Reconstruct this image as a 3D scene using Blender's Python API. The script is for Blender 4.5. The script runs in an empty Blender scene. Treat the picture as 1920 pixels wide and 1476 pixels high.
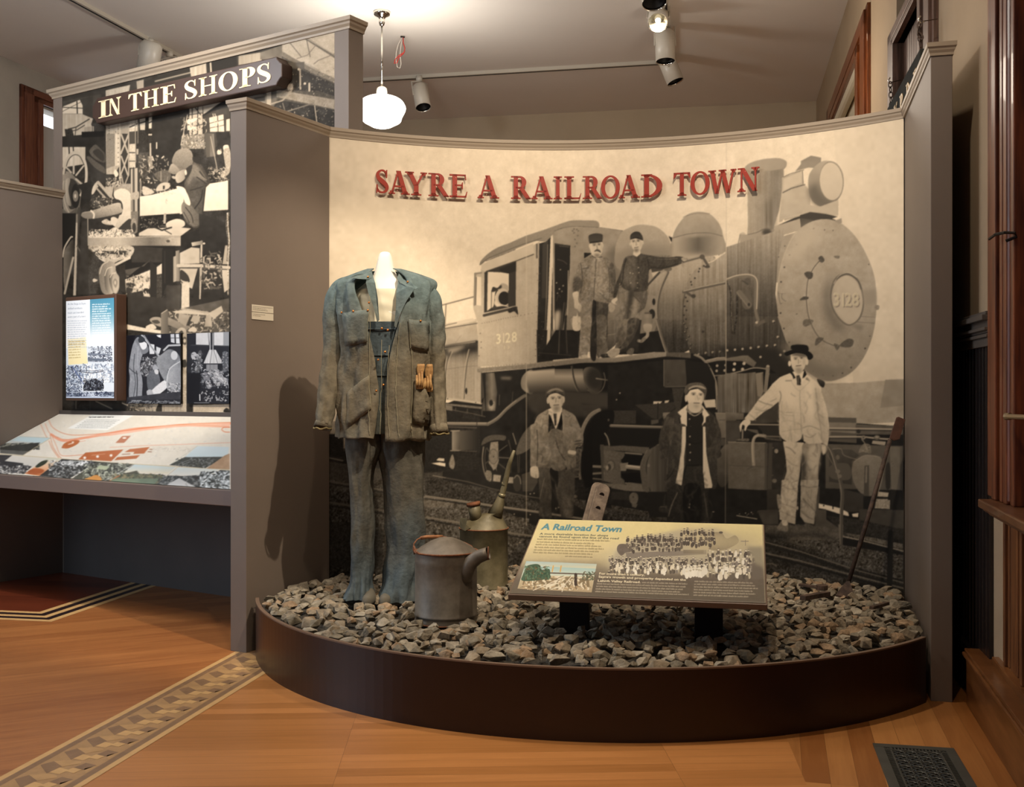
import bpy, bmesh, math, random, re
import numpy as np
from mathutils import Vector, Matrix, noise as mnoise
R = math.radians
C = bpy.context.scene.collection
scene = bpy.context.scene

# ------------------------------------------------------------------ camera
F = 2043.0; CXP = 960.0; CYP = 738.0; EYE = 1.45        # focal length in pixels of the 1920 x 1476 frame
cam_d = bpy.data.cameras.new('camera'); cam = bpy.data.objects.new('camera', cam_d); C.objects.link(cam)
cam.location = (0, 0, EYE); cam.rotation_euler = (R(90), 0, 0)
cam_d.sensor_width = 36; cam_d.lens = F/1920*36; cam_d.clip_end = 60
scene.camera = cam

# ------------------------------------------------------------------ world, lights, exposure
w = bpy.data.worlds.new('world'); scene.world = w; w.use_nodes = True
bg = w.node_tree.nodes['Background']; bg.inputs[0].default_value = (.80, .88, 1.0, 1); bg.inputs[1].default_value = .10
scene.view_settings.view_transform = 'Standard'; scene.view_settings.look = 'None'
scene.view_settings.gamma = 1; scene.view_settings.exposure = 0; scene.view_settings.use_curve_mapping = False
WARM = (1.0, .86, .68)
def lamp(name, kind, loc, power, color=WARM, size=.05, target=None, angle=60, blend=.6, sy=None):
    d = bpy.data.lights.new(name, kind); d.energy = power; d.color = color
    if kind == 'AREA':
        d.shape = 'RECTANGLE'; d.size = size; d.size_y = sy or size
    else: d.shadow_soft_size = size
    if kind == 'SPOT': d.spot_size = R(angle); d.spot_blend = blend
    o = bpy.data.objects.new(name, d); C.objects.link(o); o.location = loc
    if target is not None:
        o.rotation_euler = (Vector(target)-Vector(loc)).to_track_quat('-Z', 'Y').to_euler()
    return o
# assumed, unseen ceiling track heads that light the railroad display
lamp('spot_mannequin', 'SPOT', (.9, 3.6, 4.9), 720, WARM, .03, (-.75, 6.1, 1.7), 34, .5)
lamp('spot_mural_middle', 'SPOT', (.9, 3.9, 5.0), 455, WARM, .05, (.75, 7.1, 2.2), 66, .9)
lamp('spot_mural_left', 'SPOT', (.2, 3.8, 5.0), 200, WARM, .05, (-.6, 7.0, 2.8), 44, .9)
lamp('spot_mural_right', 'SPOT', (1.1, 4.0, 5.0), 170, WARM, .05, (2.0, 6.6, 1.6), 50, .9)
lamp('spot_reader_panel', 'SPOT', (.6, 5.1, 5.0), 300, WARM, .03, (.55, 5.2, .6), 44, .7)
# assumed, unseen track heads for the shops display on the left
lamp('spot_shops', 'SPOT', (-3.2, 4.9, 5.0), 560, (1, .88, .72), .05, (-2.3, 8.0, 2.7), 44, .7)
lamp('spot_desk', 'SPOT', (-3.4, 6.4, 5.0), 170, (1, .93, .84), .04, (-3.0, 7.9, 1.2), 36, .6)
lamp('spot_floor_left', 'SPOT', (-.2, 2.6, 5.0), 215, (1, .84, .62), .05, (-1.5, 5.0, 0), 60, .9)  # both floor spots are assumed, without fixtures
lamp('spot_floor_right', 'SPOT', (.4, 2.2, 5.0), 110, (1, .8, .55), .05, (1.0, 4.2, 0), 60, .9)
# unseen area lights added at left and right as assumed daylight
lamp('window_daylight_left', 'AREA', (-6.2, 4.6, 2.1), 85, (.6, .78, 1.0), 2.4, (-1.2, 5.9, .4), sy=2.6)
lamp('window_daylight_right', 'AREA', (3.9, 9.4, 1.9), 26, (.45, .68, 1.0), .8, (2.1, 5.0, 1.9), sy=2.4)
# unseen fill lights added to brighten ceiling and room (the pendant in view glows itself)
for i, p in enumerate([(-1.7, 4.9, 4.0), (-3.7, 6.6, 4.1), (2.0, 8.9, 3.9), (-1.2, 10.4, 4.2)]):
    lamp('room_fill', 'POINT', p, (100, 140, 34, 95)[i], ((1, .92, .82), (.92, .95, 1.0), (1, .86, .7), (1, .93, .84))[i], .22)  # added fill lights without fixtures

# ------------------------------------------------------------------ helpers
def px(x, y, D): return Vector(((x-CXP)/F*D, D, EYE-(y-CYP)/F*D))
def gp(x, y, z=0):
    D = F*(EYE-z)/(y-CYP); return Vector(((x-CXP)/F*D, D, z))
def tag(o, label=None, cat=None, group=None, kind=None):
    if label: o['label'] = label
    if cat: o['category'] = cat
    if group: o['group'] = group
    if kind: o['kind'] = kind
    return o
def thing(name, label, cat, loc=(0, 0, 0), rz=0, group=None):
    o = bpy.data.objects.new(name, None); C.objects.link(o); o.location = loc; o.rotation_euler = (0, 0, rz)
    o.empty_display_size = .05
    return tag(o, label, cat, group)
def parent_keep(c, p):
    """parent without moving: geometry is given in world space, so undo the parent's transform"""
    c.parent = p; c.matrix_parent_inverse = p.matrix_world_local() if False else world_of(p).inverted()
def world_of(o):
    m = Matrix.LocRotScale(o.location, o.rotation_euler, o.scale)
    return (world_of(o.parent) @ o.matrix_parent_inverse @ m) if o.parent else m
class MB:
    """collects shapes into ONE mesh"""
    def __init__(s): s.v = []; s.f = []; s.m = []; s.cur = 0
    def add(s, vs, fs):
        n = len(s.v); s.v += [tuple(v) for v in vs]; s.f += [tuple(i+n for i in f) for f in fs]; s.m += [s.cur]*len(fs)
        return s
    def box(s, c, d, rot=None):
        x, y, z = d[0]/2, d[1]/2, d[2]/2
        vs = [Vector(p) for p in ((-x, -y, -z), (x, -y, -z), (x, y, -z), (-x, y, -z), (-x, -y, z), (x, -y, z), (x, y, z), (-x, y, z))]
        if rot is not None: vs = [rot @ v for v in vs]
        return s.add([v+Vector(c) for v in vs], [(0, 3, 2, 1), (4, 5, 6, 7), (0, 1, 5, 4), (1, 2, 6, 5), (2, 3, 7, 6), (3, 0, 4, 7)])
    def prism(s, P, ax, t):
        """polygon P (3d points) pushed along ax by t"""
        P = [Vector(p) for p in P]; A = Vector(ax)*t; n = len(P)
        return s.add(P+[p+A for p in P], [tuple(range(n))[::-1], tuple(range(n, 2*n))]+[(i, (i+1) % n, n+(i+1) % n, n+i) for i in range(n)])
    def wall(s, a, b, z0, z1, t=0., off=0.):
        """upright slab from plan point a to b; t thickness away from the normal side, off along the normal"""
        a = Vector((a[0], a[1])); b = Vector((b[0], b[1])); d = (b-a).normalized(); n = Vector((d.y, -d.x))
        a += n*off; b += n*off; A = a-n*t; B = b-n*t
        return s.add([(a.x, a.y, z0), (b.x, b.y, z0), (B.x, B.y, z0), (A.x, A.y, z0), (a.x, a.y, z1), (b.x, b.y, z1), (B.x, B.y, z1), (A.x, A.y, z1)],
                     [(0, 3, 2, 1), (4, 5, 6, 7), (0, 1, 5, 4), (1, 2, 6, 5), (2, 3, 7, 6), (3, 0, 4, 7)])
    def grid(s, rows, cu=False, cv=False):
        """rows of points joined into quads"""
        n = len(rows); m = len(rows[0]); vs = [p for r in rows for p in r]; fs = []
        for i in range(n if cv else n-1):
            for j in range(m if cu else m-1):
                a = i*m+j; b = i*m+(j+1) % m; c = ((i+1) % n)*m+(j+1) % m; d = ((i+1) % n)*m+j
                fs.append((a, b, c, d))
        return s.add(vs, fs)
    def tube(s, P, r, n=8, cap=True, closed=False):
        P = [Vector(p) for p in P]; N = len(P); rr = r if hasattr(r, '__len__') else [r]*N; rows = []
        up = None
        for i, p in enumerate(P):
            if closed: t = P[(i+1) % N]-P[i-1]
            else: t = P[min(i+1, N-1)]-P[max(i-1, 0)]
            t.normalize()
            if up is None: up = t.orthogonal().normalized()
            else:
                up = (up-t*up.dot(t))
                up = up.normalized() if up.length > 1e-6 else t.orthogonal().normalized()
            w_ = t.cross(up)
            rows.append([p+(up*math.cos(a)+w_*math.sin(a))*rr[i] for a in [2*math.pi*k/n for k in range(n)]])
        k = len(s.v); s.grid(rows, True, closed)
        if cap and not closed:
            s.add([], [])
            s.f += [tuple(k+j for j in range(n))[::-1], tuple(k+(N-1)*n+j for j in range(n))]; s.m += [s.cur]*2
        return s
    def lathe(s, c, prof, n=32, mat=None):
        rows = [[Vector((r*math.cos(a), r*math.sin(a), z)) for a in [2*math.pi*k/n for k in range(n)]] for r, z in prof]
        if mat is not None: rows = [[mat @ v for v in r] for r in rows]
        rows = [[v+Vector(c) for v in r] for r in rows]
        return s.grid(rows, True)
    def build(s, name, mat, parent=None, smooth=False, bevel=0, sub=0, solid=0, seg=2):
        me = bpy.data.meshes.new(name); me.from_pydata(s.v, [], s.f)
        for m in (mat if isinstance(mat, (list, tuple)) else [mat]): me.materials.append(m)
        if any(s.m): me.polygons.foreach_set('material_index', s.m)
        if smooth: me.polygons.foreach_set('use_smooth', [True]*len(me.polygons))
        me.update()
        bm = bmesh.new(); bm.from_mesh(me); bmesh.ops.recalc_face_normals(bm, faces=bm.faces); bm.to_mesh(me); bm.free()
        o = bpy.data.objects.new(name, me); C.objects.link(o)
        if parent is not None: parent_keep(o, parent)
        if solid: k = o.modifiers.new('s', 'SOLIDIFY'); k.thickness = solid; k.offset = -1
        if bevel: k = o.modifiers.new('b', 'BEVEL'); k.width = bevel; k.segments = seg; k.limit_method = 'ANGLE'; k.angle_limit = R(40)
        if sub: k = o.modifiers.new('u', 'SUBSURF'); k.levels = sub; k.render_levels = sub
        return o
def struct(o, label=None): o['kind'] = 'structure'; return o
def lin(c):
    if isinstance(c, str): c = [int(c[i:i+2], 16) for i in (0, 2, 4)]
    return tuple((v/255/12.92 if v <= 10 else ((v/255+.055)/1.055)**2.4) for v in c)
def mat(name, col, rough=.6, metal=0, var=0, scale=8, bump=0, bscale=60, col2=None, stretch=None, spec=.5, emis=None, coat=0):
    m = bpy.data.materials.new(name); m.use_nodes = True; N = m.node_tree.nodes; L = m.node_tree.links; B = N['Principled BSDF']
    a = lin(col); B.inputs['Base Color'].default_value = (*a, 1); B.inputs['Roughness'].default_value = rough; B.inputs['Metallic'].default_value = metal
    B.inputs['Specular IOR Level'].default_value = spec; B.inputs['Coat Weight'].default_value = coat
    tc = N.new('ShaderNodeTexCoord'); mp = N.new('ShaderNodeMapping'); L.new(tc.outputs['Object'], mp.inputs[0])
    if stretch: mp.inputs['Scale'].default_value = stretch
    if var or col2:
        n = N.new('ShaderNodeTexNoise'); n.inputs['Scale'].default_value = scale; n.inputs['Detail'].default_value = 6; n.inputs['Roughness'].default_value = .62
        L.new(mp.outputs[0], n.inputs['Vector'])
        r = N.new('ShaderNodeValToRGB'); L.new(n.outputs[0], r.inputs[0])
        b = lin(col2) if col2 else tuple(v*(1-var) for v in a)
        t = a if col2 else tuple(min(1, v*(1+var)) for v in a)
        r.color_ramp.elements[0].position = .36; r.color_ramp.elements[1].position = .64
        r.color_ramp.elements[0].color = (*b, 1); r.color_ramp.elements[1].color = (*t, 1)
        L.new(r.outputs[0], B.inputs['Base Color'])
    if bump:
        n = N.new('ShaderNodeTexNoise'); n.inputs['Scale'].default_value = bscale; n.inputs['Detail'].default_value = 4; L.new(mp.outputs[0], n.inputs['Vector'])
        k = N.new('ShaderNodeBump'); k.inputs['Strength'].default_value = bump; k.inputs['Distance'].default_value = .01
        L.new(n.outputs[0], k.inputs['Height']); L.new(k.outputs[0], B.inputs['Normal'])
    if emis: B.inputs['Emission Color'].default_value = (*lin(emis[0]), 1); B.inputs['Emission Strength'].default_value = emis[1]
    return m
def wood(name, c1, c2, along=(1, 0, 0), pw=.07, plen=1.1, rough=.35, gap=.35, tone=.35, grain=1.0, coat=0.0):
    """boards running along a plan direction, each board its own tone, with grain"""
    m = bpy.data.materials.new(name); m.use_nodes = True; N = m.node_tree.nodes; L = m.node_tree.links; B = N['Principled BSDF']
    B.inputs['Roughness'].default_value = rough; B.inputs['Coat Weight'].default_value = coat; B.inputs['Coat Roughness'].default_value = .25
    tc = N.new('ShaderNodeTexCoord'); mp = N.new('ShaderNodeMapping')
    mp.inputs['Rotation'].default_value = (0, 0, -math.atan2(along[1], along[0])); L.new(tc.outputs['Object'], mp.inputs[0])
    br = N.new('ShaderNodeTexBrick'); L.new(mp.outputs[0], br.inputs['Vector'])
    br.inputs['Scale'].default_value = 1; br.inputs['Brick Width'].default_value = plen; br.inputs['Row Height'].default_value = pw
    br.inputs['Mortar Size'].default_value = .0008; br.inputs['Mortar Smooth'].default_value = .1; br.offset = .37; br.offset_frequency = 1; br.squash = 1
    br.inputs['Color1'].default_value = (0, 0, 0, 1); br.inputs['Color2'].default_value = (1, 1, 1, 1); br.inputs['Mortar'].default_value = (.5, .5, .5, 1); br.inputs['Bias'].default_value = 0
    wn = N.new('ShaderNodeMapping'); wn.inputs['Scale'].default_value = (1.5, 26, 26); L.new(mp.outputs[0], wn.inputs[0])
    ad = N.new('ShaderNodeVectorMath'); ad.operation = 'ADD'
    sc = N.new('ShaderNodeVectorMath'); sc.operation = 'SCALE'; sc.inputs['Scale'].default_value = 9; L.new(br.outputs['Color'], sc.inputs[0])
    L.new(wn.outputs[0], ad.inputs[0]); L.new(sc.outputs[0], ad.inputs[1])
    n = N.new('ShaderNodeTexNoise'); n.inputs['Scale'].default_value = 1.6; n.inputs['Detail'].default_value = 7; n.inputs['Roughness'].default_value = .6; n.inputs['Distortion'].default_value = .5*grain
    L.new(ad.outputs[0], n.inputs['Vector'])
    mx = N.new('ShaderNodeMix'); mx.data_type = 'FLOAT'; mx.inputs[0].default_value = tone; L.new(n.outputs[0], mx.inputs[2]); L.new(br.outputs['Color'], mx.inputs[3])
    r = N.new('ShaderNodeValToRGB'); L.new(mx.outputs[0], r.inputs[0]); r.color_ramp.elements[0].position = .28; r.color_ramp.elements[1].position = .72
    r.color_ramp.elements[0].color = (*lin(c2), 1); r.color_ramp.elements[1].color = (*lin(c1), 1)
    gp_ = N.new('ShaderNodeMix'); gp_.data_type = 'RGBA'; gp_.blend_type = 'MULTIPLY'
    L.new(br.outputs['Fac'], gp_.inputs[0]); L.new(r.outputs[0], gp_.inputs[6]); gp_.inputs[7].default_value = (gap, gap, gap, 1)
    L.new(gp_.outputs[2], B.inputs['Base Color'])
    return m

# ------------------------------------------------------------------ print painter
_rng = np.random.RandomState(7)
def _up(a, n, m):
    """bilinear enlargement of a small random grid"""
    y = np.linspace(0, a.shape[0]-1.001, n); x = np.linspace(0, a.shape[1]-1.001, m)
    yi = y.astype(int); xi = x.astype(int); fy = (y-yi)[:, None]; fx = (x-xi)[None]
    b = a[yi]*(1-fy)+a[yi+1]*fy
    return b[:, xi]*(1-fx)+b[:, xi+1]*fx
_N = 1200
NOISE = {'~': (_up(_rng.randn(600, 600), _N, _N)*.75+_rng.randn(_N, _N)*.5).astype(np.float32),
         '|': (_up(_rng.randn(24, 600), _N, _N)).astype(np.float32),
         '#': (_up(_rng.randn(60, 60), _N, _N)*.6+_up(_rng.randn(170, 170), _N, _N)*.6).astype(np.float32)}
def gauss(a, s, edge=False):
    r = max(1, int(s*2.5)); k = np.exp(-.5*(np.arange(-r, r+1)/s)**2); k /= k.sum()
    a = np.pad(a, r, mode='edge' if edge else 'constant')
    b = sum(k[i]*a[i:i+a.shape[0]-2*r] for i in range(2*r+1))
    return sum(k[i]*b[:, i:i+a.shape[1]-2*r] for i in range(2*r+1))
def smooth(P, closed, n=6):
    P = np.asarray(P, float); N = len(P)
    if N < 3: return P
    out = []
    t = (np.arange(n)/n)[:, None]
    for i in range(N if closed else N-1):
        if closed: a, b, c, d = P[i-1], P[i], P[(i+1) % N], P[(i+2) % N]
        else: a, b, c, d = P[max(i-1, 0)], P[i], P[i+1], P[min(i+2, N-1)]
        out.append(.5*(2*b+(c-a)*t+(2*a-5*b+4*c-d)*t*t+(3*b-a-3*c+d)*t**3))
    if not closed: out.append(P[-1:])
    return np.vstack(out)
class Canvas:
    """a printed sheet: colours in display values, laid down shape by shape"""
    def __init__(s, x0, y0, x1, y1, tone=((1, 0), (.912, 0), (.775, 0)), res=1.0):
        s.x0, s.y0, s.res = x0, y0, res
        s.w = int((x1-x0)*res); s.h = int((y1-y0)*res)
        s.a = np.zeros((s.h, s.w, 3), np.float32); s.tone = tone; s.t = (0, 0, 1)
    def col(s, tok):
        if len(tok) == 6: return np.array([int(tok[i:i+2], 16) for i in (0, 2, 4)], float)
        v = float(tok); return np.array([v*k+o for k, o in s.tone])
    def pts(s, toks):
        ox, oy, k = s.t
        P = np.array([[float(v) for v in t.split(',')] for t in toks])
        return ((P/k+(ox, oy))-(s.x0, s.y0))*s.res
    def box(s, P, pad):
        x0 = max(0, int(P[:, 0].min()-pad)); y0 = max(0, int(P[:, 1].min()-pad))
        x1 = min(s.w, int(P[:, 0].max()+pad)+2); y1 = min(s.h, int(P[:, 1].max()+pad)+2)
        return (x0, y0, x1, y1) if x1 > x0 and y1 > y0 else None
    def mask(s, P, b):
        x0, y0, x1, y1 = b; W = (x1-x0)*3; H = (y1-y0)*3
        Q = (P-(x0, y0))*3; R = np.roll(Q, -1, 0); acc = np.zeros((H, W+1), np.int32)
        for (ax, ay), (bx, by) in zip(Q, R):
            if ay == by: continue
            if ay > by: ax, ay, bx, by = bx, by, ax, ay
            r0 = max(0, math.ceil(ay-.5)); r1 = min(H, math.ceil(by-.5))
            if r1 <= r0: continue
            rows = np.arange(r0, r1); xs = ax+(rows+.5-ay)*(bx-ax)/(by-ay)
            np.add.at(acc, (rows, np.clip(np.ceil(xs-.5), 0, W).astype(int)), 1)
        m = (np.cumsum(acc, 1)[:, :W] & 1).astype(np.float32)
        return m.reshape(y1-y0, 3, x1-x0, 3).mean((1, 3))
    def lay(s, m, b, g):
        x0, y0, x1, y1 = b
        m_ = re.match(r'([0-9a-f/]+)(?::([vhr]))?(.*)$', g)
        st = [s.col(c) for c in m_.group(1).split('/')]
        H, W = m.shape
        mods = re.findall(r'([~|#B])([\d.]+)', m_.group(3))
        for k, v in mods:
            if k == 'B':
                p = int(float(v)*2.5*s.res)+1
                nx0, ny0, nx1, ny1 = max(0, x0-p), max(0, y0-p), min(s.w, x1+p), min(s.h, y1+p)
                mm = np.zeros((ny1-ny0, nx1-nx0), np.float32); mm[y0-ny0:y1-ny0, x0-nx0:x1-nx0] = m
                m = gauss(mm, float(v)*s.res); x0, y0, x1, y1 = nx0, ny0, nx1, ny1; H, W = m.shape
        if len(st) == 1: C = np.broadcast_to(st[0], (H, W, 3)).copy()
        else:
            d = m_.group(2) or 'v'
            if d == 'v': t = np.broadcast_to(np.linspace(0, 1, H)[:, None], (H, W))
            elif d == 'h': t = np.broadcast_to(np.linspace(0, 1, W)[None], (H, W))
            else:
                yy, xx = np.mgrid[0:H, 0:W]; t = np.clip(np.hypot((xx-W/2)/(W/2), (yy-H/2)/(H/2)), 0, 1)
            xp = np.linspace(0, 1, len(st)); C = np.stack([np.interp(t, xp, [c[i] for c in st]) for i in range(3)], 2)
        for k, v in mods:
            if k != 'B':
                yi = (np.arange(y0, y1)) % _N; xi = (np.arange(x0, x1)) % _N
                C = C+(NOISE[k][yi][:, xi]*float(v))[..., None]
        A = s.a[y0:y1, x0:x1]; m = m[..., None]; A[:] = A*(1-m)+C*m
    def poly(s, P, g):
        b = s.box(P, 1)
        if b: s.lay(s.mask(P, b), b, g)
    def line(s, P, w, g):
        w = max(w*s.res, .6); b = s.box(P, w/2+1)
        if not b: return
        x0, y0, x1, y1 = b; m = np.zeros((y1-y0, x1-x0), np.float32)
        for p, q in zip(P[:-1], P[1:]):
            c = s.box(np.array([p, q]), w/2+1)
            if not c: continue
            yy, xx = np.mgrid[c[1]:c[3], c[0]:c[2]]; d = q-p; L = max((d**2).sum(), 1e-9)
            t = np.clip(((xx+.5-p[0])*d[0]+(yy+.5-p[1])*d[1])/L, 0, 1)
            r = np.hypot(xx+.5-p[0]-t*d[0], yy+.5-p[1]-t*d[1])
            mm = np.clip(w/2-r+.5, 0, 1)*min(1, w)
            v = m[c[1]-y0:c[3]-y0, c[0]-x0:c[2]-x0]; np.maximum(v, mm, out=v)
        s.lay(m, b, g)
    def ell(s, c, rx, ry, rot, g):
        a = np.linspace(0, 2*math.pi, 41)[:-1]; r = math.radians(rot); rx *= s.res; ry *= s.res
        x = rx*np.cos(a); y = ry*np.sin(a)
        s.poly(np.stack([c[0]+x*math.cos(r)-y*math.sin(r), c[1]+x*math.sin(r)+y*math.cos(r)], 1), g)
    def run(s, text):
        for ln in text.strip().split('\n'):
            f = ln.split()
            if not f or f[0] == '#': continue
            o = f[0]; k = s.t[2]
            if o == 't': s.t = tuple(float(v) for v in f[1:4])
            elif o == 'p': s.poly(s.pts(f[2:]), f[1])
            elif o == 's': s.poly(smooth(s.pts(f[2:]), True), f[1])
            elif o == 'l': s.line(s.pts(f[3:]), float(f[2])/k, f[1])
            elif o == 'c': s.line(smooth(s.pts(f[3:]), False), float(f[2])/k, f[1])
            elif o == 'e':
                r = f[3].split(','); rx = float(r[0])/k; ry = float(r[-1])/k
                s.ell(s.pts([f[2]])[0], rx, ry, float(f[4]) if len(f) > 4 else 0, f[1])
            elif o == 'd':
                for p in s.pts(f[3:]): s.ell(p, float(f[2])/k, float(f[2])/k, 0, f[1])
            elif o == 'n':      # n colours count size seed x0,y0 x1,y1 : a crowd of small strokes
                P = s.pts(f[5:7]); rg = np.random.RandomState(int(f[4])); cs = f[1].split('/'); z = float(f[3])/k*s.res*.5
                for i in range(int(int(f[2])*1.7)):
                    p = P[0]+rg.rand(2)*(P[1]-P[0]); a = rg.choice([0, 1.57, .5, 2.4, 1.2])+rg.randn()*.2; q = p+np.array([math.cos(a), math.sin(a)])*z*(.3+rg.rand()*1.6)
                    q = np.clip(q, P.min(0), P.max(0))
                    s.line(np.array([p, q]), z*.5*(.4+rg.rand())/s.res, cs[rg.randint(len(cs))])
            elif o == 'f':      # f tones count length angle seed pts : soft folds inside an outline
                P = smooth(s.pts(f[6:]), True); b = s.box(P, 1)
                if not b: continue
                m = s.mask(P, b)[..., None]; full = s.a.copy(); keep = full[b[1]:b[3], b[0]:b[2]]; rg = np.random.RandomState(int(f[5])); cs = f[1].split('/'); ln = float(f[3])/k*s.res; an = math.radians(float(f[4]))
                for i in range(int(f[2])):
                    p = np.array([b[0]+rg.rand()*(b[2]-b[0]), b[1]+rg.rand()*(b[3]-b[1])]); a = an+rg.randn()*.45; d = np.array([math.cos(a), math.sin(a)])*ln*(.4+rg.rand()); n_ = np.array([-d[1], d[0]])*rg.randn()*.22
                    s.line(smooth(np.array([p-d/2, p+n_, p+d/2]), False), ln*(.05+.07*rg.rand())/s.res, cs[i % len(cs)]+'B'+str(round(.8+rg.rand()*.8, 2)))
                A = s.a[b[1]:b[3], b[0]:b[2]]*.42+keep*.58; s.a = full; s.a[b[1]:b[3], b[0]:b[2]] = keep*(1-m)+A*m
            elif o == 'k':      # k clothes heads rows percol size seed x0,y0 x1,y1 : rows of small people
                P = s.pts(f[7:9]); rg = np.random.RandomState(int(f[6])); cb = f[1].split('/'); ch = f[2].split('/'); z = float(f[5])/k*s.res
                nr, nc = int(f[3]), int(f[4])
                for i in range(nr):
                    for j in range(nc):
                        p = P[0]+np.array([(j+.5+rg.randn()*.3)/nc, (i+.2+rg.randn()*.25)/max(1, nr)])*(P[1]-P[0]); c = cb[rg.randint(len(cb))]
                        s.ell(p+(0, z*1.9), z*.95/s.res, z*1.7/s.res, 0, c); s.ell(p, z*.5/s.res, z*.62/s.res, 0, ch[rg.randint(len(ch))])
                        s.line(np.array([p+(-z*.5, -z*.5), p+(z*.5, -z*.5)]), z*.4/s.res, cb[rg.randint(len(cb))])
    def soften(s, r): s.a = np.stack([gauss(s.a[..., i], r*s.res, True) for i in range(3)], 2)
    def sample(s, px, py):
        x = np.clip((px-s.x0)*s.res-.5, 0, s.w-1.001); y = np.clip((py-s.y0)*s.res-.5, 0, s.h-1.001)
        xi = x.astype(int); yi = y.astype(int); fx = (x-xi)[..., None]; fy = (y-yi)[..., None]; A = s.a
        return (A[yi, xi]*(1-fx)+A[yi, xi+1]*fx)*(1-fy)+(A[yi+1, xi]*(1-fx)+A[yi+1, xi+1]*fx)*fy
ART_INFO = """
t 100 540 5.647
p e2ecf6 120,60 660,60 660,1210 120,1210
p eef4fa/ffffff:v 120,100 390,90 390,640 120,640
p 4c8fae/5f9fb9/98c0d2/e8f2f8/ffffff:v 388,100 652,70 652,640 388,640
p fff6d8/ffefb8:v 150,540 345,520 365,800 160,815
p e8f0f8 350,620 652,600 652,1190 130,1190 130,820 365,800
n 9aa4b4/606878/d8e0ea/3a4050 170 34 5 370,620 620,780
p 7c8696 370,690 600,700 600,710 370,715
p 6a7484 370,745 560,750 560,775 370,770
n 606a80/c8d4e4/404858/8c98ac 260 30 6 135,820 300,1100
l 6878a0 12 200,830 330,1030
l 90a4c8 8 240,830 345,1000
n c0ccdc/8490a4/ffffff 160 40 8 300,800 640,1000
c 404654 8 260,880 400,900 530,880
c 505664 6 280,870 400,880 520,870
l 505664 6 350,820 350,900
s 2a2c34 330,1010 360,990 430,960 480,980 530,1020 520,1080 400,1090 320,1080
n 202228/9098a4/404450 130 24 9 320,960 530,1090
p 6a7484~10 130,1110 652,1100 652,1160 130,1165
s e0e8f4 300,1140 370,1100 450,1120 500,1150
n 384058/a8b4c8 120 30 10 135,1100 645,1160
p c8d4e6 130,1150 650,1150 650,1190 130,1190
"""
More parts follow.
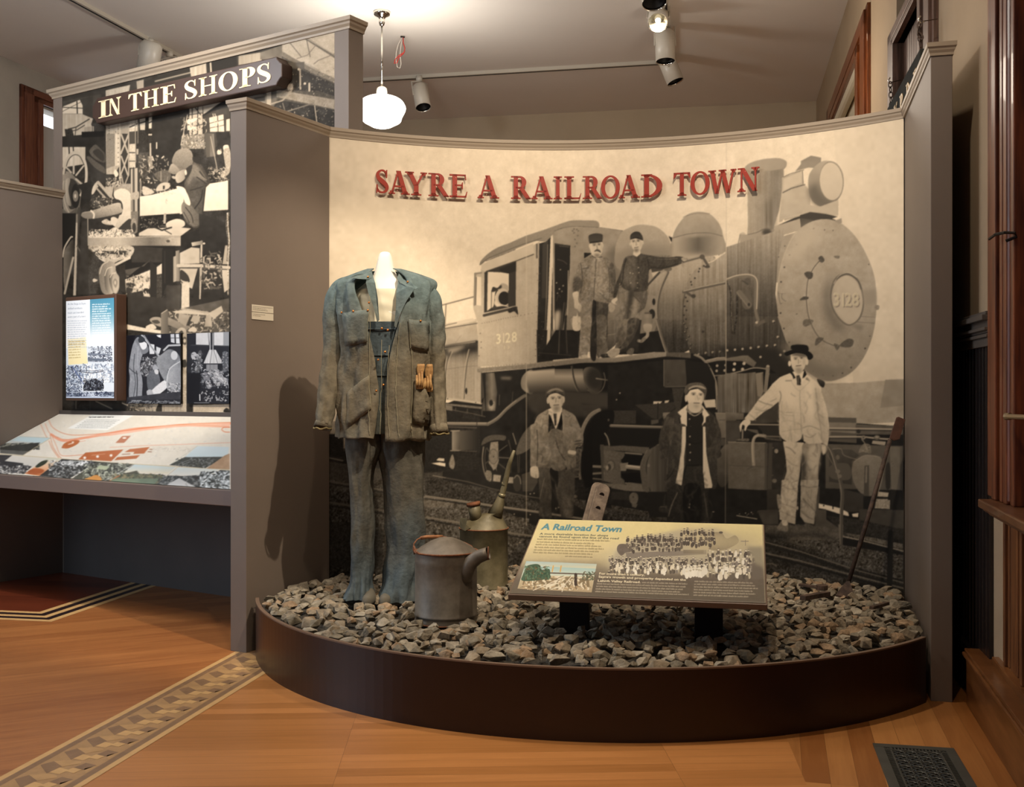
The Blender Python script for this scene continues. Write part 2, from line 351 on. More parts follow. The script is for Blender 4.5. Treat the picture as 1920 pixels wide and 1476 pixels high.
ART_MAP = """
t 0 760 4.3636
p e2dac8#3 -50,30 1950,30 1950,760 -50,760
n d4cfc2/dad5c8/e8e2d4 120 24 3 500,60 1850,440
p f0efe6 550,190 760,72 1090,85 880,205
c e8a080 20 420,240 520,290 700,265 900,230 1100,195 1300,180 1500,165 1700,155 1900,150
p eab79c#3 700,262 1000,215 1300,178 1600,150 1880,145 1880,185 1500,172 1200,205 900,250
c dc7a4c 4 395,110 430,180 520,230 640,245 900,225 1200,185 1500,155 1900,140
c e08860 4 330,150 370,240 390,270
c e08860 4 370,150 400,220 440,250 520,285 640,300
c dc7a4c 4 410,240 430,330 470,400 500,432
c e08860 4 420,240 460,330 490,400 540,415 680,405
c e8a080 4 440,250 520,290 700,270
c dc7a4c 4 400,290 430,360 480,430
c e09870 4 430,250 470,260 560,280 900,240
c e8a888 4 430,260 600,300 700,290
c e0a078 4 1100,190 1400,165 1700,165 1900,185
c e8a888 4 900,345 1200,330 1500,320 1900,305
c dc6a3c 5 1880,180 1830,182 1815,200 1840,218 1880,220
s b86a3c 505,345 530,310 600,286 650,290 630,320 560,352 515,352
l f0e0d0 6 560,320 600,310
e f4ece0 596,302 10,5
p b8683a 640,443 700,388 1010,362 910,458
d f4ece0 11 693,430 798,420 908,411
l e0a888 4 750,410 860,398
p b87858 945,308 1000,253 1070,250 1015,308
e f4ece0 1018,268 16,7
p b86a3c 1060,360 1225,342 1195,375 1180,395 1090,398 1100,382 1020,384
p b86a3c 960,425 1145,408 1115,437 935,450
l 9a6040 5 1000,402 1065,398
l 9a6040 6 1225,360 1245,362
l 9a6040 6 1210,380 1240,382
n c8c0b0 40 14 8 1240,340 1560,380
# photographs along the front
p 9fb4b8/d8d0c0/30302c:v -10,330 155,255 415,268 190,408 -10,372
p bcd0d0 155,255 415,268 350,310 100,290
n 1c1e1c/484c44/8a8878 200 26 11 0,310 320,360
p 30322e#6 0,345 200,318 330,305 240,378 0,365
p 5a5a54#6 0,362 235,378 190,408 0,392
l c8b890 5 -10,398 500,438 900,470 1870,528
l c8b890 4 415,268 190,408
l b8b8a8 4 155,255 415,268
p 38383a#8 -10,405 100,410 20,470 -10,470
p d8d2c4/c8c4b8:v 95,412 390,432 250,520 0,490
p 303234#8 30,455 190,475 190,490 260,500 200,560 -10,550 -10,480
n e8e4d8/202020/606060 200 20 13 -10,490 230,560
p c8d0c0/e0b088/b86a3c:v 385,432 500,438 330,580 200,560
s 2c3428~6 290,500 340,460 390,450 370,480 310,510
s a85c34#6 230,540 290,515 360,530 330,560 240,565
p 2e3030#8 505,440 800,462 570,600 320,580
n e4e6e2/202222/888c88/484c4c 360 22 15 400,450 760,590
n f0f2f0/a0a4a0 60 26 16 500,455 730,490
p 4a4c42#8 800,462 1100,484 880,628 590,600
n 8a8e80/1c2020/c8ccb8/54584c 360 26 17 680,475 1050,610
p b0b898 810,490 900,500 870,530 790,520
s c08848#5 690,610 730,590 790,570 830,600 810,625
l d8d8d0 4 1090,486 850,622
p b8ccd0/e0d4b8:v 1100,485 1440,506 1370,560 1010,550
p 4c4a3c#6 1010,560 1120,535 1140,560 1340,570 1350,590 1270,660 880,628
n 3a4034/8a8060/606850 260 30 19 920,560 1330,640
c b86840 6 890,625 950,590 980,575
p 70806a#4 930,600 1300,600 1260,655 890,628
l b8b0a0 4 1450,508 1265,662
p c8d2ce/e0ddd0:v 1460,508 1790,525 1700,580 1380,570
p 383c3c#6 1290,640 1370,575 1500,580 1790,560 1700,620 1600,690 1270,662
n 606464/202424/a0a4a0 200 22 21 1300,575 1720,660
p b8bab8/d8d8d4:v 1335,668 1465,595 1620,680
l 808480 5 1520,640 1540,682
p 3c4242#6 1800,530 1880,535 1880,715 1600,690
n e8eeee/a0a8a8/303636 220 36 23 1640,540 1875,690
p d0dcdc/c8d8d8:v 1615,334 1875,342 1860,430 1510,425
p 40443f#6 1510,425 1840,422 1680,515 1385,490
l d8dcd8 5 1630,440 1670,515
l b0b4b0 4 1600,440 1480,495
l b0b4b0 4 1640,440 1740,490
l 8a8e8a 4 1570,440 1430,492
n 7c807c/2c302c 80 24 25 1440,430 1760,500
p b09070#8 1840,410 1880,395 1880,525 1690,517
l c8c8b8 4 1385,490 1615,334
"""
ART_MURAL = """
t 0 0 1
p 226#5~3 600,200 1710,200 1710,1140 600,1140
p 214/228:h#5 600,200 760,200 760,900 600,900
p 222/212:v#4 1560,200 1710,200 1710,720 1600,720
# hills and ground
p 176/165:v#6~3 1540,719 1605,718 1640,715 1700,712 1710,790 1540,800
p 150#6 1660,712 1700,711 1700,760 1650,765
p 78/58:v~24#10 600,800 860,860 1700,1000 1710,1150 600,1150
p 150~8#8 600,790 660,790 660,842 600,838
p 70~12 600,842 830,842 830,900 600,880
p 40~8#6 1660,800 1712,800 1712,1140 1600,1140
# big dark undercarriage
p 34#5 830,760 1000,690 1240,665 1490,650 1550,790 1700,800 1700,990 1560,985 1330,980 1050,930 940,880 830,840
p 40#4 830,830 1000,900 1100,960 1330,985 1000,985 830,900
p 44~6#6 600,850 650,846 700,800 800,772 900,770 900,880 600,900
p 40~5 790,765 860,765 860,880 790,880
# ballast
t 780 780 5.647
p 92/78:v~34#8 0,860 120,850 1000,1060 1200,1090 1160,1300 1000,1468 0,1468
p 62~20#8 100,640 700,760 1150,850 1300,930 1300,1010 700,930 100,840
s 112~18 110,880 400,925 300,960 110,965
l 128 22 100,852 560,915 930,970 1300,1020 1900,1110
l 44 10 100,876 560,940 930,995 1300,1044 1900,1130
l 150 7 100,845 560,907 930,962 1300,1012
l 120 20 110,1075 460,1135 1000,1240 1500,1310
l 40 12 110,1100 460,1165 1000,1272 1500,1345
l 146 6 110,1068 460,1126 1000,1230
l 96 9 180,632 310,655 560,700 800,770 1160,850 1300,870
l 150 7 180,632 310,655
d 170~20 7 930,820 1040,1040 1210,1045 1100,1340 1070,1360 1210,825 1250,820 150,1140 210,1165 250,1190 1480,980 1510,970
# gravel left of the trousers
t 570 780 3.514
p 58~30#9 150,480 460,520 460,1060 150,1060
l 118 9 160,275 255,295
l 100 10 160,430 530,490
l 42 8 160,445 530,505
l 88 14 160,570 560,630
l 36 9 160,590 560,650
p 40~8 160,120 260,120 260,270 160,262
p 70~10 160,300 300,320 520,350 520,420 160,420
p 48~14 160,700 300,700 520,760 520,1000 160,1000
# tender + rail
t 780 400 5.647
p 186/160:v#6~3 240,1190 640,1120 660,1360 290,1410
p 206#4 300,1170 600,1110 640,1140 300,1215
l 120 13 230,985 660,872
l 108 10 318,965 295,1400
l 96 10 280,1225 650,1165
l 150 5 300,1240 480,1215
l 70 6 300,1195 340,1180 430,1160
l 120 20 300,1408 640,1350
l 70 16 300,1424 650,1370
p 45 630,1350 665,1350 665,1390 630,1385
l 120 3 420,1370 480,1290
t 780 620 5.647
p 60/150/160/168:v|6~4 290,200 660,130 690,440 690,770 290,730
p 38B4 300,190 380,160 560,165 660,140 660,220 300,260
s 150B3 340,190 520,165 420,230 350,240
c 60 6 370,220 330,330 310,480
c 170 6 385,225 345,330 325,480
c 70 7 575,200 545,330 525,480 510,720
c 172 8 560,200 530,330 510,480 495,720
l 96 4 310,410 500,385 650,372
e 30 532,640 10,34
l 186 22 290,715 690,770
d 50 6 335,722 632,762
p 70 690,450 735,450 720,700 690,745
l 40 8 692,440 692,770
l 110~10 24 290,775 700,820
l 30 6 290,765 700,800
p 120~6 310,790 385,800 385,850 310,840
l 104 6 385,840 600,880 735,912
l 92 7 420,815 418,850
l 92 7 545,830 543,875
l 100 7 698,850 698,905
p 56/120/60:h#6 730,450 830,450 870,650 850,850 690,850 720,700
e 40 795,770 26,40
e 150~20B2 800,780 34,62
e 36 795,768 20,30
l 66 10 885,680 880,790
l 60 10 1025,650 1015,780
p 110B2 900,490 1010,490 1005,520 900,515
c 104 34 760,990 860,930 960,830 1060,750 1150,690
c 150 8 760,982 860,920 960,820 1060,740
l 150/90:v 34 325,985 760,990
l 168 8 330,975 760,978
l 60 8 645,970 645,1005
l 84 14 330,1020 640,1030
p 150/70:h#5 380,1060 470,1060 470,1265 380,1265
p 90/40:h 465,1060 660,1050 660,1260 465,1270
l 168 10 370,1062 460,1060
l 170 9 365,1272 470,1270
l 90 8 460,1272 640,1280
s 140~12 385,1310 410,1400 400,1460 370,1460 350,1410
p 46~6 420,1300 640,1300 640,1468 420,1468
p 232 160,1405 250,1395 310,1405 310,1440 250,1430
p 214~8 215,1372 240,1350 300,1355 300,1385 240,1380
# pony wheel
t 780 780 5.647
s 84~5 690,310 720,240 790,205 870,200 950,215 935,260 860,255 780,270 720,300
c 128 12 715,330 703,450 715,560 740,640 780,690
c 90 7 740,345 728,450 742,560 770,620
p 140~8#6 790,280 870,270 875,480 850,560 860,590 840,560 820,580 800,540 770,500 775,400
e 100 820,430 52,82
e 128~8 820,430 44,72
e 80 822,432 8,9
l 92 9 750,340 790,400
l 92 9 870,380 965,310
l 96 12 875,440 1010,448
l 80 10 740,500 780,470
l 84 10 870,500 960,570
l 70 12 980,260 1010,380 1000,600
l 60 8 740,600 800,690 900,700
p 160~12#8 820,620 900,630 890,700 815,690
p 150~10 970,645 1030,650 1030,715 960,710
s 130~16 735,600 760,575 800,600 795,690 745,670
s 60 1040,640 1080,620 1110,660 1110,770 1060,800 1030,740
c 140 8 1040,660 1070,630 1100,660 1110,720
s 92~6 1060,410 1100,250 1180,130 1240,110 1210,260 1200,350
l 70 10 1095,420 1090,600
l 90 5 1075,400 1078,600
p 88/70:v#6 1120,620 1290,560 1290,700 1230,800 1130,800
l 60 4 1120,680 1290,650
l 60 4 1120,740 1280,720
c 150 8 1025,185 1040,230 1060,300
# cab
t 780 400 5.647
p 184/192:v#4~3|2 685,590 1060,440 1310,300 1280,1468 660,1468 650,1150 605,1000 620,640 690,625
s 150/132:v~3 675,540 690,500 760,430 860,365 1000,310 1160,240 1340,180 1480,130 1560,100 1650,77 1780,75 1920,85 1920,160 1700,145 1580,165 1480,230 1400,290 1330,300 1250,300 1000,400 850,460 760,490 690,545
c 96 6 675,545 760,480 900,420 1100,340 1330,265
p 200#4 690,550 780,500 1000,415 1240,320 1250,430 1060,510 740,620 690,600
c 110~20 8 740,505 900,445 1050,385
l 80 10 745,615 900,560 1060,505 1245,435
p 226#3 640,670 690,675 690,980 635,970
l 140 22 628,640 620,970
l 140 18 625,640 690,630
l 90 8 640,680 632,968
# cab window
p 58 725,625 1060,505 1055,1000 720,1055
p 224#3 760,620 900,625 985,640 980,970 800,1000 752,1035
p 44 880,590 1060,515 1058,610 990,640 900,620
p 60 985,640 1055,610 1055,985 985,975
s 176 895,750 930,742 975,770 970,830 900,830 870,800
s 60 800,830 815,780 860,790 900,760 905,790 860,810 830,830
s 72 840,830 870,820 830,950 860,1000 800,1010 825,970
e 200 920,890 74,92
e 42 935,900 62,72
p 60 975,820 1050,820 1050,980 975,980
c 214 12 865,830 840,900 880,960 975,985
l 100 8 800,820 798,1000
l 70 28 720,1082 850,1050 1060,1000
l 188 10 715,1060 850,1030 1050,985
s 50~8 975,1020 1060,990 1080,1075 1040,1040 990,1055
d 60 3.4 700,1165 725,1160 750,1155 775,1150 800,1145 825,1139 850,1134 875,1128 900,1122 925,1117 950,1112 975,1107 1000,1102 1025,1097 1050,1092 1075,1088 1110,1082 1150,1074 1190,1066 1230,1058 1275,1050 1285,640 1315,560 1288,710 1285,850 1283,985 1278,1150 1275,1235 1272,1310 1270,1380 690,1365 690,1425 668,1250 672,1330
d 60 5 690,1365 690,1425 1272,1310 1270,1380
# cab front dark strip
p 44#4 1305,320 1380,300 1445,230 1450,1468 1280,1468
p 66 1340,330 1400,280 1390,900 1330,900
p 210/226:h 1425,250 1448,225 1450,400 1435,900 1420,1450 1370,1468 1400,900
l 150 6 1395,330 1385,800 1360,1440
d 130 3.5 1315,560 1313,640 1312,715 1310,790 1308,870 1306,950 1304,1030 1302,1110 1330,1150 1350,1150 1330,1200 1350,1230 1328,1290 1345,1330 1325,1380 1350,1380
l 96 18 1280,330 1280,470
l 168 10 1295,340 1290,440
# cab front wall
p 158/150:v#6~3 1450,240 1560,170 1700,150 1920,165 1920,1468 1600,1468 1450,1100
t 1040 380 5.647
p 156/148/120:v#7~3 0,300 140,262 400,262 720,300 900,420 1240,700 1100,1468 0,1468
c 118~10 7 0,300 140,258 400,258 720,298
d 116 9 205,280 235,285 205,320 245,350 215,390 235,430 215,465 250,300 190,300
p 120/96:rB8 590,480 900,520 980,700 700,800 560,760
# cab door opening
p 38 0,430 165,455 160,690 130,1100 60,1468 0,1468
l 92 5 0,440 165,455
l 104 6 50,460 150,470
l 176 9 145,720 135,1190
c 110 5 30,600 90,620 130,650
d 150~30 8 60,710 20,850 50,915 90,880 30,960 75,940
c 60 10 20,1040 40,980 60,1000
s 196B3 0,1180 50,1140 60,1200 40,1340 0,1360
l 96 7 100,1060 60,1468
l 80 6 120,1060 90,1468
p 44 110,1200 130,1190 120,1468 90,1468
p 36 310,530 400,535 330,580 310,590
# boiler body & steam dome 1
t 1040 380 5.647
s 178/168/140:v#4~3 700,330 760,280 860,240 960,235 1080,260 1180,340 1230,440 1245,560 1240,720 700,720 640,500
e 130/170:vB8 980,640 330,180
p 44 1205,355 1245,370 1245,440
# main boiler
s 170/150/110/70:v|10~4#6 940,960 1050,800 1200,700 1300,660 1500,600 1640,640 1920,560 1920,1468 1100,1468 1120,1200 1080,1000
s 182/168/120/100:v|6~4 940,950 1060,800 1250,690 1600,560 1700,600 1500,700 1380,900 1350,1100 1340,1300 1100,1300 1080,1000 960,980
s 96~5|6 1140,1320 1330,1290 1360,1400 1370,1468 1150,1468
l 190 3 1140,1300 1310,1280
# dome 2
s 176/160/154:v#4~2 1250,560 1248,380 1280,280 1340,190 1400,130 1480,100 1560,98 1640,120 1700,170 1750,240 1780,340 1780,540
p 190/150/104/150/176:h#3B2 1255,380 1780,345 1780,545 1250,570
s 110B14 1600,250 1640,260 1650,530 1600,530
c 104 6 1250,375 1400,335 1530,320 1660,325 1775,355
c 116 5 1360,155 1440,125 1530,112 1640,118
p 176#4B4 1250,540 1600,540 1500,620 1300,640
# boiler seam bolts/handrail
c 74 7 1380,960 1360,1100 1355,1250 1370,1468
d 50 9 1388,1005 1405,1045 1375,1098 1395,1140 1368,1192 1390,1235 1370,1280 1398,1325 1385,1372 1420,1415 1570,1368 1450,870 1443,840 1485,800 1535,700 1525,730 1580,670
d 50 4 1432,762 1640,620 1690,580 1740,555
l 104 26 1310,640 1560,572
l 170 8 1310,632 1560,563
l 92 28 1570,580 1625,670
e 92 1562,575 28,26
e 78 1615,680 30,14
l 96 32 1365,945 1560,900 1820,845 1920,815
l 176 10 1365,936 1560,890 1820,836 1920,806
l 88 26 1400,955 1470,1000
e 70 1470,990 24,20
e 60 1835,830 16,34
c 60~20 12 1850,870 1880,940 1870,1060 1880,1200 1890,1380
c 60~20 10 1915,1300 1900,1380
# pipes near man 2
c 96 26 1200,740 1130,900 1095,1050 1090,1200 1120,1330 1160,1468
c 168 8 1190,740 1120,900 1084,1050 1080,1200 1110,1330 1150,1468
l 70 20 970,890 1110,740
l 130 6 965,880 1100,735
e 110~10 1200,705 42,22
p 200#5 1020,720 1130,700 1040,790
p 74 1020,700 1180,690 1130,720 1030,740
e 40 1050,1050 16,36
e 44 1030,1180 34,52
p 120/150/110:h 930,1180 1030,1180 1040,1280 920,1280
p 100 950,1160 1010,1160 1010,1180 950,1180
s 176/150:v 945,1290 1025,1290 1025,1350 1005,1370 965,1370 945,1345
c 150 34 985,1370 980,1410 940,1450
c 60 8 1020,1372 1012,1420 975,1468
p 38 560,1400 640,1390 640,1468 560,1468
# lower boiler
t 780 620 5.647
p 190/172:v#4~3|2 660,-5 1285,-5 1278,348 655,385
p 40#4 1278,-5 1450,-5 1450,330 1280,345
l 210 34 1408,-5 1396,215
p 150/40:vB2 1430,-5 1500,-5 1490,100 1440,220
p 34#4 1480,-5 1740,-5 1720,290 1450,310 1330,300 1330,240
l 90 9 1520,0 1510,240
l 70 10 1590,0 1600,240
l 70 6 1300,235 1640,262
d 66 5 690,122 690,182 668,268 680,30
d 130 4 1300,45 1300,180 1300,262 1330,90 1345,60
d 62 4 660,398 690,394 720,391 750,388 780,385 810,382 840,379 870,376 900,373 930,370 960,367 990,364 1020,361 1050,358 1080,356 1120,353 1160,351 1210,347 1265,342 1268,50 1268,130 1267,200 1265,268
p 140/124:v~8 650,400 1280,345 1740,290 1920,295 1920,340 1740,338 1280,392 700,440 650,440
l 168 6 650,398 1280,343 1740,288
p 34#4 700,445 1280,395 1740,340 1920,340 1920,900 740,900
p 60/120/60:h#6 735,450 830,445 860,650 840,850 740,850
e 40 795,770 26,40
e 150~20B2 800,790 34,50
e 36 795,768 20,30
l 96 6 885,680 880,790
l 60 10 1025,650 1015,780
p 110B2 900,490 1010,490 1005,520 900,515
# air tank
s 120/150/70:h#4 1110,540 1130,480 1180,430 1240,430 1240,660 1180,660 1120,610
p 70/190/150/90/50:vB1 1180,430 1780,370 1920,380 1920,640 1700,640 1200,660 1170,560
c 40 10 1650,380 1665,480 1690,580 1740,640
c 150 6 1640,380 1650,480 1675,580 1725,650
s 70/60:v#4B3 1200,665 1780,650 1920,680 1920,900 1500,900 1250,860
c 104 34 760,990 860,930 960,830 1060,750 1150,690
c 150 8 760,982 860,920 960,820 1060,740
t 1040 600 5.647
p 120/104/60:v|8~4 545,0 700,0 650,260 545,350
p 36#4 700,180 1180,100 1190,350 600,370
p 48#5 780,0 920,0 880,340 700,340
p 96/70:v|8~6 1090,0 1370,0 1420,310 1360,330 1200,350
s 92/60/54:v|8~6 1130,50 1340,45 1380,200 1420,320 1200,350
p 104/96/50:v|14~6 1370,0 1920,0 1920,400 1700,400 1560,370 1430,350
c 58 7 1365,0 1370,100 1390,200 1430,330
c 100 28 1085,0 1120,140 1160,270 1190,350
c 172 7 1075,0 1110,140 1150,270 1178,345
p 118/140/110:h 930,-20 1030,-20 1040,30 920,30
s 176/150:v 945,50 1025,50 1025,110 1005,125 965,125 945,100
c 158 34 985,130 980,170 940,205
c 128~20 34 950,200 920,225 890,220
d 58 14 1372,40 1398,85 1382,130 1420,175 1402,215 1442,262 1440,305 1570,125
d 160 6 1368,34 1394,79 1378,124 1416,169 1398,209 1438,256 1436,299
d 150 13 1525,365 1600,350 1672,343 1750,336 1828,325 1908,312
d 56 8 1530,374 1606,360 1680,352 1757,345 1835,334
l 160 5 555,160 650,148
l 120 4 600,310 680,130
# running board + tank
p 150/120:v~5 0,440 250,405 640,400 1060,340 1190,340 1190,385 1080,400 640,450 280,455 0,490
l 176 6 0,440 250,405 640,400 1060,342
p 92~6 1180,345 1440,345 1440,405 1180,385
p 26 0,495 280,460 640,455 1080,405 1440,410 1700,420 1720,700 1160,700 900,900 300,900 0,700
p 88/176/110/56:v 0,520 300,515 310,640 330,700 360,760 250,760 0,740
s 110/60:h#4 310,520 400,500 480,560 500,700 440,780 350,730 310,640
e 48B4 420,620 90,120
c 120 8 520,560 535,640 500,740 420,785 350,740
l 140/60:h 14 440,620 640,650
c 60 16 185,490 200,600 230,700 270,760
c 150 5 175,490 188,600 215,700 250,765
s 66/72:vB3 0,740 300,760 700,780 650,870 620,940 300,900 100,900
p 78/70:v#4 1155,420 1400,420 1395,705 1155,710
l 118 6 1155,420 1155,710 1395,705
e 60 1200,655 12
l 84 6 1080,440 1150,590
c 78 6 700,650 900,632 1150,610
c 128 12 1400,605 1550,595 1700,590 1850,580 1920,560
e 140 1540,598 44,12
c 128 20 1480,370 1560,410 1640,510 1700,650 1715,800 1715,940
c 172 6 1490,362 1570,405 1650,510 1708,650 1722,800
l 132~5 36 1610,440 1720,415 1920,405
l 176 6 1610,428 1720,402 1920,392
d 168 14 1720,485 1810,480 1900,470 1715,540 1800,535 1890,530
d 60 10 1650,500 1600,550
p 34 1380,420 1620,460 1700,640 1700,830 1560,850 1400,700
p 108/88:v|14#5 1725,600 1920,560 1920,980 1725,980
# behind gear
p 206#4 1570,850 1700,840 1705,925 1600,930
p 36#4 560,480 1150,430 1150,700 1250,760 1290,980 1150,1010 900,1100 560,1090
p 60~4 850,900 1270,870 1270,940 1100,1060 1030,1040
p 210 1045,862 1140,862 1120,885 1045,890
p 206 1165,855 1215,850 1200,875 1165,882
l 40 10 1095,880 1090,1060
p 64~6 1240,720 1370,720 1330,950 1280,950
p 90#5 1150,980 1300,970 1300,1010 1160,1110
d 170 8 690,775 655,845
p 128~5 1145,985 1200,980 1290,990 1150,1050
# driving wheel
t 1040 600 5.647
p 60~5 560,960 860,960 860,1100 560,1100
p 84#4 1020,1060 1100,1055 1100,1090 1020,1110
c 132~6 40 470,955 390,1000 330,1080 290,1180 265,1300
c 160 6 470,942 385,985 320,1070 280,1160
s 26 480,970 620,960 620,1100 560,1180 540,1300 560,1468 290,1468 300,1300 340,1160 400,1040
e 90 570,1060 10,14
l 132/90:v 30 595,1120 900,1130 1150,1138
l 168 7 600,1112 900,1122 1150,1130
p 34#3 600,1150 1150,1150 1110,1330 600,1330
p 92 610,1180 660,1180 660,1230 640,1245 610,1230
l 92 5 1070,1170 1125,1230
c 156 12 530,1200 560,1250 578,1325
d 170~30 12 745,1255 745,1280 740,1305
d 140~30 8 1040,1310 1055,1300 1070,1320
p 92~5 500,1330 720,1330 1000,1350 1000,1400 730,1380 500,1380
t 1040 800 5.647
p 30 590,20 1150,20 1110,200 590,210
p 96/84:v~5 480,215 720,200 980,230 1040,250 1040,300 740,260 480,250
p 104/92:h~6 500,245 740,270 740,330 700,350 740,400 700,450 700,540 740,570 740,620 640,610 500,570
p 26 380,250 500,260 510,400 380,410
p 22 745,300 930,290 915,430 770,430 700,370
p 22 700,500 920,480 930,600 750,590
l 130 16 750,278 920,294
l 130 14 750,600 930,620
p 110~5 780,590 940,610 960,690 740,680 570,620 740,640
p 112~5 420,590 960,630 960,690 700,670 420,620
l 130 26 390,420 560,430
l 34 8 390,440 520,450
l 122 22 390,500 520,490
l 110 14 400,550 500,560
p 128~6 690,390 780,380 755,470 700,470
l 176/120:v 44 770,425 915,440
l 200 12 775,415 910,432
e 84 595,410 48,58
e 120~8 590,415 38,50
e 70 575,430 24,34
e 160~8 556,436 14,26
l 80 5 520,300 540,520
d 60 5 520,440 560,480 640,560
p 80 480,190 500,580 520,580 520,190
s 92~5 905,430 930,340 980,260 1060,210 1110,190 1160,330 1180,450 1190,690 960,690 920,580
c 56 10 1090,215 1000,320 970,440 990,560 1010,680
s 96/60:h|5 1000,320 1100,200 1180,400 1190,700 1040,690 980,560
c 128 6 905,430 930,340 980,250
e 120 995,412 14,18
p 34 990,690 1190,690 1190,960 1000,960
s 104~7 790,740 820,700 870,710 885,760 870,810 840,830 800,800
e 70 832,745 10
p 96 815,820 880,820 860,860 820,850
p 50~4 560,690 790,690 790,780 600,770
s 50~6 1110,850 1190,840 1190,910 1110,900
l 150 4 1120,850 1190,852
p 34~8#4 330,640 600,640 600,880 330,880
c 104~5 24 275,250 262,400 270,540 300,650
c 150 6 262,290 255,420 262,540 295,660
p 24 290,180 400,0 400,560 420,640 330,650 290,500
p 72~12 160,250 270,230 260,500 200,560
l 96 18 200,455 260,452
l 96 16 205,535 262,530
s 110~20 190,730 220,710 240,740 220,760
p 40~6 170,560 300,560 330,740 180,720
l 66 12 200,820 560,870 1000,940
p 56~22#6 560,880 1190,990 1190,1010 560,1000
# pilot beam left of man5, right-hand side
t 1040 600 5.647
p 128/104:v#5 1700,980 1920,985 1920,1250 1750,1250
l 76 6 1745,1060 1920,1062
l 150 7 1700,985 1920,990
p 76#4 1750,1250 1920,1280 1920,1330 1750,1330
t 1040 800 5.647
s 104/60:v#5 1700,330 1760,240 1840,200 1840,560 1760,640 1700,500
p 96~5 1840,160 1920,170 1920,650 1840,640
l 150 6 1840,160 1920,165
p 30#4 1630,650 1840,660 1920,660 1920,1129 1640,1010
e 190 1680,903 12,4
d 190 5 1425,855 1430,825
# smokebox etc. right
t 1360 270 5.647
p 164/150:v#5~3 0,1160 140,1120 500,1010 800,920 1000,840 1260,900 1260,1468 0,1468
p 176/160/148/128/150:h#4~3|4 205,265 230,225 300,190 420,160 560,152 620,165 650,195 645,240 618,270 620,350 600,500 570,700 520,860 510,960 230,960 240,860 235,600 232,310 205,285
s 168/156:h#3 203,270 225,225 300,187 420,158 560,150 630,172 652,200 640,240 600,262 500,280 350,290 240,300
p 128|12B5 430,600 560,560 530,880 400,880
p 168/150:h 155,950 230,960 520,900 520,990 150,1110
c 104 6 155,960 150,1110 350,1040 520,985
p 190 155,945 190,935 220,950 180,960
e 74B2 440,935 50,36
c 84 5 240,960 340,935 400,905 470,905
p 176/164:v#3 520,870 790,780 795,900 520,985
c 104 5 520,985 650,950 790,905
# headlamp
p 176/186/176:v#4 600,355 700,320 800,280 820,420 850,440 900,500 900,720 800,745 570,800 600,500
p 136/150:v#4 800,180 908,123 1015,145 1012,190 1060,180 1130,200 1000,260 880,250 740,290 800,215
l 92 6 615,350 690,315 830,275
l 92 10 610,515 700,470 840,430
l 92 8 815,290 825,420
p 196#3 620,370 800,290 805,410 620,490
s 176/150/120:v#3 880,360 920,270 1010,190 1100,180 1180,210 1240,300 1250,400 1240,500 1190,590 1100,650 1000,660 920,600 885,500
s 108B5 885,480 960,420 1000,500 1060,580 1140,610 1060,660 980,655 910,600
e 140 1125,392 128,208 -4
e 206/196:v#2 1122,395 122,200 -4
p 184#3 860,640 1000,665 1200,590 1195,760 1000,745 900,720 800,740
p 70/60:v 560,860 800,750 900,720 1060,740 1190,770 1130,790 1190,815 1160,830 1000,830 900,850 800,890 790,790
p 84 800,785 1050,830 880,870 800,895
p 176 570,800 790,750 790,765 570,830
e 236 617,812 10,12
# smokebox front
t 1360 480 5.647
s 174/168/160/150/140:v#6~3 540,540 545,400 570,200 620,0 700,-200 800,-300 930,-370 1060,-390 1200,-360 1330,-260 1430,-130 1500,0 1560,150 1595,330 1600,560 1570,800 1500,1010 1400,1170 1280,1270 1150,1320 1050,1320 930,1270 780,1150 680,1010 600,820 555,660
c 190 7 540,540 545,400 570,200 620,0 690,-160 760,-260
c 182 8 540,560 560,720 620,880 690,1010
p 150 1150,-370 1230,-400 1235,-350 1200,-340
c 70 6 1010,40 940,120 880,240 860,380 862,520 890,670 960,820 1040,900 1150,950
c 190 4 1022,46 950,130 892,245 874,380 876,520 903,665
# door dish shade
s 110B10 1180,180 1110,260 1070,400 1060,540 1110,680 1200,780 1300,790 1200,700 1130,560 1120,400
c 150B2 18 1150,300 1100,400 1110,540
s 112 1110,380 1140,270 1200,200 1300,175 1400,240 1450,350 1470,500 1440,640 1380,710 1300,740 1210,680 1140,580 1110,470
s 184/178:v#3 1130,380 1160,290 1220,225 1300,205 1390,260 1435,360 1455,500 1425,630 1370,700 1300,722 1220,665 1155,570 1128,470
c 200 6 1150,290 1210,205 1300,178 1390,225
c 72B1 8 1175,250 1240,205 1320,200 1400,265 1435,350
p 150B3 1450,370 1590,350 1600,500 1480,520
l 116 6 1400,700 1580,712
l 116 5 1430,640 1590,650
s 128B3 1330,730 1460,740 1430,800 1420,790
# latch bolts
s 80~8 835,190 870,165 925,180 920,230 880,245
s 80~8 790,460 830,430 880,435 870,460 800,470
s 110~10 820,700 850,670 930,680 910,720 840,750
s 96~10 950,920 970,870 1040,870 1010,910 960,950
s 100~10 1150,930 1210,950 1180,1000
s 92~6 1210,950 1290,880 1355,890 1345,950 1290,970
s 84~8 985,20 1020,0 1050,40 1030,70 1000,60
s 120~10 1150,0 1210,0 1200,30 1160,20
s 140~8 1590,520 1630,530 1620,570 1580,560
d 66 9 625,120 590,275 515,188 490,352 490,530 585,605 620,768 675,916 930,1220 1035,1262 1140,1270 1240,1242 1332,1182 1480,980
d 96 7 935,-290 1050,-275 1140,-270 845,-180 755,-120 630,-105 565,10 680,-10 1530,850 1520,90 755,615
l 110 4 555,400 640,400
c 84 5 560,380 580,500 600,500
c 84 5 600,400 600,450 640,480
# handrail right
t 1360 480 5.647
p 84/50:v|8~4 0,600 540,600 640,900 700,1000 640,1200 440,1200 0,1100
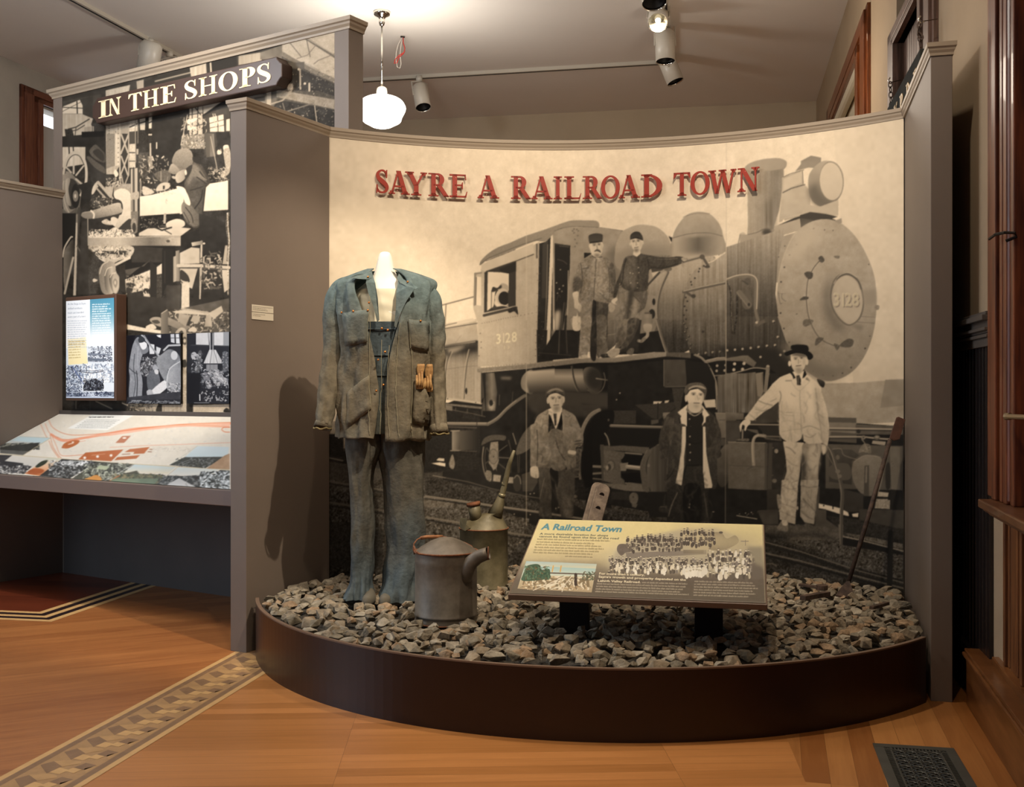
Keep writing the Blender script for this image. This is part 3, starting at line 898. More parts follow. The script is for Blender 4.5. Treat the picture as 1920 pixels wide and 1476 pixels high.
p 168/136/100/70:v|7~4#3 0,-90 640,-300 560,0 530,400 560,640 0,640
s 44B4 0,960 680,1010 700,1180 500,1280 400,1200 0,1040
c 118 34 20,250 130,215 260,210 320,260 325,400 320,560 345,680
c 190 12 20,242 130,205 260,198 332,250 338,400 332,560
e 92 235,270 34,40
c 74 12 180,262 240,300
e 96 230,480 56,90
l 112 60 150,390 250,520
l 128 10 120,385 235,530
e 60 250,515 14,18
s 66 200,570 300,570 260,610
e 96 340,718 34,28
e 190 335,705 18,14
l 100 36 360,712 440,680
e 84 440,675 26,32
c 50~26 14 20,270 60,400 60,600 80,820
c 50~26 14 125,420 120,640 90,820
c 120~26 6 24,270 66,400 64,600 84,820
d 176 13 510,692 555,858 525,945 440,952 352,965 268,975 182,985 102,993 20,1000 625,1008 583,1048 372,1070
d 40 8 518,704 563,870 533,957 448,964 360,977
p 118/96:v~4 0,1085 180,1055 240,1055 330,1130 300,1180 180,1115 0,1110
d 176 18 98,1143 198,1140 90,1205 182,1200 450,1172
p 28 0,1115 170,1115 300,1180 480,1200 600,1280 380,1468 340,1250 0,1260
d 190 17 98,1143 198,1140 90,1205 182,1200
c 150 12 0,1258 170,1220 310,1185 450,1200
p 120/100:v|14#5 0,1265 320,1230 400,1468 0,1468
p 140|10 330,1240 400,1230 400,1468 320,1468
p 118/140:h 430,1190 470,1190 440,1468 400,1468
e 128 445,1195 22
# beam, couplers
t 1360 700 5.647
p 110/96:v|14#5 0,0 400,0 380,260 300,420 0,420
p 132 320,0 385,0 390,260 340,240
p 118/134:h 425,0 470,0 420,200 395,260
p 44 470,0 560,0 600,120 480,180
p 70#6 400,200 570,200 570,520 240,540 300,450
p 118/90:v#5 0,410 195,425 195,490 0,500
p 70#5 0,500 160,500 160,700 0,760
s 34 970,60 1050,90 1040,150 1000,130
l 150 14 240,542 570,546
p 96 220,590 340,600 360,650 230,600
p 84~6 380,590 570,600 600,720 420,700
p 50 340,560 570,560 570,700 440,680
p 104/96:v#5~3 30,730 420,740 430,1240 30,1220
l 150 7 30,728 430,738
l 70 5 40,975 400,990
p 80 420,740 450,740 440,1240 415,1235
p 50#6 450,730 640,730 640,1300 440,1300
p 74 460,740 500,740 490,1300 440,1300
e 150~10 540,825 20,24
e 110~8 520,1140 26,22
d 90 8 505,790 500,1080
c 150 32 300,970 290,800 300,700 340,660 420,665
c 184 8 292,940 283,780 298,690 350,655
l 120 12 420,668 600,672
c 84 12 235,1015 300,985
l 140 16 183,600 180,710
s 100~14 120,700 240,690 240,720 130,715
p 40#4 0,1240 440,1240 440,1468 0,1468
# right of tall man
p 138/120:v#6 1080,470 1390,470 1385,660 1085,660
p 92 1090,465 1385,475 1385,525 1090,520
p 96#8 1380,540 1880,560 1880,650 1380,650
l 176 14 1090,580 1760,592
l 60 10 1090,598 1760,610
e 50 1410,615 22
p 88 1120,620 1390,640 1390,740 1100,720
l 172 16 1090,672 1460,672 1600,690 1760,700
l 56 10 1090,690 1460,690
e 140 1462,680 24,22
e 90 1462,682 10
e 110 1605,680 34,26
e 160 1605,676 20,10
p 168~5 1560,712 1700,725 1690,765 1550,745
p 96/84:v#5 1060,750 1880,770 1880,1240 1060,1220
p 76/60:v#5 1100,800 1340,810 1420,870 1340,930 1340,1180 1100,1150
c 128 8 1110,810 1220,800 1260,870 1420,920
c 118 7 1080,860 1140,960 1200,980
s 88 1110,980 1300,960 1320,1120 1120,1110
e 110 1190,890 20,26
s 128~12 1410,840 1460,750 1530,760 1540,850 1480,830
c 150~16 10 1445,700 1480,750 1500,830 1440,820
d 50 5 1518,770 1518,800
s 134/110:v#5~4 1340,1000 1370,930 1480,870 1620,880 1680,980 1640,1220 1560,1300 1450,1280 1380,1200 1345,1100
c 160 6 1360,940 1480,870 1640,890
p 80 1475,980 1520,975 1520,1300 1465,1300
p 128 1485,990 1505,985 1500,1160 1480,1160
s 52 1700,990 1740,960 1745,1200 1700,1210
p 116#5 1740,780 1850,780 1850,1300 1760,1300
d 70 4 1760,935 1775,960 1790,985 1770,1000
p 60#4 1260,1230 1460,1280 1460,1468 1260,1468
p 190~10 1620,1255 1730,1265 1720,1310 1615,1300
p 150~20 1600,1330 1720,1330 1720,1400 1600,1400
p 40 1750,1230 1860,1240 1850,1440 1740,1440
p 34 1000,1230 1220,1240 1220,1400 1000,1380
p 74 880,1180 1000,1200 990,1468 960,1468
p 222 990,1380 1215,1410 1215,1460 990,1430
d 40 8 1042,1400 1140,1410 1140,1425
# ground bits
t 1360 900 5.647
p 34#4 0,110 440,110 440,350 560,330 560,480 0,460
p 60/50:v#4 440,100 560,100 560,330 440,330
p 68#6 340,325 560,325 560,470 400,470
c 84 5 340,350 370,325 560,322
l 176 8 120,378 335,414
d 150~40 6 150,362 215,352 245,362 275,345 290,360 230,375
p 86/74:v#6 950,310 1070,320 1070,420 1190,500 1190,590 950,560
p 226 990,250 1215,300 1300,345 1310,385 1215,362 990,290
p 226 1340,360 1410,350 1405,395 1350,390
d 34 8 1042,272 1140,285 1140,302
p 36#4 1000,110 1220,130 1220,300 1000,250
p 72#5 1420,310 1900,320 1900,520 1420,460
p 50~8#6 1070,380 1420,420 1900,530 1900,640 1240,560
p 190~10 1620,140 1720,150 1720,180 1610,175
p 160~16 1600,200 1750,215 1740,310 1580,300
p 40 1750,110 1860,110 1850,300 1740,300
p 84~8#8 420,480 560,480 1190,500 1230,600 1100,680 800,700 600,640 420,560
p 96~8#6B4 660,560 900,540 1200,560 1180,640 900,660 700,620
p 40~10B3 420,560 640,570 680,640 420,640
p 50~16#8 420,640 700,700 1500,1000 1890,1080 1890,1180 1400,1080 420,860
p 76~30#8 700,640 1220,640 1880,760 1880,1060 1500,960
l 120 10 425,660 800,760 1400,960 1890,1090
l 40 26 425,690 800,790 1400,1000 1890,1130
l 110~10 16 425,775 800,860 1200,970 1890,1150
l 36 20 425,800 800,890 1200,1000 1890,1190
l 180 9 1240,598 1420,635 1890,755
p 100~24 1260,560 1500,600 1700,640 1880,680 1880,740 1400,620
p 30#3 1240,610 1420,645 1890,770 1890,800 1240,690
l 36 60 1750,560 1740,1100
p 60~26#8 430,880 600,920 1100,1060 1000,1090 430,1020
c 110 10 440,890 500,890 540,910
p 112~5 1195,470 1250,470 1240,700 1210,680
# hose
t 1360 700 5.647
c 88 36 1070,760 1130,840 1180,1000 1215,1120 1240,1300 1230,1468
c 150 9 1065,755 1120,840 1170,1000 1203,1120 1228,1300
e 120 1190,1040 26,22
e 120 1210,1090 24,20
t 1360 900 5.647
c 84 36 1215,0 1240,120 1232,300 1228,500 1225,680
c 130 9 1203,0 1228,120 1218,300 1216,500 1214,680
t 1360 480 5.647
s 96B7 1100,240 1060,420 1080,600 1180,760 1260,790 1160,680 1100,520 1100,360
s 120B8 600,980 900,1270 1100,1310 1300,1200 1150,1180 900,1100 760,900
s 186B9 640,100 760,-200 900,-320 1000,-200 800,0
# ===== men =====
# tall man right
t 1360 700 5.647
p 206/186/150:v~4#5 612,720 830,735 835,770 800,950 770,1200 765,1468 565,1468 600,1200 650,1040 640,900
s 150~5#8 835,740 1020,745 1010,850 985,980 985,1200 965,1330 950,1468 820,1468 800,1250 805,1050 810,860
s 60B3 810,860 850,900 850,1100 830,1300 800,1300 800,1050
s 44B2 830,1140 900,1160 985,1180 980,1200 880,1200 820,1180
s 190B3 880,800 980,760 1000,900 960,1080 900,1000
c 158B.7 9 640,900 700,960 760,980
c 158B.7 8 650,1100 700,1060 720,1000
c 138B.7 12 625,1150 700,1160 750,1140
c 158B.7 9 600,1220 640,1180 700,1200
c 144B.7 8 640,1300 700,1290 760,1320
c 132B.7 10 640,780 690,800 740,850
c 118B.7 12 820,1350 880,1420 940,1440
c 144B.7 9 840,1100 900,1130 960,1150
c 210B.7 10 860,1260 900,1340 930,1400
p 222/196:v~4#4 680,0 740,20 780,10 860,10 900,40 960,90 1000,150 1040,260 1080,400 1100,560 1095,700 1080,770 1025,740 880,750 830,720 820,640 800,700 740,735 650,725 600,690 570,640 565,300 540,320 480,370 420,400 300,500 250,500 200,480 280,380 350,280 440,190 500,110 580,40
s 226B6 600,80 700,60 760,200 760,350 640,330 590,200
s 232B5 880,80 930,120 940,400 900,500 860,300
s 170B4 960,140 985,200 1000,420 1040,470 1060,700 1040,740 1020,560 980,420 950,250
c 158B.7 9 955,160 970,300 980,420 1000,520 1015,620 1018,700
c 138B.7 9 575,190 590,240 570,330
c 168B.7 7 790,180 790,300 800,450 805,600 815,700
c 188B.7 6 700,90 740,150 790,185 850,130 890,90
c 132B.7 10 640,80 700,78
c 108B.7 10 855,60 890,78
c 158B.7 6 640,415 710,415
c 178B.7 7 600,300 605,430 720,450
c 176B.7 8 600,620 700,600 800,590
c 188B.7 7 590,520 680,500 780,540
c 150B.7 8 820,580 900,560 1000,600
c 150B.7 8 840,660 900,680 960,640
c 144B.7 10 350,290 420,320 500,340
c 158B.7 9 320,380 400,400 440,380
c 158B.7 9 250,430 300,470 320,500
c 150B.7 7 480,300 540,270
c 158B.7 8 985,430 1040,470
c 168B.7 7 1010,520 1050,560
c 178B.7 7 1030,620 1080,640
s 216 150,560 170,520 210,490 260,500 265,530 230,570 215,610 200,600 205,560 180,550 165,620 155,600
s 150 1010,760 1060,760 1080,800 1060,850 1030,860
s 206 1020,760 1060,770 1060,830 1035,850
p 236 700,0 740,70 830,70 850,0
p 44 700,-10 720,0 745,60 720,60
p 44 845,-10 860,10 820,70 810,50
p 30 750,30 780,25 795,60 800,125 760,125 755,70
t 1360 480 5.647
p 230 705,1225 840,1220 830,1310 790,1370 730,1310
p 28 750,1270 785,1262 800,1310 798,1368 762,1368
s 226/200:v 690,1060 700,1030 860,1040 860,1100 840,1180 810,1230 770,1245 730,1220 700,1160
e 220 680,1140 16,30
e 214 862,1120 18,36
s 60B2 690,1050 740,1032 850,1045 860,1070 760,1058
e 128B1.3 745.0,1088.0 22,11
e 60 745.0,1091.0 8,6
l 110B.6 6 725.0,1077.0 765.0,1076.0
e 128B1.3 807.5,1078.0 22,11
e 60 807.5,1081.0 8,6
l 110B.6 6 785.0,1067.0 830.0,1066.0
e 176B2 833.5,1115.0 12,44
e 196B2 757.5,1114.0 9,34
e 168B1.2 793.5,1118.0 7,14
l 150 8 775,1095 775,1140
l 110 10 750,1165 800,1160
s 150B3 740,1190 810,1190 800,1240 760,1235
s 24 625,1030 690,1000 750,990 860,1000 920,1040 925,1080 880,1100 850,1050 760,1030 690,1045 650,1060
s 120/40:v 700,990 710,960 770,930 860,960 870,1010
s 26 700,985 710,945 860,945 872,1010 760,1000
p 30 690,1240 710,1225 745,1290 730,1300
p 30 835,1215 850,1225 860,1260 815,1300
c 108B.7 8 860,1290 880,1310
# his shoes
t 1360 900 5.647
p 200/170:v~6#6 600,0 770,0 765,120 750,300 740,470 660,450 575,420 570,280 590,120
p 170/150:v~6#6 800,0 990,0 975,120 955,300 940,470 840,450 790,380 785,250
c 148B.7 9 610,60 680,100 750,90
c 144B.7 9 590,250 660,270 740,300
c 138B.7 9 580,330 650,360 740,400
c 118B.7 11 810,60 880,80 970,70
c 108B.7 11 820,200 880,260 950,330
c 118B.7 10 800,330 870,390 940,420
p 30 770,60 800,60 790,440 745,440
s 120~8 550,520 570,470 600,430 660,440 665,500 650,545
s 200 600,430 650,430 655,480 610,480
s 84~6 840,460 900,470 960,520 975,550 900,555 860,520
e 170 762,298 12,20
s 130~10 545,160 590,180 590,300 560,300
# man 1 (moustache)
t 1040 380 5.647
p 118/100:v~8#10 270,1040 570,1050 560,1200 530,1468 440,1468 430,1100 400,1468 270,1468 290,1250
s 74/60:h|5~6 430,1060 580,1050 560,1200 550,1468 440,1468
s 140/120:v~12#12 255,1060 300,1040 400,1050 420,1200 380,1300 350,1468 270,1468 290,1250
s 34 400,1060 440,1060 420,1468 395,1400
s 132/140/120:v~16#12 195,940 200,820 240,690 260,640 330,590 390,560 480,560 560,600 610,640 640,720 640,820 630,940 590,1060 500,1055 430,1040 405,1020 380,1045 280,1040 260,980 270,860 250,940
s 158~14B3 420,580 500,600 560,750 560,900 480,980 400,900 380,760
s 84~8B2 200,820 240,780 290,830 260,930 200,950
c 70 10 275,640 290,740 290,860 270,960
c 80 8 570,680 580,800 580,950
c 74~6 10 200,850 240,830
c 84 9 300,700 360,690
c 76 7 440,600 430,750 420,900 415,1010
c 90 7 480,960 540,1020 580,1050
s 90~10 580,660 620,650 645,760 640,920 600,960 590,820
s 210/180:v~5 190,960 250,945 250,1040 285,1100 270,1160 240,1130 210,1110 205,1040
s 170~6 580,1060 635,1090 630,1140 590,1160 570,1120
s 206~3 190,1215 230,1200 240,1165 250,1200 275,1220 270,1345 195,1345
c 170 7 195,1220 175,1240 185,1300
s 222/200:v 375,430 500,420 505,500 490,550 460,580 420,575 385,530
e 206 372,460 10,22
e 206 508,455 9,20
s 60/80:v 360,390 365,345 430,326 500,335 510,365 500,405 430,412 372,425
s 44 372,418 430,408 500,405 500,415 420,428 374,432
e 128B1.3 420.0,447.0 22,11
e 60 420.0,450.0 8,6
l 110B.6 6 405.0,436.0 435.0,435.0
e 128B1.3 470.0,441.5 22,11
e 60 470.0,444.5 8,6
l 110B.6 6 455.0,430.5 485.0,429.5
e 176B2 496.0,478.5 12,44
e 196B2 420.0,477.5 9,34
e 168B1.2 456.0,481.5 7,14
s 84 418,520 440,495 475,500 490,530 450,515
l 130 7 448,455 450,490
s 120B2 420,545 480,545 460,575 430,570
l 60 6 395,565 440,585 500,575
e 200 455,590 18,10
e 200 428,790 6
# man 2
s 96/88:v~8#6 690,890 960,900 960,1100 860,1200 760,1468 640,1468 720,1250 690,1100 670,1000
s 134~8#10B2 690,900 780,920 780,1040 740,1200 690,1160 680,1000
s 150~8#8B3 820,1000 900,1080 820,1250 720,1440 700,1400 780,1220
s 60B3 790,930 830,950 800,1200 740,1320 720,1300 770,1150
c 70 8 800,960 850,1000 900,1050
s 76/66:v~8#6 620,1000 640,880 690,760 720,650 750,580 830,560 860,570 900,540 960,550 1080,570 1200,580 1310,570 1380,590 1350,640 1250,680 1150,700 1040,700 1000,720 990,820 970,930 800,935 720,900 690,850 680,900 650,1000
s 104~8B3 770,600 850,600 860,900 740,860 700,820
c 44 8 760,590 730,700 720,820 690,880
c 44 7 980,580 1000,700
c 110~8 8 1060,600 1180,600 1300,590
c 40 8 1020,690 1160,690 1300,650
c 50 6 885,580 890,700 880,900
d 206 6 887,688 892,742 877,850 877,904 800,745 805,850 830,750
s 206 600,1040 650,1005 665,1030 640,1060 660,1080 620,1070
s 200~8 1340,590 1380,580 1400,610 1360,620
l 150 10 1350,630 1360,680
s 226/206:v 805,400 820,380 920,375 930,430 915,490 880,525 845,515 815,460
p 214 835,510 905,500 910,540 870,575 830,550
e 200 800,440 8,18
e 200 936,425 8,18
s 50/74:v 800,390 805,340 850,308 900,315 930,360 930,395 870,378 820,380
s 34 800,392 830,375 880,368 930,390 930,400 860,380
e 128B1.3 835.0,409.0 22,11
e 60 835.0,412.0 8,6
l 110B.6 6 820.0,398.0 850.0,397.0
e 128B1.3 885.0,403.0 22,11
e 60 885.0,406.0 8,6
l 110B.6 6 870.0,392.0 900.0,391.0
e 176B2 911.0,440.0 12,44
e 196B2 835.0,439.0 9,34
e 168B1.2 871.0,443.0 7,14
l 150 7 862,415 862,455
l 120 9 845,478 885,470
s 110B2 840,495 890,490 880,520 850,520
# lower legs of men 1/2 and shoes
t 1040 600 5.647
s 150/128:v~12#14 300,-30 390,-30 380,120 370,250 350,350 330,400 260,400 265,300 270,150
s 90/110:h~10#10 440,-30 545,-30 545,200 560,330 500,380 450,390 430,200
s 40 400,0 440,0 440,400 380,400 380,200
s 190~10 270,380 330,370 350,400 260,412
s 50~8 490,370 560,355 640,390 560,400 500,400
c 180 10 300,180 360,190 370,230
c 170 8 300,280 350,250
s 130/100:v~10#10 700,0 860,0 840,80 760,180 720,260 650,310 640,280 690,200 740,100
s 70~6#6 780,0 900,0 830,200 740,300 700,290 760,180
s 168~8 560,350 610,310 680,300 690,340 660,380 590,398
s 96~10 760,350 800,300 840,310 820,370
c 190 6 640,310 700,310
# man 3 (left, cap)
t 780 620 5.647
p 30 1400,880 1560,850 1560,1060 1400,1060
s 236 1405,830 1540,810 1530,900 1480,1050 1440,960 1400,880
p 40 1455,880 1490,878 1485,1000 1470,1010
p 22 1400,880 1425,900 1480,1055 1420,1060 1405,1000
p 22 1545,850 1555,1050 1480,1055 1530,930
s 150/112:v~8#10 1410,1070 1540,1060 1600,1180 1580,1468 1430,1468 1420,1250
s 168/150/120:v~8#9 1400,840 1350,860 1290,900 1260,960 1230,1060 1210,1200 1210,1300 1215,1450 1290,1450 1410,1455 1420,1250 1400,1100 1405,950
s 150/140/120:v~8#9 1545,840 1620,860 1680,900 1720,980 1765,1090 1770,1180 1740,1230 1690,1250 1690,1440 1600,1460 1580,1300 1540,1150 1555,1000
c 84 8 1280,1050 1290,1200 1280,1440
c 190 8 1340,900 1320,1050 1360,1250
c 100 8 1380,1100 1400,1250 1410,1400
c 96 8 1640,1000 1680,1120
c 56 9 1680,1190 1730,1190 1765,1170
c 56 9 1680,1160 1720,1160 1755,1140
c 60 9 1690,1220 1740,1215
c 74 8 1480,1160 1500,1270 1570,1370
c 190 7 1550,880 1560,1040 1545,1150
c 110 7 1350,880 1380,890 1400,850
c 100 7 1580,900 1610,920 1630,900
s 110~12 1220,1330 1270,1340 1260,1380 1215,1370
c 80 8 1290,1300 1340,1320 1330,1400 1290,1400
c 70 8 1600,1290 1640,1320 1690,1310
s 208 1620,1265 1690,1275 1680,1310 1615,1300
s 222/200:v 1400,700 1420,660 1550,650 1560,740 1545,800 1500,850 1460,845 1420,800
e 206 1398,740 14,36
e 206 1562,730 14,36
p 210 1430,820 1540,800 1530,860 1460,870
s 90/76:v~6 1370,680 1385,620 1430,595 1500,588 1560,620 1575,670 1560,690 1480,640 1400,670 1380,710
s 150 1385,660 1430,620 1510,612 1560,650 1480,630 1420,650
c 40 12 1390,700 1420,670 1490,655 1560,690
e 128B1.3 1450.0,716.5 22,11
e 60 1450.0,719.5 8,6
l 110B.6 6 1430.0,705.5 1470.0,704.5
e 128B1.3 1520.0,710.0 22,11
e 60 1520.0,713.0 8,6
l 110B.6 6 1500.0,699.0 1540.0,698.0
e 176B2 1546.0,747.0 12,44
e 196B2 1470.0,746.0 9,34
e 168B1.2 1506.0,750.0 7,14
l 140 8 1483,715 1480,760
l 110 10 1460,790 1510,786
s 130B3 1460,810 1520,805 1500,850 1470,850
t 780 780 5.647
p 84/60:v~6#8 1290,540 1420,550 1600,570 1680,540 1680,800 1660,1070 1540,1075 1480,800 1470,700 1430,900 1440,1075 1300,1060 1310,850
s 34 1420,560 1500,570 1500,760 1470,720 1450,900 1430,700
s 104~10B3 1560,850 1640,900 1640,1050 1570,1060
c 128~6 6 1310,880 1330,780 1360,660
p 150/128:v~8#10 1210,100 1290,60 1290,530 1215,530
p 150/110:v~8#10 1600,100 1740,150 1770,260 1690,340 1690,540 1600,575
p 150/110:v~8#10 1290,100 1410,180 1420,555 1290,540
s 120~8#8 1415,170 1540,160 1590,300 1580,550 1430,540
c 60 8 1280,150 1290,300 1280,530
c 60 8 1480,260 1520,380 1580,470
c 56 9 1680,270 1750,260
c 56 9 1690,300 1760,290
c 74 8 1290,400 1340,420 1330,490 1290,490
c 74 8 1610,420 1650,440 1690,420
s 212 1615,365 1690,375 1680,410 1615,400
s 206/180:v~5 1215,545 1280,535 1300,590 1300,650 1270,660 1220,640 1210,600
# man 4 (coat with pale trim)
t 1040 600 5.647
s 66/56:v~6#6 1310,940 1230,980 1180,1020 1140,1150 1110,1280 1110,1340 1150,1430 1180,1468 1720,1468 1740,1340 1760,1300 1750,1180 1720,1060 1660,990 1590,950
s 40 1400,930 1560,930 1570,1468 1390,1468
p 90/50:v~5 1180,1020 1260,1040 1240,1300 1180,1468 1140,1400 1110,1300
p 232/206:v~3 1405,895 1300,980 1340,1020 1330,1040 1370,1250 1370,1340 1335,1468 1385,1468 1400,1300 1400,1010
p 232/206:v~3 1560,900 1640,1010 1600,1030 1590,1200 1605,1468 1570,1468 1560,1250 1565,1010
s 130~20 1405,930 1560,930 1560,980 1480,1010 1410,980
s 40 1430,1000 1560,1000 1560,1100 1420,1100
c 176~30 10 1430,990 1480,1015 1530,995
c 176 8 1440,1130 1415,1170 1480,1220 1560,1245
d 150 9 1428,1050 1430,1230 1432,1322 1430,1410
c 100~6 8 1260,1040 1250,1200 1230,1400
c 96~6 8 1690,1040 1710,1200 1700,1400
c 34 9 1620,1030 1640,1200 1640,1468
c 34 9 1320,1040 1330,1200 1300,1468
s 236/214:v 1400,800 1420,750 1560,730 1580,800 1565,880 1520,930 1460,930 1410,870
e 216 1392,830 14,40
s 206 1420,880 1550,880 1545,960 1480,985 1420,950
s 100/80:v~8 1370,760 1390,700 1440,670 1540,665 1600,710 1610,760 1590,820 1570,770 1520,720 1450,725 1400,790
s 168 1420,720 1480,695 1560,700 1600,735 1500,712 1430,740
c 50 9 1395,790 1440,735 1510,722 1580,770
e 128B1.3 1470.0,785.5 22,11
e 60 1470.0,788.5 8,6
l 110B.6 6 1450.0,774.5 1490.0,773.5
e 128B1.3 1547.5,790.5 22,11
e 60 1547.5,793.5 8,6
l 110B.6 6 1530.0,779.5 1565.0,778.5
e 176B2 1573.5,827.5 12,44
e 196B2 1497.5,826.5 9,34
e 168B1.2 1533.5,830.5 7,14
l 176 8 1510,800 1520,850
l 120 10 1475,880 1530,882
s 170B2 1470,900 1530,905 1500,935
t 1040 800 5.647
s 72/52:v~6#6 1160,0 1400,0 1390,400 1280,600 1240,700 1190,690 1180,400 1110,220 1110,100
s 66/52:v~6#6 1560,0 1740,0 1760,230 1720,300 1720,600 1680,660 1620,560
p 40 1390,0 1570,0 1570,400 1390,400
p 222/206:v~3 1350,0 1390,0 1390,150 1370,330 1370,430 1345,625 1280,600 1310,450 1340,250
p 222/206:v~3 1570,0 1595,0 1605,280 1640,480 1670,620 1665,650 1590,655 1570,480
p 50/36:v~5 1190,680 1280,610 1345,625 1400,420 1560,420 1590,655 1620,700 1640,1010 1190,1005
c 110~8 10 1205,950 1240,830 1300,700
c 76~6 12 1620,960 1600,820 1580,700
s 24 1370,640 1540,640 1540,1005 1380,1005
d 150 9 1432,105 1430,190 1436,275 1430,355
c 30 9 1400,150 1480,180 1560,165
c 34 8 1190,560 1240,500 1280,420
c 100~6 6 1230,150 1200,330 1190,500
e 176 1425,855 7
l 190 5 1430,815 1430,835
# print seams
t 0 0 1
l 205~4 1.1 1362,268 1361,700
l 120~4 1.1 1361,700 1360,985
l 176~4 1.1 987,600 987,985
l 214~4 .8 987,277 987,600
# soft modelling over clothes and metal
t 1360 700 5.647
f 130/236/150/230/170 60 130 75 1 680,0 860,10 960,90 1040,260 1100,560 1080,770 880,750 740,735 570,640 565,320 700,200
f 140/232/160 26 120 150 2 580,40 570,280 400,420 200,500 300,360 480,110
f 110/224/140/210/90 50 110 100 3 612,720 830,735 835,770 770,1200 765,1468 565,1468 640,900
f 70/180/60/150/190 50 120 80 4 840,740 1020,745 985,1200 950,1468 820,1468 800,1250
t 1360 900 5.647
f 100/220/130/200 40 100 60 5 600,0 770,0 740,470 575,420 590,120
f 70/190/60/170 40 100 70 6 800,0 990,0 940,470 840,450 785,250
s 60~10B3 480,520 640,560 1000,560 1180,640 900,600 600,600
t 1040 380 5.647
f 80/176/96/160/70 80 110 80 7 260,640 480,560 610,640 640,820 590,1060 400,1020 280,1040 260,980
f 60/150/80/170 60 120 85 8 270,1050 560,1050 540,1468 280,1468
f 44/120/60/110 60 110 75 9 690,760 750,580 900,540 1000,720 970,930 800,935 690,850
f 40/104/56 30 130 170 10 1000,560 1380,580 1350,640 1040,700
f 66/160/80/150 60 130 110 11 680,900 960,920 900,1200 760,1468 640,1468
t 1040 600 5.647
f 70/180/90 40 90 85 13 265,0 545,0 550,380 260,400
f 60/150/80 30 100 120 14 700,0 900,0 740,330 650,310
t 780 620 5.647
f 96/200/110/180/84 90 120 80 15 1260,900 1400,850 1600,850 1740,1000 1770,1200 1690,1440 1220,1440 1215,1200
t 780 780 5.647
f 84/190/100/170 70 110 85 16 1210,100 1740,150 1690,540 1290,550 1215,500
f 44/110/56/100 60 150 85 17 1290,560 1680,560 1660,1060 1310,1060
t 1040 600 5.647
f 40/110/50/96 70 150 85 18 1140,1040 1300,960 1340,1250 1330,1468 1150,1440
f 40/110/50/96 50 150 95 19 1620,1020 1740,1120 1760,1300 1720,1468 1620,1468
t 1040 800 5.647
f 34/84/44/76 70 150 88 20 1190,600 1400,420 1560,420 1640,700 1640,1000 1190,1000
f 40/104/50 40 150 80 21 1110,100 1340,60 1300,560 1190,680
t 1040 380 5.647
"""
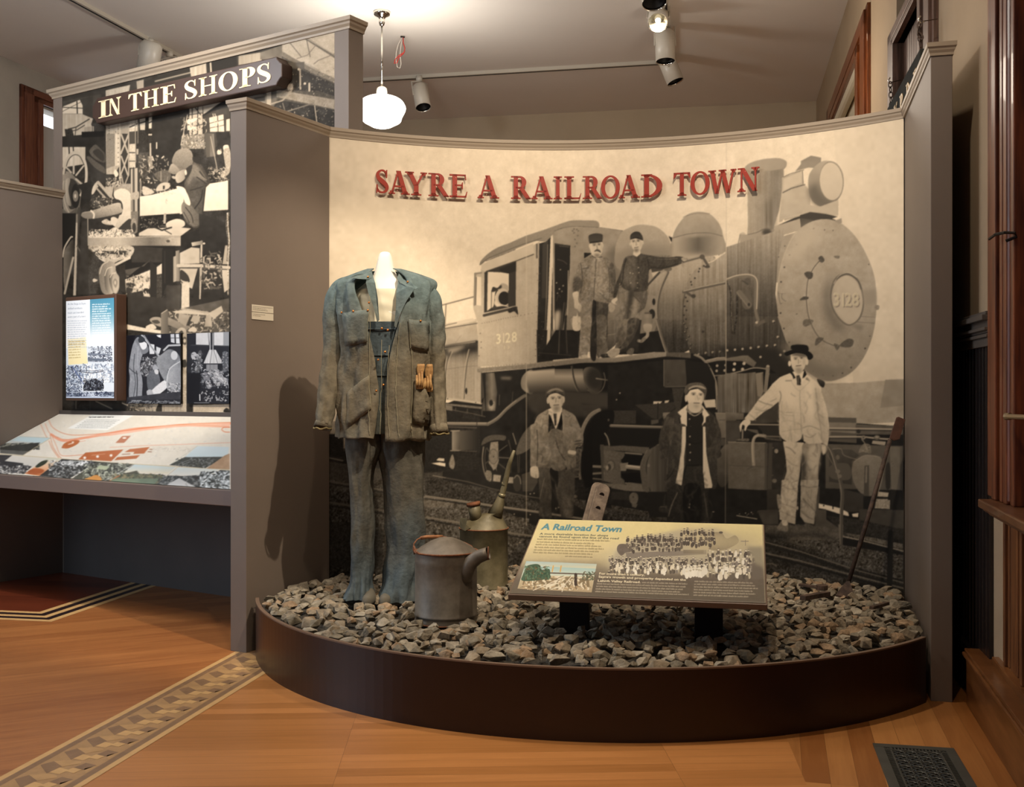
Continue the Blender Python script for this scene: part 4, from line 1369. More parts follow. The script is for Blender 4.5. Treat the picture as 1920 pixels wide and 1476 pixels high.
ART_PHOTO = """
t 100 540 5.647
# left small photograph: two workers at a boiler
p 24262c#3 770,500 1350,480 1350,1230 770,1230
p 12141a 770,505 870,500 830,640 800,800 790,1150 772,1200
p 1a1c24 1000,500 1240,490 1250,580 1100,640 1000,560
p b4b8be 1240,490 1280,488 1285,585 1245,575
p c4c8cc 1295,488 1330,486 1340,590 1300,588
l 303238 6 1240,530 1340,530
p c8ccd0 1010,590 1070,600 1070,700 1020,700
p c0c4c8 1090,620 1140,640 1120,700 1090,690
p d0d2d4 1090,500 1140,495 1140,530 1110,520
l a8abb0 18 930,490 1050,640 1200,820 1330,980
l 808488 10 960,500 1210,880
s 8a8e94~10#8 850,580 900,520 940,600 960,650 940,720 920,800 930,900 945,1000 940,1100 930,1195 820,1190 800,1100 810,950 800,850 820,700
s 74787e~6 870,560 920,540 1000,620 1000,680 940,700 920,640
s d8dadc 910,580 940,560 990,590 980,640 940,650
s 30343a 900,540 930,510 970,540 960,570 910,580
c 4a4e54 8 860,700 850,850 870,1000 850,1150
c 3a3e44 10 880,880 890,1000 880,1190
c 3a3e44 8 805,850 850,890 890,910
c a0a4aa 7 900,620 890,760 900,850
p 4a4c50~16#10 920,800 1100,720 1090,880 960,940 920,900
n c8cacd/202228/808488 140 22 5 925,730 1100,940
s 8c9094/6a6e74:h~8#6 1090,760 1150,700 1220,650 1290,670 1340,740 1345,900 1220,860 1200,1000 1130,900
s a0a4a8/7a7e84:h~6#6 1200,950 1230,860 1290,800 1345,770 1345,1100 1260,1100 1200,1060
e b8bcc0 1280,715 36,48
c c8cccf 8 1200,1000 1230,860 1340,780
l a8acb0 20 1170,660 1220,610 1340,605
s 5e6268~8#6 990,960 1020,890 1060,870 1110,900 1130,1000 1080,1060 1010,1090
s 9ca0a6 1050,850 1070,810 1100,830 1110,860 1070,870
s c8cacc 1070,870 1110,870 1110,910 1080,910
s d0d2d4~8 1020,1110 1170,980 1200,1040 1180,1080 1060,1160
s a8aaae~10 990,1090 1040,1080 1060,1150 1000,1140
n d0d2d4/404448/90949a 90 26 6 1200,1000 1345,1150
p 34363c#6 1200,1110 1345,1100 1345,1180 780,1190 780,1160
l b0b2b6 4 1110,1200 1340,1215
n 808488 40 30 8 800,1190 1340,1225
# right small photograph: axle shop
p 1e2026#4 1415,480 1860,462 1860,1232 1415,1228
p b8babc#4 1510,475 1660,470 1650,605 1510,600
p c0c2c4#4 1700,470 1860,463 1860,612 1700,608
p 8a8e92 1800,465 1860,463 1860,612 1800,610
l 4a4c50 5 1640,470 1650,605
l 3a3c40 8 1460,605 1860,620
l a0a2a4 12 1660,480 1660,660
l 909294 12 1690,480 1690,660
p b8babc|10 1650,655 1720,655 1800,800 1590,800
l 6a6c70 6 1680,660 1660,800
l 6a6c70 6 1700,660 1740,800
p 7c7e82|8 1620,810 1740,810 1740,880 1620,880
e a0a2a6 1490,720 32,42
s 4a4c50~14 1530,690 1570,670 1560,800 1520,1000 1500,900
n a8aaae/303238/707478 110 24 12 1460,690 1580,1000
p 101218 1420,900 1560,900 1550,1220 1420,1220
l c0c2c4 12 1550,1130 1552,1190
s 50545a~12 1790,700 1820,670 1850,700 1850,860 1800,880
n a0a2a6/404248 60 20 13 1780,680 1856,880
l 707278 60 1610,920 1650,1040
l 84868a 60 1670,900 1740,1010
l 8e9094 60 1730,900 1820,1010
l b8babc 16 1640,900 1730,1000
l b8babc 14 1720,900 1810,1000
e 9a9c9e 1650,1030 26,34
e 8a8c8e 1740,1010 22,32
e b0b2b4 1820,1010 20,30
n b8babe/2a2c32/70747a 130 26 15 1570,860 1856,1060
n a0a2a4 30 34 16 1570,1090 1856,1200
l c0c0c0 4 1490,1217 1650,1217
"""
ART_SHOPS = """
t 0 0 1
p 52#8~6 90,20 660,20 660,810 90,810
# upper right hall beyond the sign
t 380 20 6
p 176/150:v#14~8 0,560 500,440 900,360 1500,230 1500,800 900,700 0,760
p 84#10~8 920,470 1250,680 1490,800 1490,1370 700,1160 500,1000 600,900
p 190#8~6 900,380 1200,310 1490,240 1490,760 1350,700 1200,600 1060,560 900,460
l 110~10 30 1160,310 1490,520
l 170 12 1150,300 1490,500
l 100 8 1170,330 1210,520
l 110 8 980,360 1110,520
l 130 8 1060,540 1180,500 1280,380
l 120 8 1250,600 1300,560 1500,480
l 130~8 46 880,480 1260,690 1490,790
p 110 10,600 90,580 90,690 10,700
l 190 8 90,585 90,690
p 50 110,580 380,500 370,600 110,650
c 170 12 290,535 330,590 400,610
p 170|14 385,500 500,480 500,590 385,615
p 200/140:h 520,480 640,440 660,540 560,580
p 90#8 670,440 860,400 870,500 700,540
l 186 14 870,400 880,480 860,510
p 96#8 940,590 1145,575 1145,650 950,645
p 56#8 950,650 1100,660 1280,740 1480,830 1480,960 1300,900 1000,900 940,820
d 210 14 960,740 1080,660 1150,820
l 196 22 1200,820 1200,900
l 170 20 1095,670 1100,880
p 170#14~10 950,820 1010,820 1020,890 950,890
n 210/120/40 90 18 3 940,650 1480,960
p 150#12~10 780,880 1490,1000 1490,1110 780,960
p 168 720,880 770,870 770,1110 710,1090
p 96#14 780,900 830,900 830,1070 780,1080
p 50#10 850,1000 1490,1120 1490,1370 1300,1310 780,1110
l 150 18 770,1050 900,1010 1000,900
l 120 14 900,1150 1250,1040
l 190 10 1260,1070 1290,1300
l 140 8 900,1040 940,1180
n 190/110/60/140 120 20 9 800,1050 1480,1350
p 120#8 500,960 720,940 720,1060 500,1010
p 70 580,980 700,960 700,1020 580,1020
t 0 0 2.9515
p 56#6 340,540 1560,190 1560,330 500,640 340,660
p 70#6 350,560 560,520 560,640 350,640
p 180~6|6 585,500 720,470 700,600 585,600
p 60#6 720,470 760,450 760,520 720,530
p 160|6 755,450 795,440 795,500 760,510
p 50 800,450 1050,370 1050,420 800,480
l 140 8 860,450 1100,390
p 170|8 1050,375 1140,350 1145,420 1060,440
p 44 1145,350 1310,310 1310,370 1165,400
l 180 9 1165,350 1168,400
p 150/180:h|5 1320,310 1440,290 1450,340 1320,360
p 120#8 1440,290 1560,250 1560,330 1440,330
# below the sign, left to right
t 100 180 5.647
p 60#5 90,80 420,0 420,300 90,300
p 200#6 95,115 280,40 310,100 310,195 95,190
l 50 8 95,120 310,130
l 50 12 250,60 255,200
l 60 5 95,165 300,60
l 60 5 120,190 300,190
p 170/180:v|6#6 95,190 300,190 420,240 400,300 430,380 300,430 180,420 95,430
l 60 12 160,350 240,330 380,245
l 60 9 150,380 250,360 330,310
l 60 8 240,340 230,420
p 50~8 120,350 200,350 220,430 130,430
p 150|8 330,330 430,320 430,380 330,400
l 60 6 415,330 415,390
l 60 6 470,320 470,390
p 44#4 90,430 540,390 540,600 90,540
p 30 300,380 540,370 540,430 300,440
p 196#6|6 95,540 340,540 340,720 95,760
l 60 14 165,540 170,620
l 60 12 210,540 215,600
p 50#6 340,540 560,540 560,1000 420,900 340,700
# hat
s 90/70:h~5 380,590 410,540 450,515 500,560 545,610 550,700 480,690 420,650
s 56 420,600 470,560 520,600 540,650 520,690
s 84~4 355,660 380,640 460,700 540,760 545,820 440,760
# column with lattice
p 168~5|5 555,300 700,270 700,740 650,830 560,830
p 130~6 565,400 650,400 650,740 560,770
p 196|6~4 655,400 700,400 700,730 655,745
d 70 5 590,320 590,345 590,370 590,395 660,380 688,350 688,400 688,450 688,500 688,550 688,600 688,650 688,700 600,460
p 150~6 705,270 800,250 800,400 705,400
p 60 712,400 800,400 800,720 712,740
l 170 18 720,410 790,600
l 170 18 795,410 715,610
l 170 16 715,830 795,620
l 170 16 720,640 790,840
l 150 16 720,840 740,930
l 150 14 795,840 760,930
l 176 16 705,280 705,940
l 160 14 798,250 798,840
p 196~14|8 805,250 900,230 900,370 805,380
l 60 12 810,330 900,290
p 70 805,380 870,380 870,500 805,510
p 190~10 805,510 870,505 870,760 805,760
l 50 10 805,600 870,600
l 60 8 805,690 890,690
p 170 880,560 900,560 900,620 880,620
l 150 9 868,240 872,700
l 120 9 895,240 895,500
p 186 910,230 975,225 970,360 920,360
l 50 14 910,290 980,270
p 200 1010,225 1045,220 1040,345 1010,345
l 60 12 1010,285 1045,270
d 190 10 1015,410 1035,410
# dark doorway centre
p 50/44:v#4 1050,210 1370,150 1370,760 1050,780
p 180 1020,500 1035,500 1040,740 1020,750
p 196 1088,490 1100,490 1100,560 1088,560
s 150~20 1000,660 1040,640 1050,760 1010,740
p 70#10~10 900,600 1000,600 1000,900 900,900
n 170/100/200 60 40 4 900,620 1230,930
s 96~10 1070,840 1140,790 1230,800 1240,880 1160,920
l 150 9 1140,800 1140,900
p 120 1200,850 1215,850 1215,920 1200,920
# machinery upper right
p 186~10#8 1440,110 1580,90 1580,490 1530,490 1440,470
l 60 10 1470,110 1470,480
l 60 10 1530,100 1525,480
l 70 9 1440,200 1580,180
l 70 9 1440,330 1580,300
l 60 10 1500,120 1560,200
p 176#6 1580,80 1850,20 1640,190 1590,200
l 40 26 1590,210 1850,30
p 70#6 1590,210 1870,90 1870,420 1600,640
p 214#6 1650,230 1800,195 1810,380 1660,380
l 60 6 1655,290 1805,250
l 60 6 1655,340 1805,310
l 60 8 1740,210 1745,380
p 206 1830,250 1870,240 1870,370 1830,370
s 220~8 1410,270 1440,240 1500,240 1560,210 1540,230 1480,280 1430,300
s 206~10 1420,310 1490,320 1500,350 1430,360
p 130#10~14 1360,420 1600,400 1600,560 1350,560
n 220/60/150/190 120 26 11 1350,220 1620,560
l 190 8 1420,200 1350,520
l 160 8 1385,230 1380,520
p 84/96:h 1600,390 1700,400 1700,640 1620,650
p 110|8 1660,400 1700,400 1720,640 1660,640
l 190 9 1690,190 1780,600
l 190 9 1710,190 1830,530
l 170 9 1665,430 1740,800
l 160 8 1870,380 1850,560
s 210 1735,580 1760,570 1780,610 1740,620
p 50#8 1720,380 1870,380 1870,560 1740,560
s 216~8 1800,530 1850,520 1860,580 1810,590
s 170~14 1800,580 1870,570 1870,800 1790,860 1770,840 1820,760
n 200/80/150 60 30 14 1640,740 1860,900
# pulley wheel left
s 160/90:h~4 95,820 160,800 230,860 290,960 300,1060 280,1180 200,1270 110,1200 95,1000
s 60 150,900 210,880 270,960 280,1080 240,1180 170,1190 150,1050
c 190 8 110,900 100,1000 130,1160 180,1260
s 190/120:h 130,900 180,880 160,1000 190,1160 140,1120
e 40 235,1060 46,130
e 120 235,1060 30,60
e 190 232,1060 12,22
s 110/80:h~5 95,1190 160,1240 250,1190 240,1300 180,1350 95,1280
e 60 150,1340 60,30
c 190 28 105,820 140,680 210,600 290,620 340,720 350,860 330,980 290,1050
c 70 8 125,820 155,690 215,625 280,640 325,730
l 186 20 215,640 215,820
l 186 18 320,740 240,840
l 186 18 130,750 190,810
l 180 22 240,880 320,950
p 44#4 240,950 400,900 400,1100 280,1180 300,1000
p 70 260,1180 290,1180 270,1468 240,1468
p 150/96:h 240,1250 262,1250 255,1468 232,1468
# clamp tool
s 210/150:h 405,1040 420,960 470,900 500,930 460,980 430,1030
l 170 30 480,920 620,1080
l 60 8 470,940 600,1090
l 160 20 460,980 560,1090
p 60~10#10 400,1080 620,1080 600,1180 420,1190
n 190/110/50 70 26 21 400,1060 640,1180
p 170~8 545,960 640,950 620,1080 560,1000
p 150~10#10 640,930 820,930 820,1050 640,1060
n 200/60/150 50 30 22 560,860 720,960
s 215 640,810 660,780 690,830 660,860
# jaws and spindle
s 214/196:v~5 650,1010 740,980 820,1040 830,1200 830,1290 760,1330 690,1390 700,1280 735,1200 720,1120 650,1080
s 60 625,1130 670,1095 720,1120 735,1200 710,1270 660,1300
s 190/160/110:v~6 300,1250 320,1230 420,1210 680,1130 720,1180 710,1240 430,1300 320,1290
s 130 295,1255 320,1240 400,1235 400,1270 310,1280
c 214 18 400,1215 430,1250 425,1300
n 120 30 12 30 440,1160 700,1280
p 160/120/190/90:h 820,770 900,760 900,1250 820,1250
l 60 12 850,760 855,1240
l 50 12 900,760 900,1250
l 200 8 830,780 828,1100
p 130|6 915,900 935,900 930,1100 915,1100
s 170~10 820,1040 900,1010 900,1090 830,1090
s 190 1090,980 1130,930 1200,915 1240,950 1200,990 1100,1010
p 60 1160,950 1180,950 1180,990 1160,990
s 196~10 945,960 1000,970 1070,1020 990,1050 950,1040
# the big pale beam
p 232/216:v#4 915,1065 1050,1045 1350,970 1380,980 1380,1230 1360,1250 915,1280
p 236/222:v#4 1620,935 1850,895 1850,1205 1590,1220
c 190 7 1200,1090 1190,1120 1200,1140
d 170 5 1195,1100 1205,1110
n 200 40 24 40 920,1040 1340,980
# the worker
s 90/70:h~6#6 1480,690 1560,720 1640,860 1660,920 1600,1000 1580,1180 1560,1350 1500,1400 1400,1330 1370,1200 1400,1130 1440,1150 1400,1000 1390,920 1450,800
s 120~6B2 1480,720 1560,780 1620,900 1540,880 1480,860 1440,940 1420,900
c 60 14 1550,800 1600,870 1640,910
c 56 12 1520,860 1580,900 1620,930
c 130 10 1500,780 1570,850 1620,890
c 56 12 1450,1000 1520,980 1580,960
c 50 14 1580,1000 1560,1100 1490,1200
s 130/90:h~6 1360,1150 1400,1110 1460,1160 1540,1260 1560,1350 1480,1380 1400,1300 1360,1230
c 60 10 1400,1180 1460,1260 1480,1340
c 60 8 1380,1230 1420,1300 1440,1340
s 230 1370,1010 1410,1020 1450,1120 1440,1160 1390,1120
s 236 1300,960 1380,970 1410,1030 1380,1060
s 150/110:v~6 1255,690 1290,600 1350,560 1430,560 1475,620 1470,720 1400,780 1340,790 1280,740
s 170/120:v~5 1220,790 1250,720 1300,740 1340,800 1280,830 1230,810
s 190/140:h~4 1290,850 1330,800 1400,780 1410,840 1370,900 1310,920
s 176 1255,850 1285,850 1290,880 1260,870
s 60 1400,780 1470,730 1450,820 1400,880
s 210 1390,800 1405,780 1415,820 1400,840
s 50 1480,640 1540,660 1580,720 1540,720 1480,690
# lower bench
t 100 400 5.647
p 36 90,0 240,0 230,430 110,800 95,300
p 50#6 370,60 900,40 900,230 370,230
s 190~14 510,90 560,60 600,80 640,40 690,70 660,120 560,120
s 206 610,50 650,40 690,80 660,140 620,110
p 214/180:v~5 700,20 830,-30 830,60 740,110 690,160 650,150
s 60 700,170 740,110 820,60 830,200 760,200
p 120~8 820,-20 900,-20 890,200 860,220 830,200
e 150~10 850,120 30,70
e 60 855,150 20,50
l 60 8 905,-20 912,200
s 206~16#10 370,250 420,220 560,200 640,150 700,170 760,210 840,210 840,260 500,262
n 236/120/200 160 30 50 380,170 840,262
p 40#5 915,30 1340,0 1340,150 1040,150 915,190
n 180/110/60 50 24 51 920,40 1200,150
p 190/150:h 1170,0 1195,0 1190,110 1165,110
s 220/196:v 1200,100 1300,60 1380,80 1390,130 1320,160 1230,150 1200,150
p 200#5 905,210 1000,160 1350,150 1460,160 1350,240 905,240
l 50 16 1030,130 1150,180 1250,150
l 60 9 1180,180 1250,220
p 160/190/110/190:h~5 370,262 1350,250 1350,345 370,345
l 214 7 370,258 1350,245
s 176~8 1185,310 1230,260 1280,240 1270,290 1220,300
e 80 1215,295 20,14
p 44#4 1350,240 1560,160 1560,400 1350,420
p 40 830,345 1290,345 1290,470 1150,530 760,700 760,540 830,460
p 60#5 830,345 1160,370 1150,520 830,520
s 186~14#12 375,345 820,345 820,460 700,500 600,540 480,480 420,420
s 60 420,400 600,400 780,400 760,440 600,430 480,450
n 232/200/90 90 34 60 380,350 820,480
p 226/190:v 640,540 820,450 820,480 660,560
p 210/176:v 600,520 820,455 820,440 640,505
# hand wheels lower left
c 190 16 100,460 120,360 180,260 200,250
s 130/60:h#6 110,450 160,330 210,280 220,400 200,500 120,800
l 176 22 120,850 210,470
p 196/170:h 238,100 258,100 240,870 210,870
l 60 8 262,100 262,860
c 100 14 250,350 300,450 290,640
p 60#5 300,100 370,60 370,860 260,860
l 190 7 365,60 368,340
p 66#10~8 370,370 480,470 480,850 370,850
# cone pulley
s 120/180:h~5 480,640 500,560 560,510 640,520 660,600 640,840 520,840
c 200 10 490,640 520,550 580,512
s 90/190/140:h 540,660 560,590 620,565 660,600 690,720 640,840 560,820
c 214 9 545,660 570,590 620,568
s 80/190/150:h 590,680 620,640 660,630 700,680 700,780 670,850 620,820
c 220 8 600,680 625,640 660,630
s 176/200:v 625,690 660,640 695,690 690,790 655,840 630,790
s 150 630,730 655,690 680,730 660,790
e 200 655,735 10,22
s 206 415,710 430,690 470,710 430,730
p 60#5 700,560 760,540 760,850 700,800
p 90#5 760,600 960,560 1020,500 880,600 770,690
# under bench objects
p 200~14#8 760,700 900,650 1025,600 1025,780 880,840 770,860
p 60 770,740 860,740 830,850 770,850
p 214~10 880,740 1020,730 1015,800 885,800
p 50 1025,500 1090,560 1090,920 1025,960
p 206#5 1095,570 1150,530 1150,640 1095,650
p 70~14 1095,650 1150,650 1150,900 1095,940
n 220/60/130 80 34 70 770,640 1020,1000
p 60#6~8 780,850 950,820 960,960 850,1020 790,960
s 196~14 960,860 1020,860 1020,960 965,950
p 44 1150,380 1270,380 1270,760 1200,760 1150,900
l 60 8 1180,400 1180,740
p 60/76:h#5 1195,770 1350,760 1340,1020 1195,1030
p 150/190:h 1270,460 1300,450 1300,720 1270,730
p 160/110:h 1295,400 1335,390 1340,720 1300,720
p 190#5 1340,420 1460,360 1550,370 1550,530 1340,540
p 190#5 1340,580 1530,580 1470,800 1350,740
l 196~6 34 1320,555 1560,555 1860,575
l 90 10 1330,580 1560,582 1860,600
p 50/44:v#4 1540,0 1830,100 1840,330 1780,540 1560,530
p 56/50:v#4 1540,590 1780,600 1800,860 1640,1060 1480,1000 1480,800
p 196#4 1780,600 1860,600 1860,800 1810,840
p 176#5 1820,340 1860,340 1860,540 1790,540
p 190 1560,290 1580,290 1575,520 1555,520
p 200/120:h 1460,310 1580,290 1580,330 1470,350
e 210 1595,320 14,10
p 186/160:h 1550,580 1575,580 1560,910 1545,910
n 176/90 60 60 80 1560,400 1780,800
c 90~40 30 1850,0 1840,140 1860,300 1850,500
c 190~40 12 1845,0 1850,140 1862,300 1850,500 1850,860
s 60 1350,600 1420,650 1440,720 1350,700
c 60 10 1350,720 1400,760 1440,720
p 206~6#6 1360,740 1440,730 1440,1000 1355,1020
# floor parts
p 60/50:v#4 740,860 1190,900 1190,1060 1020,1120 960,1210 730,1160
p 90#8 1190,1040 1350,1010 1860,900 1860,1280 1150,1280
n 150/60/190 120 40 90 1200,1020 1860,1260
p 226~8#5 725,1165 990,1220 1140,1240 1140,1275 730,1225
s 216~10 980,1200 1050,1170 1090,1220 1000,1230
s 160~6 1020,1130 1060,1100 1140,1110 1140,1200 1060,1170
s 80 1040,1140 1100,1130 1130,1160 1080,1170
p 130/96:h 1140,1060 1200,1020 1215,1030 1215,1280 1140,1280
l 190 8 1145,1060 1205,1022
p 150/120:v#5 1215,1100 1440,1200 1400,1260 1215,1180
p 170/150:v#4 1330,1060 1450,1080 1400,1200 1320,1140
p 60 1450,1100 1480,1090 1440,1190 1410,1190
p 176#4 1480,1080 1560,1090 1530,1170 1450,1140
p 160/186:h#4 1620,1070 1670,1060 1680,1200 1600,1200
s 190/150:v#4 1300,1250 1350,1210 1400,1230 1400,1290 1300,1290
s 70 1330,1270 1360,1240 1380,1280
s 200#4 1430,1240 1480,1200 1520,1230 1500,1260
p 196#6 1255,1040 1400,1020 1650,1050 1640,1080 1300,1060
l 176~8 20 1360,1010 1740,1070
p 190#6 1640,1060 1780,980 1800,1040 1700,1120
# strip beside and under the small photos
t 100 540 5.647
p 200/180:v~10#10 725,560 770,560 770,900 725,920
p 70~14#8 725,900 770,900 770,1300 725,1290
p 160~20#10 770,1230 1060,1230 1050,1310 930,1300
l 214 10 730,1220 930,1310
p 50#6 390,1200 720,1220 900,1310 390,1290
l 120 14 450,1200 620,1280
l 110 10 240,1200 240,1280
n 190/90/60 60 26 95 780,1220 1050,1310
p 190~10 1055,1230 1110,1230 1100,1310 1055,1310
s 60 1085,1300 1110,1240 1145,1240 1120,1310
p 176~10|10 1150,1240 1350,1240 1350,1320 1150,1320
p 206~8#8 1480,1240 1860,1230 1860,1330 1480,1320
s 50~10 1800,1310 1830,1270 1860,1290 1860,1330
p 170/190:v~16#10 1355,490 1410,490 1410,1320 1350,1320
e 90 1390,560 30,44
e 190 1390,560 14,20
s 200~10 1355,600 1410,640 1400,760 1360,740
s 60 1350,780 1400,760 1410,830 1370,840
p 206~6 1415,480 1470,480 1450,780 1415,780
l 90 9 1440,490 1440,780
p 60#6 1415,780 1450,780 1420,860
l 130~6 1 387,0 390,1300
"""
ART_SIGN = """
t 940 950 3.6923
p e4d498/e4d498/e4d498/e2d09a/ccbc8e/8c8068/665b4d/625848/625848/625848:v#2 30,50 1860,60 1860,740 30,720
# colour postcard
p 8fc0c4/d8dcc0/d0b078:v 172,378 660,398 625,594 112,568
p b0c8c4/e0d8b0:v 172,378 660,398 655,430 165,410
p d8c8a0/b09c78:v 150,470 640,490 625,594 112,568
n e8dcbc/8a7858/c0a880 150 60 3 150,490 600,570
s 3c5c44#6 165,440 180,410 240,398 270,410 275,440 330,432 338,470 325,500 150,515 150,470
n 284834/608060/705838 120 20 4 160,410 330,505
l e0b060 9 360,412 352,450
l e0b060 9 414,412 408,450
l 5c4a3c 8 340,460 640,470
n 4c6048/78684c 60 18 7 560,450 650,510
l 3c3028 20 515,470 515,540
l 7c6c4c 4 460,580 510,480
c 8a7c5c 4 130,560 300,530 430,480
c 8a7c5c 4 300,590 400,540 480,480
c e8dcc0 5 220,580 340,530 450,480
c e8dcc0 5 420,590 440,540 490,480
c 8a7c5c 4 620,560 560,520 520,490
# group photograph of the work force on a locomotive
p d8cba0B10 740,330 800,270 1000,300 1000,420 720,420
p b8ad90B3 800,300 860,260 900,230 1240,160 1480,150 1640,210 1750,290 1780,420 1500,480 1200,460 740,420
p 8a8070 860,320 1420,300 1420,330 870,360
p 766c5c 1260,300 1400,300 1400,325 1260,325
s 6c6254#6 1440,190 1520,180 1560,220 1620,200 1640,250 1540,300 1440,290
s 70665a#6 800,300 820,260 900,270 900,310 860,320 830,340
p c8b88cB14 1200,150 1800,200 1800,300 1300,300
k 5c5348/6a6052/4c443c/746a5c b8ac90/c8bc9c 3 22 9 5 860,215 1260,300
k 544b42/6a6052/4c443c b8ac90/c8bc9c 3 14 10 6 1240,160 1480,270
k 5c5348/4c443c b8ac90/a89c84 2 10 9 8 925,195 1200,230
k 4c443c/6a6052/8a8072/5c5348 e8dcbc/d8ccac 4 34 9 9 740,350 1420,450
k 544b42/6a6052/e8e0c8/8a8072/c8bc9c e8dcbc/d8ccac 5 18 11 10 1420,300 1760,480
k f0e8d0/e8dcbc/f4ecd4/6c6254 e8dcbc/d8ccac 3 12 10 12 780,390 1250,450
k f4ecd4/f0e8d0/e8e0c8 e8dcbc/c8bc9c 2 8 15 13 1260,410 1420,460
k f4ecd4/6c6254/e8dcc0 e8dcbc/c8bc9c 2 8 14 14 1490,420 1700,480
s 6e6456B2 1730,400 1790,380 1810,480 1740,500
l 8a8070 5 1660,240 1710,240
l 8a8070 4 1690,232 1690,270
e 5c5448 1520,180 14,8
p 9a9076B3 1700,280 1810,276 1820,420 1760,400
"""
# ------------------------------------------------------------------ lettering
_txt = {}
def text_tris(s, bold=0.0):
    """outline triangles of a line of type, in ems, from the built-in typeface"""
    k = (s, bold)
    if k in _txt: return _txt[k]
    cu = bpy.data.curves.new('type', 'FONT'); cu.body = s; cu.size = 1; cu.offset = bold; cu.resolution_u = 2
    o = bpy.data.objects.new('type', cu); C.objects.link(o)
    dg = bpy.context.evaluated_depsgraph_get(); me = bpy.data.meshes.new_from_object(o.evaluated_get(dg))
    me.calc_loop_triangles(); v = np.array([p.co[:2] for p in me.vertices]) if len(me.vertices) else np.zeros((0, 2))
    t = [v[list(x.vertices)] for x in me.loop_triangles]
    bpy.data.objects.remove(o); bpy.data.curves.remove(cu); bpy.data.meshes.remove(me)
    wd = v[:, 0].max() if len(v) else 0
    _txt[k] = (t, wd); return _txt[k]
def print_text(cv, s, p0, p1, h, g, bold=0., slant=0., up=None, fit=True):
    """type s on canvas from photo point p0 to p1 (baseline), cap height h pixels"""
    tr, wd = text_tris(s, bold)
    if not tr: return
    p0 = np.array(p0, float); p1 = np.array(p1, float); d = (p1-p0); e = h/.72
    ux = d/wd if fit else d/np.linalg.norm(d)*e
    uy = (np.array(up, float)/np.linalg.norm(up) if up is not None else np.array([0, -1.]))*e
    T = [((p0+np.outer(t[:, 0]+t[:, 1]*slant, ux)+np.outer(t[:, 1], uy))-(cv.x0, cv.y0))*cv.res for t in tr]
    A = np.vstack(T); b = cv.box(A, 2)
    if not b: return
    m = np.zeros((b[3]-b[1], b[2]-b[0]), np.float32)
    for t in T:
        c = cv.box(t, 1)
        if c: m[c[1]-b[1]:c[3]-b[1], c[0]-b[0]:c[2]-b[0]] += cv.mask(t, c)
    cv.lay(np.clip(m, 0, 1), b, g)
def scribble(cv, p0, p1, h, g, seed):
    """a line of type too small to read: word-long strokes with ragged tops"""
    rg_ = random.Random(seed); p0 = np.array(p0); p1 = np.array(p1); L_ = np.linalg.norm(p1-p0); d = (p1-p0)/L_; x = 0
    while x < L_:
        wl = min(L_-x, h*rg_.uniform(.9, 3.4)); q = 0
        while q < wl:
            b_ = p0+d*(x+q); cv.line(((np.array([b_, b_-(0, h*rg_.choice((.55, .6, .9)))]))-(cv.x0, cv.y0))*cv.res, h*.16, g); q += h*rg_.uniform(.22, .36)
        cv.line((np.array([p0+d*x-(0, h*.3), p0+d*(x+wl)-(0, h*.3)])-(cv.x0, cv.y0))*cv.res, h*.22, g); x += wl+h*.5
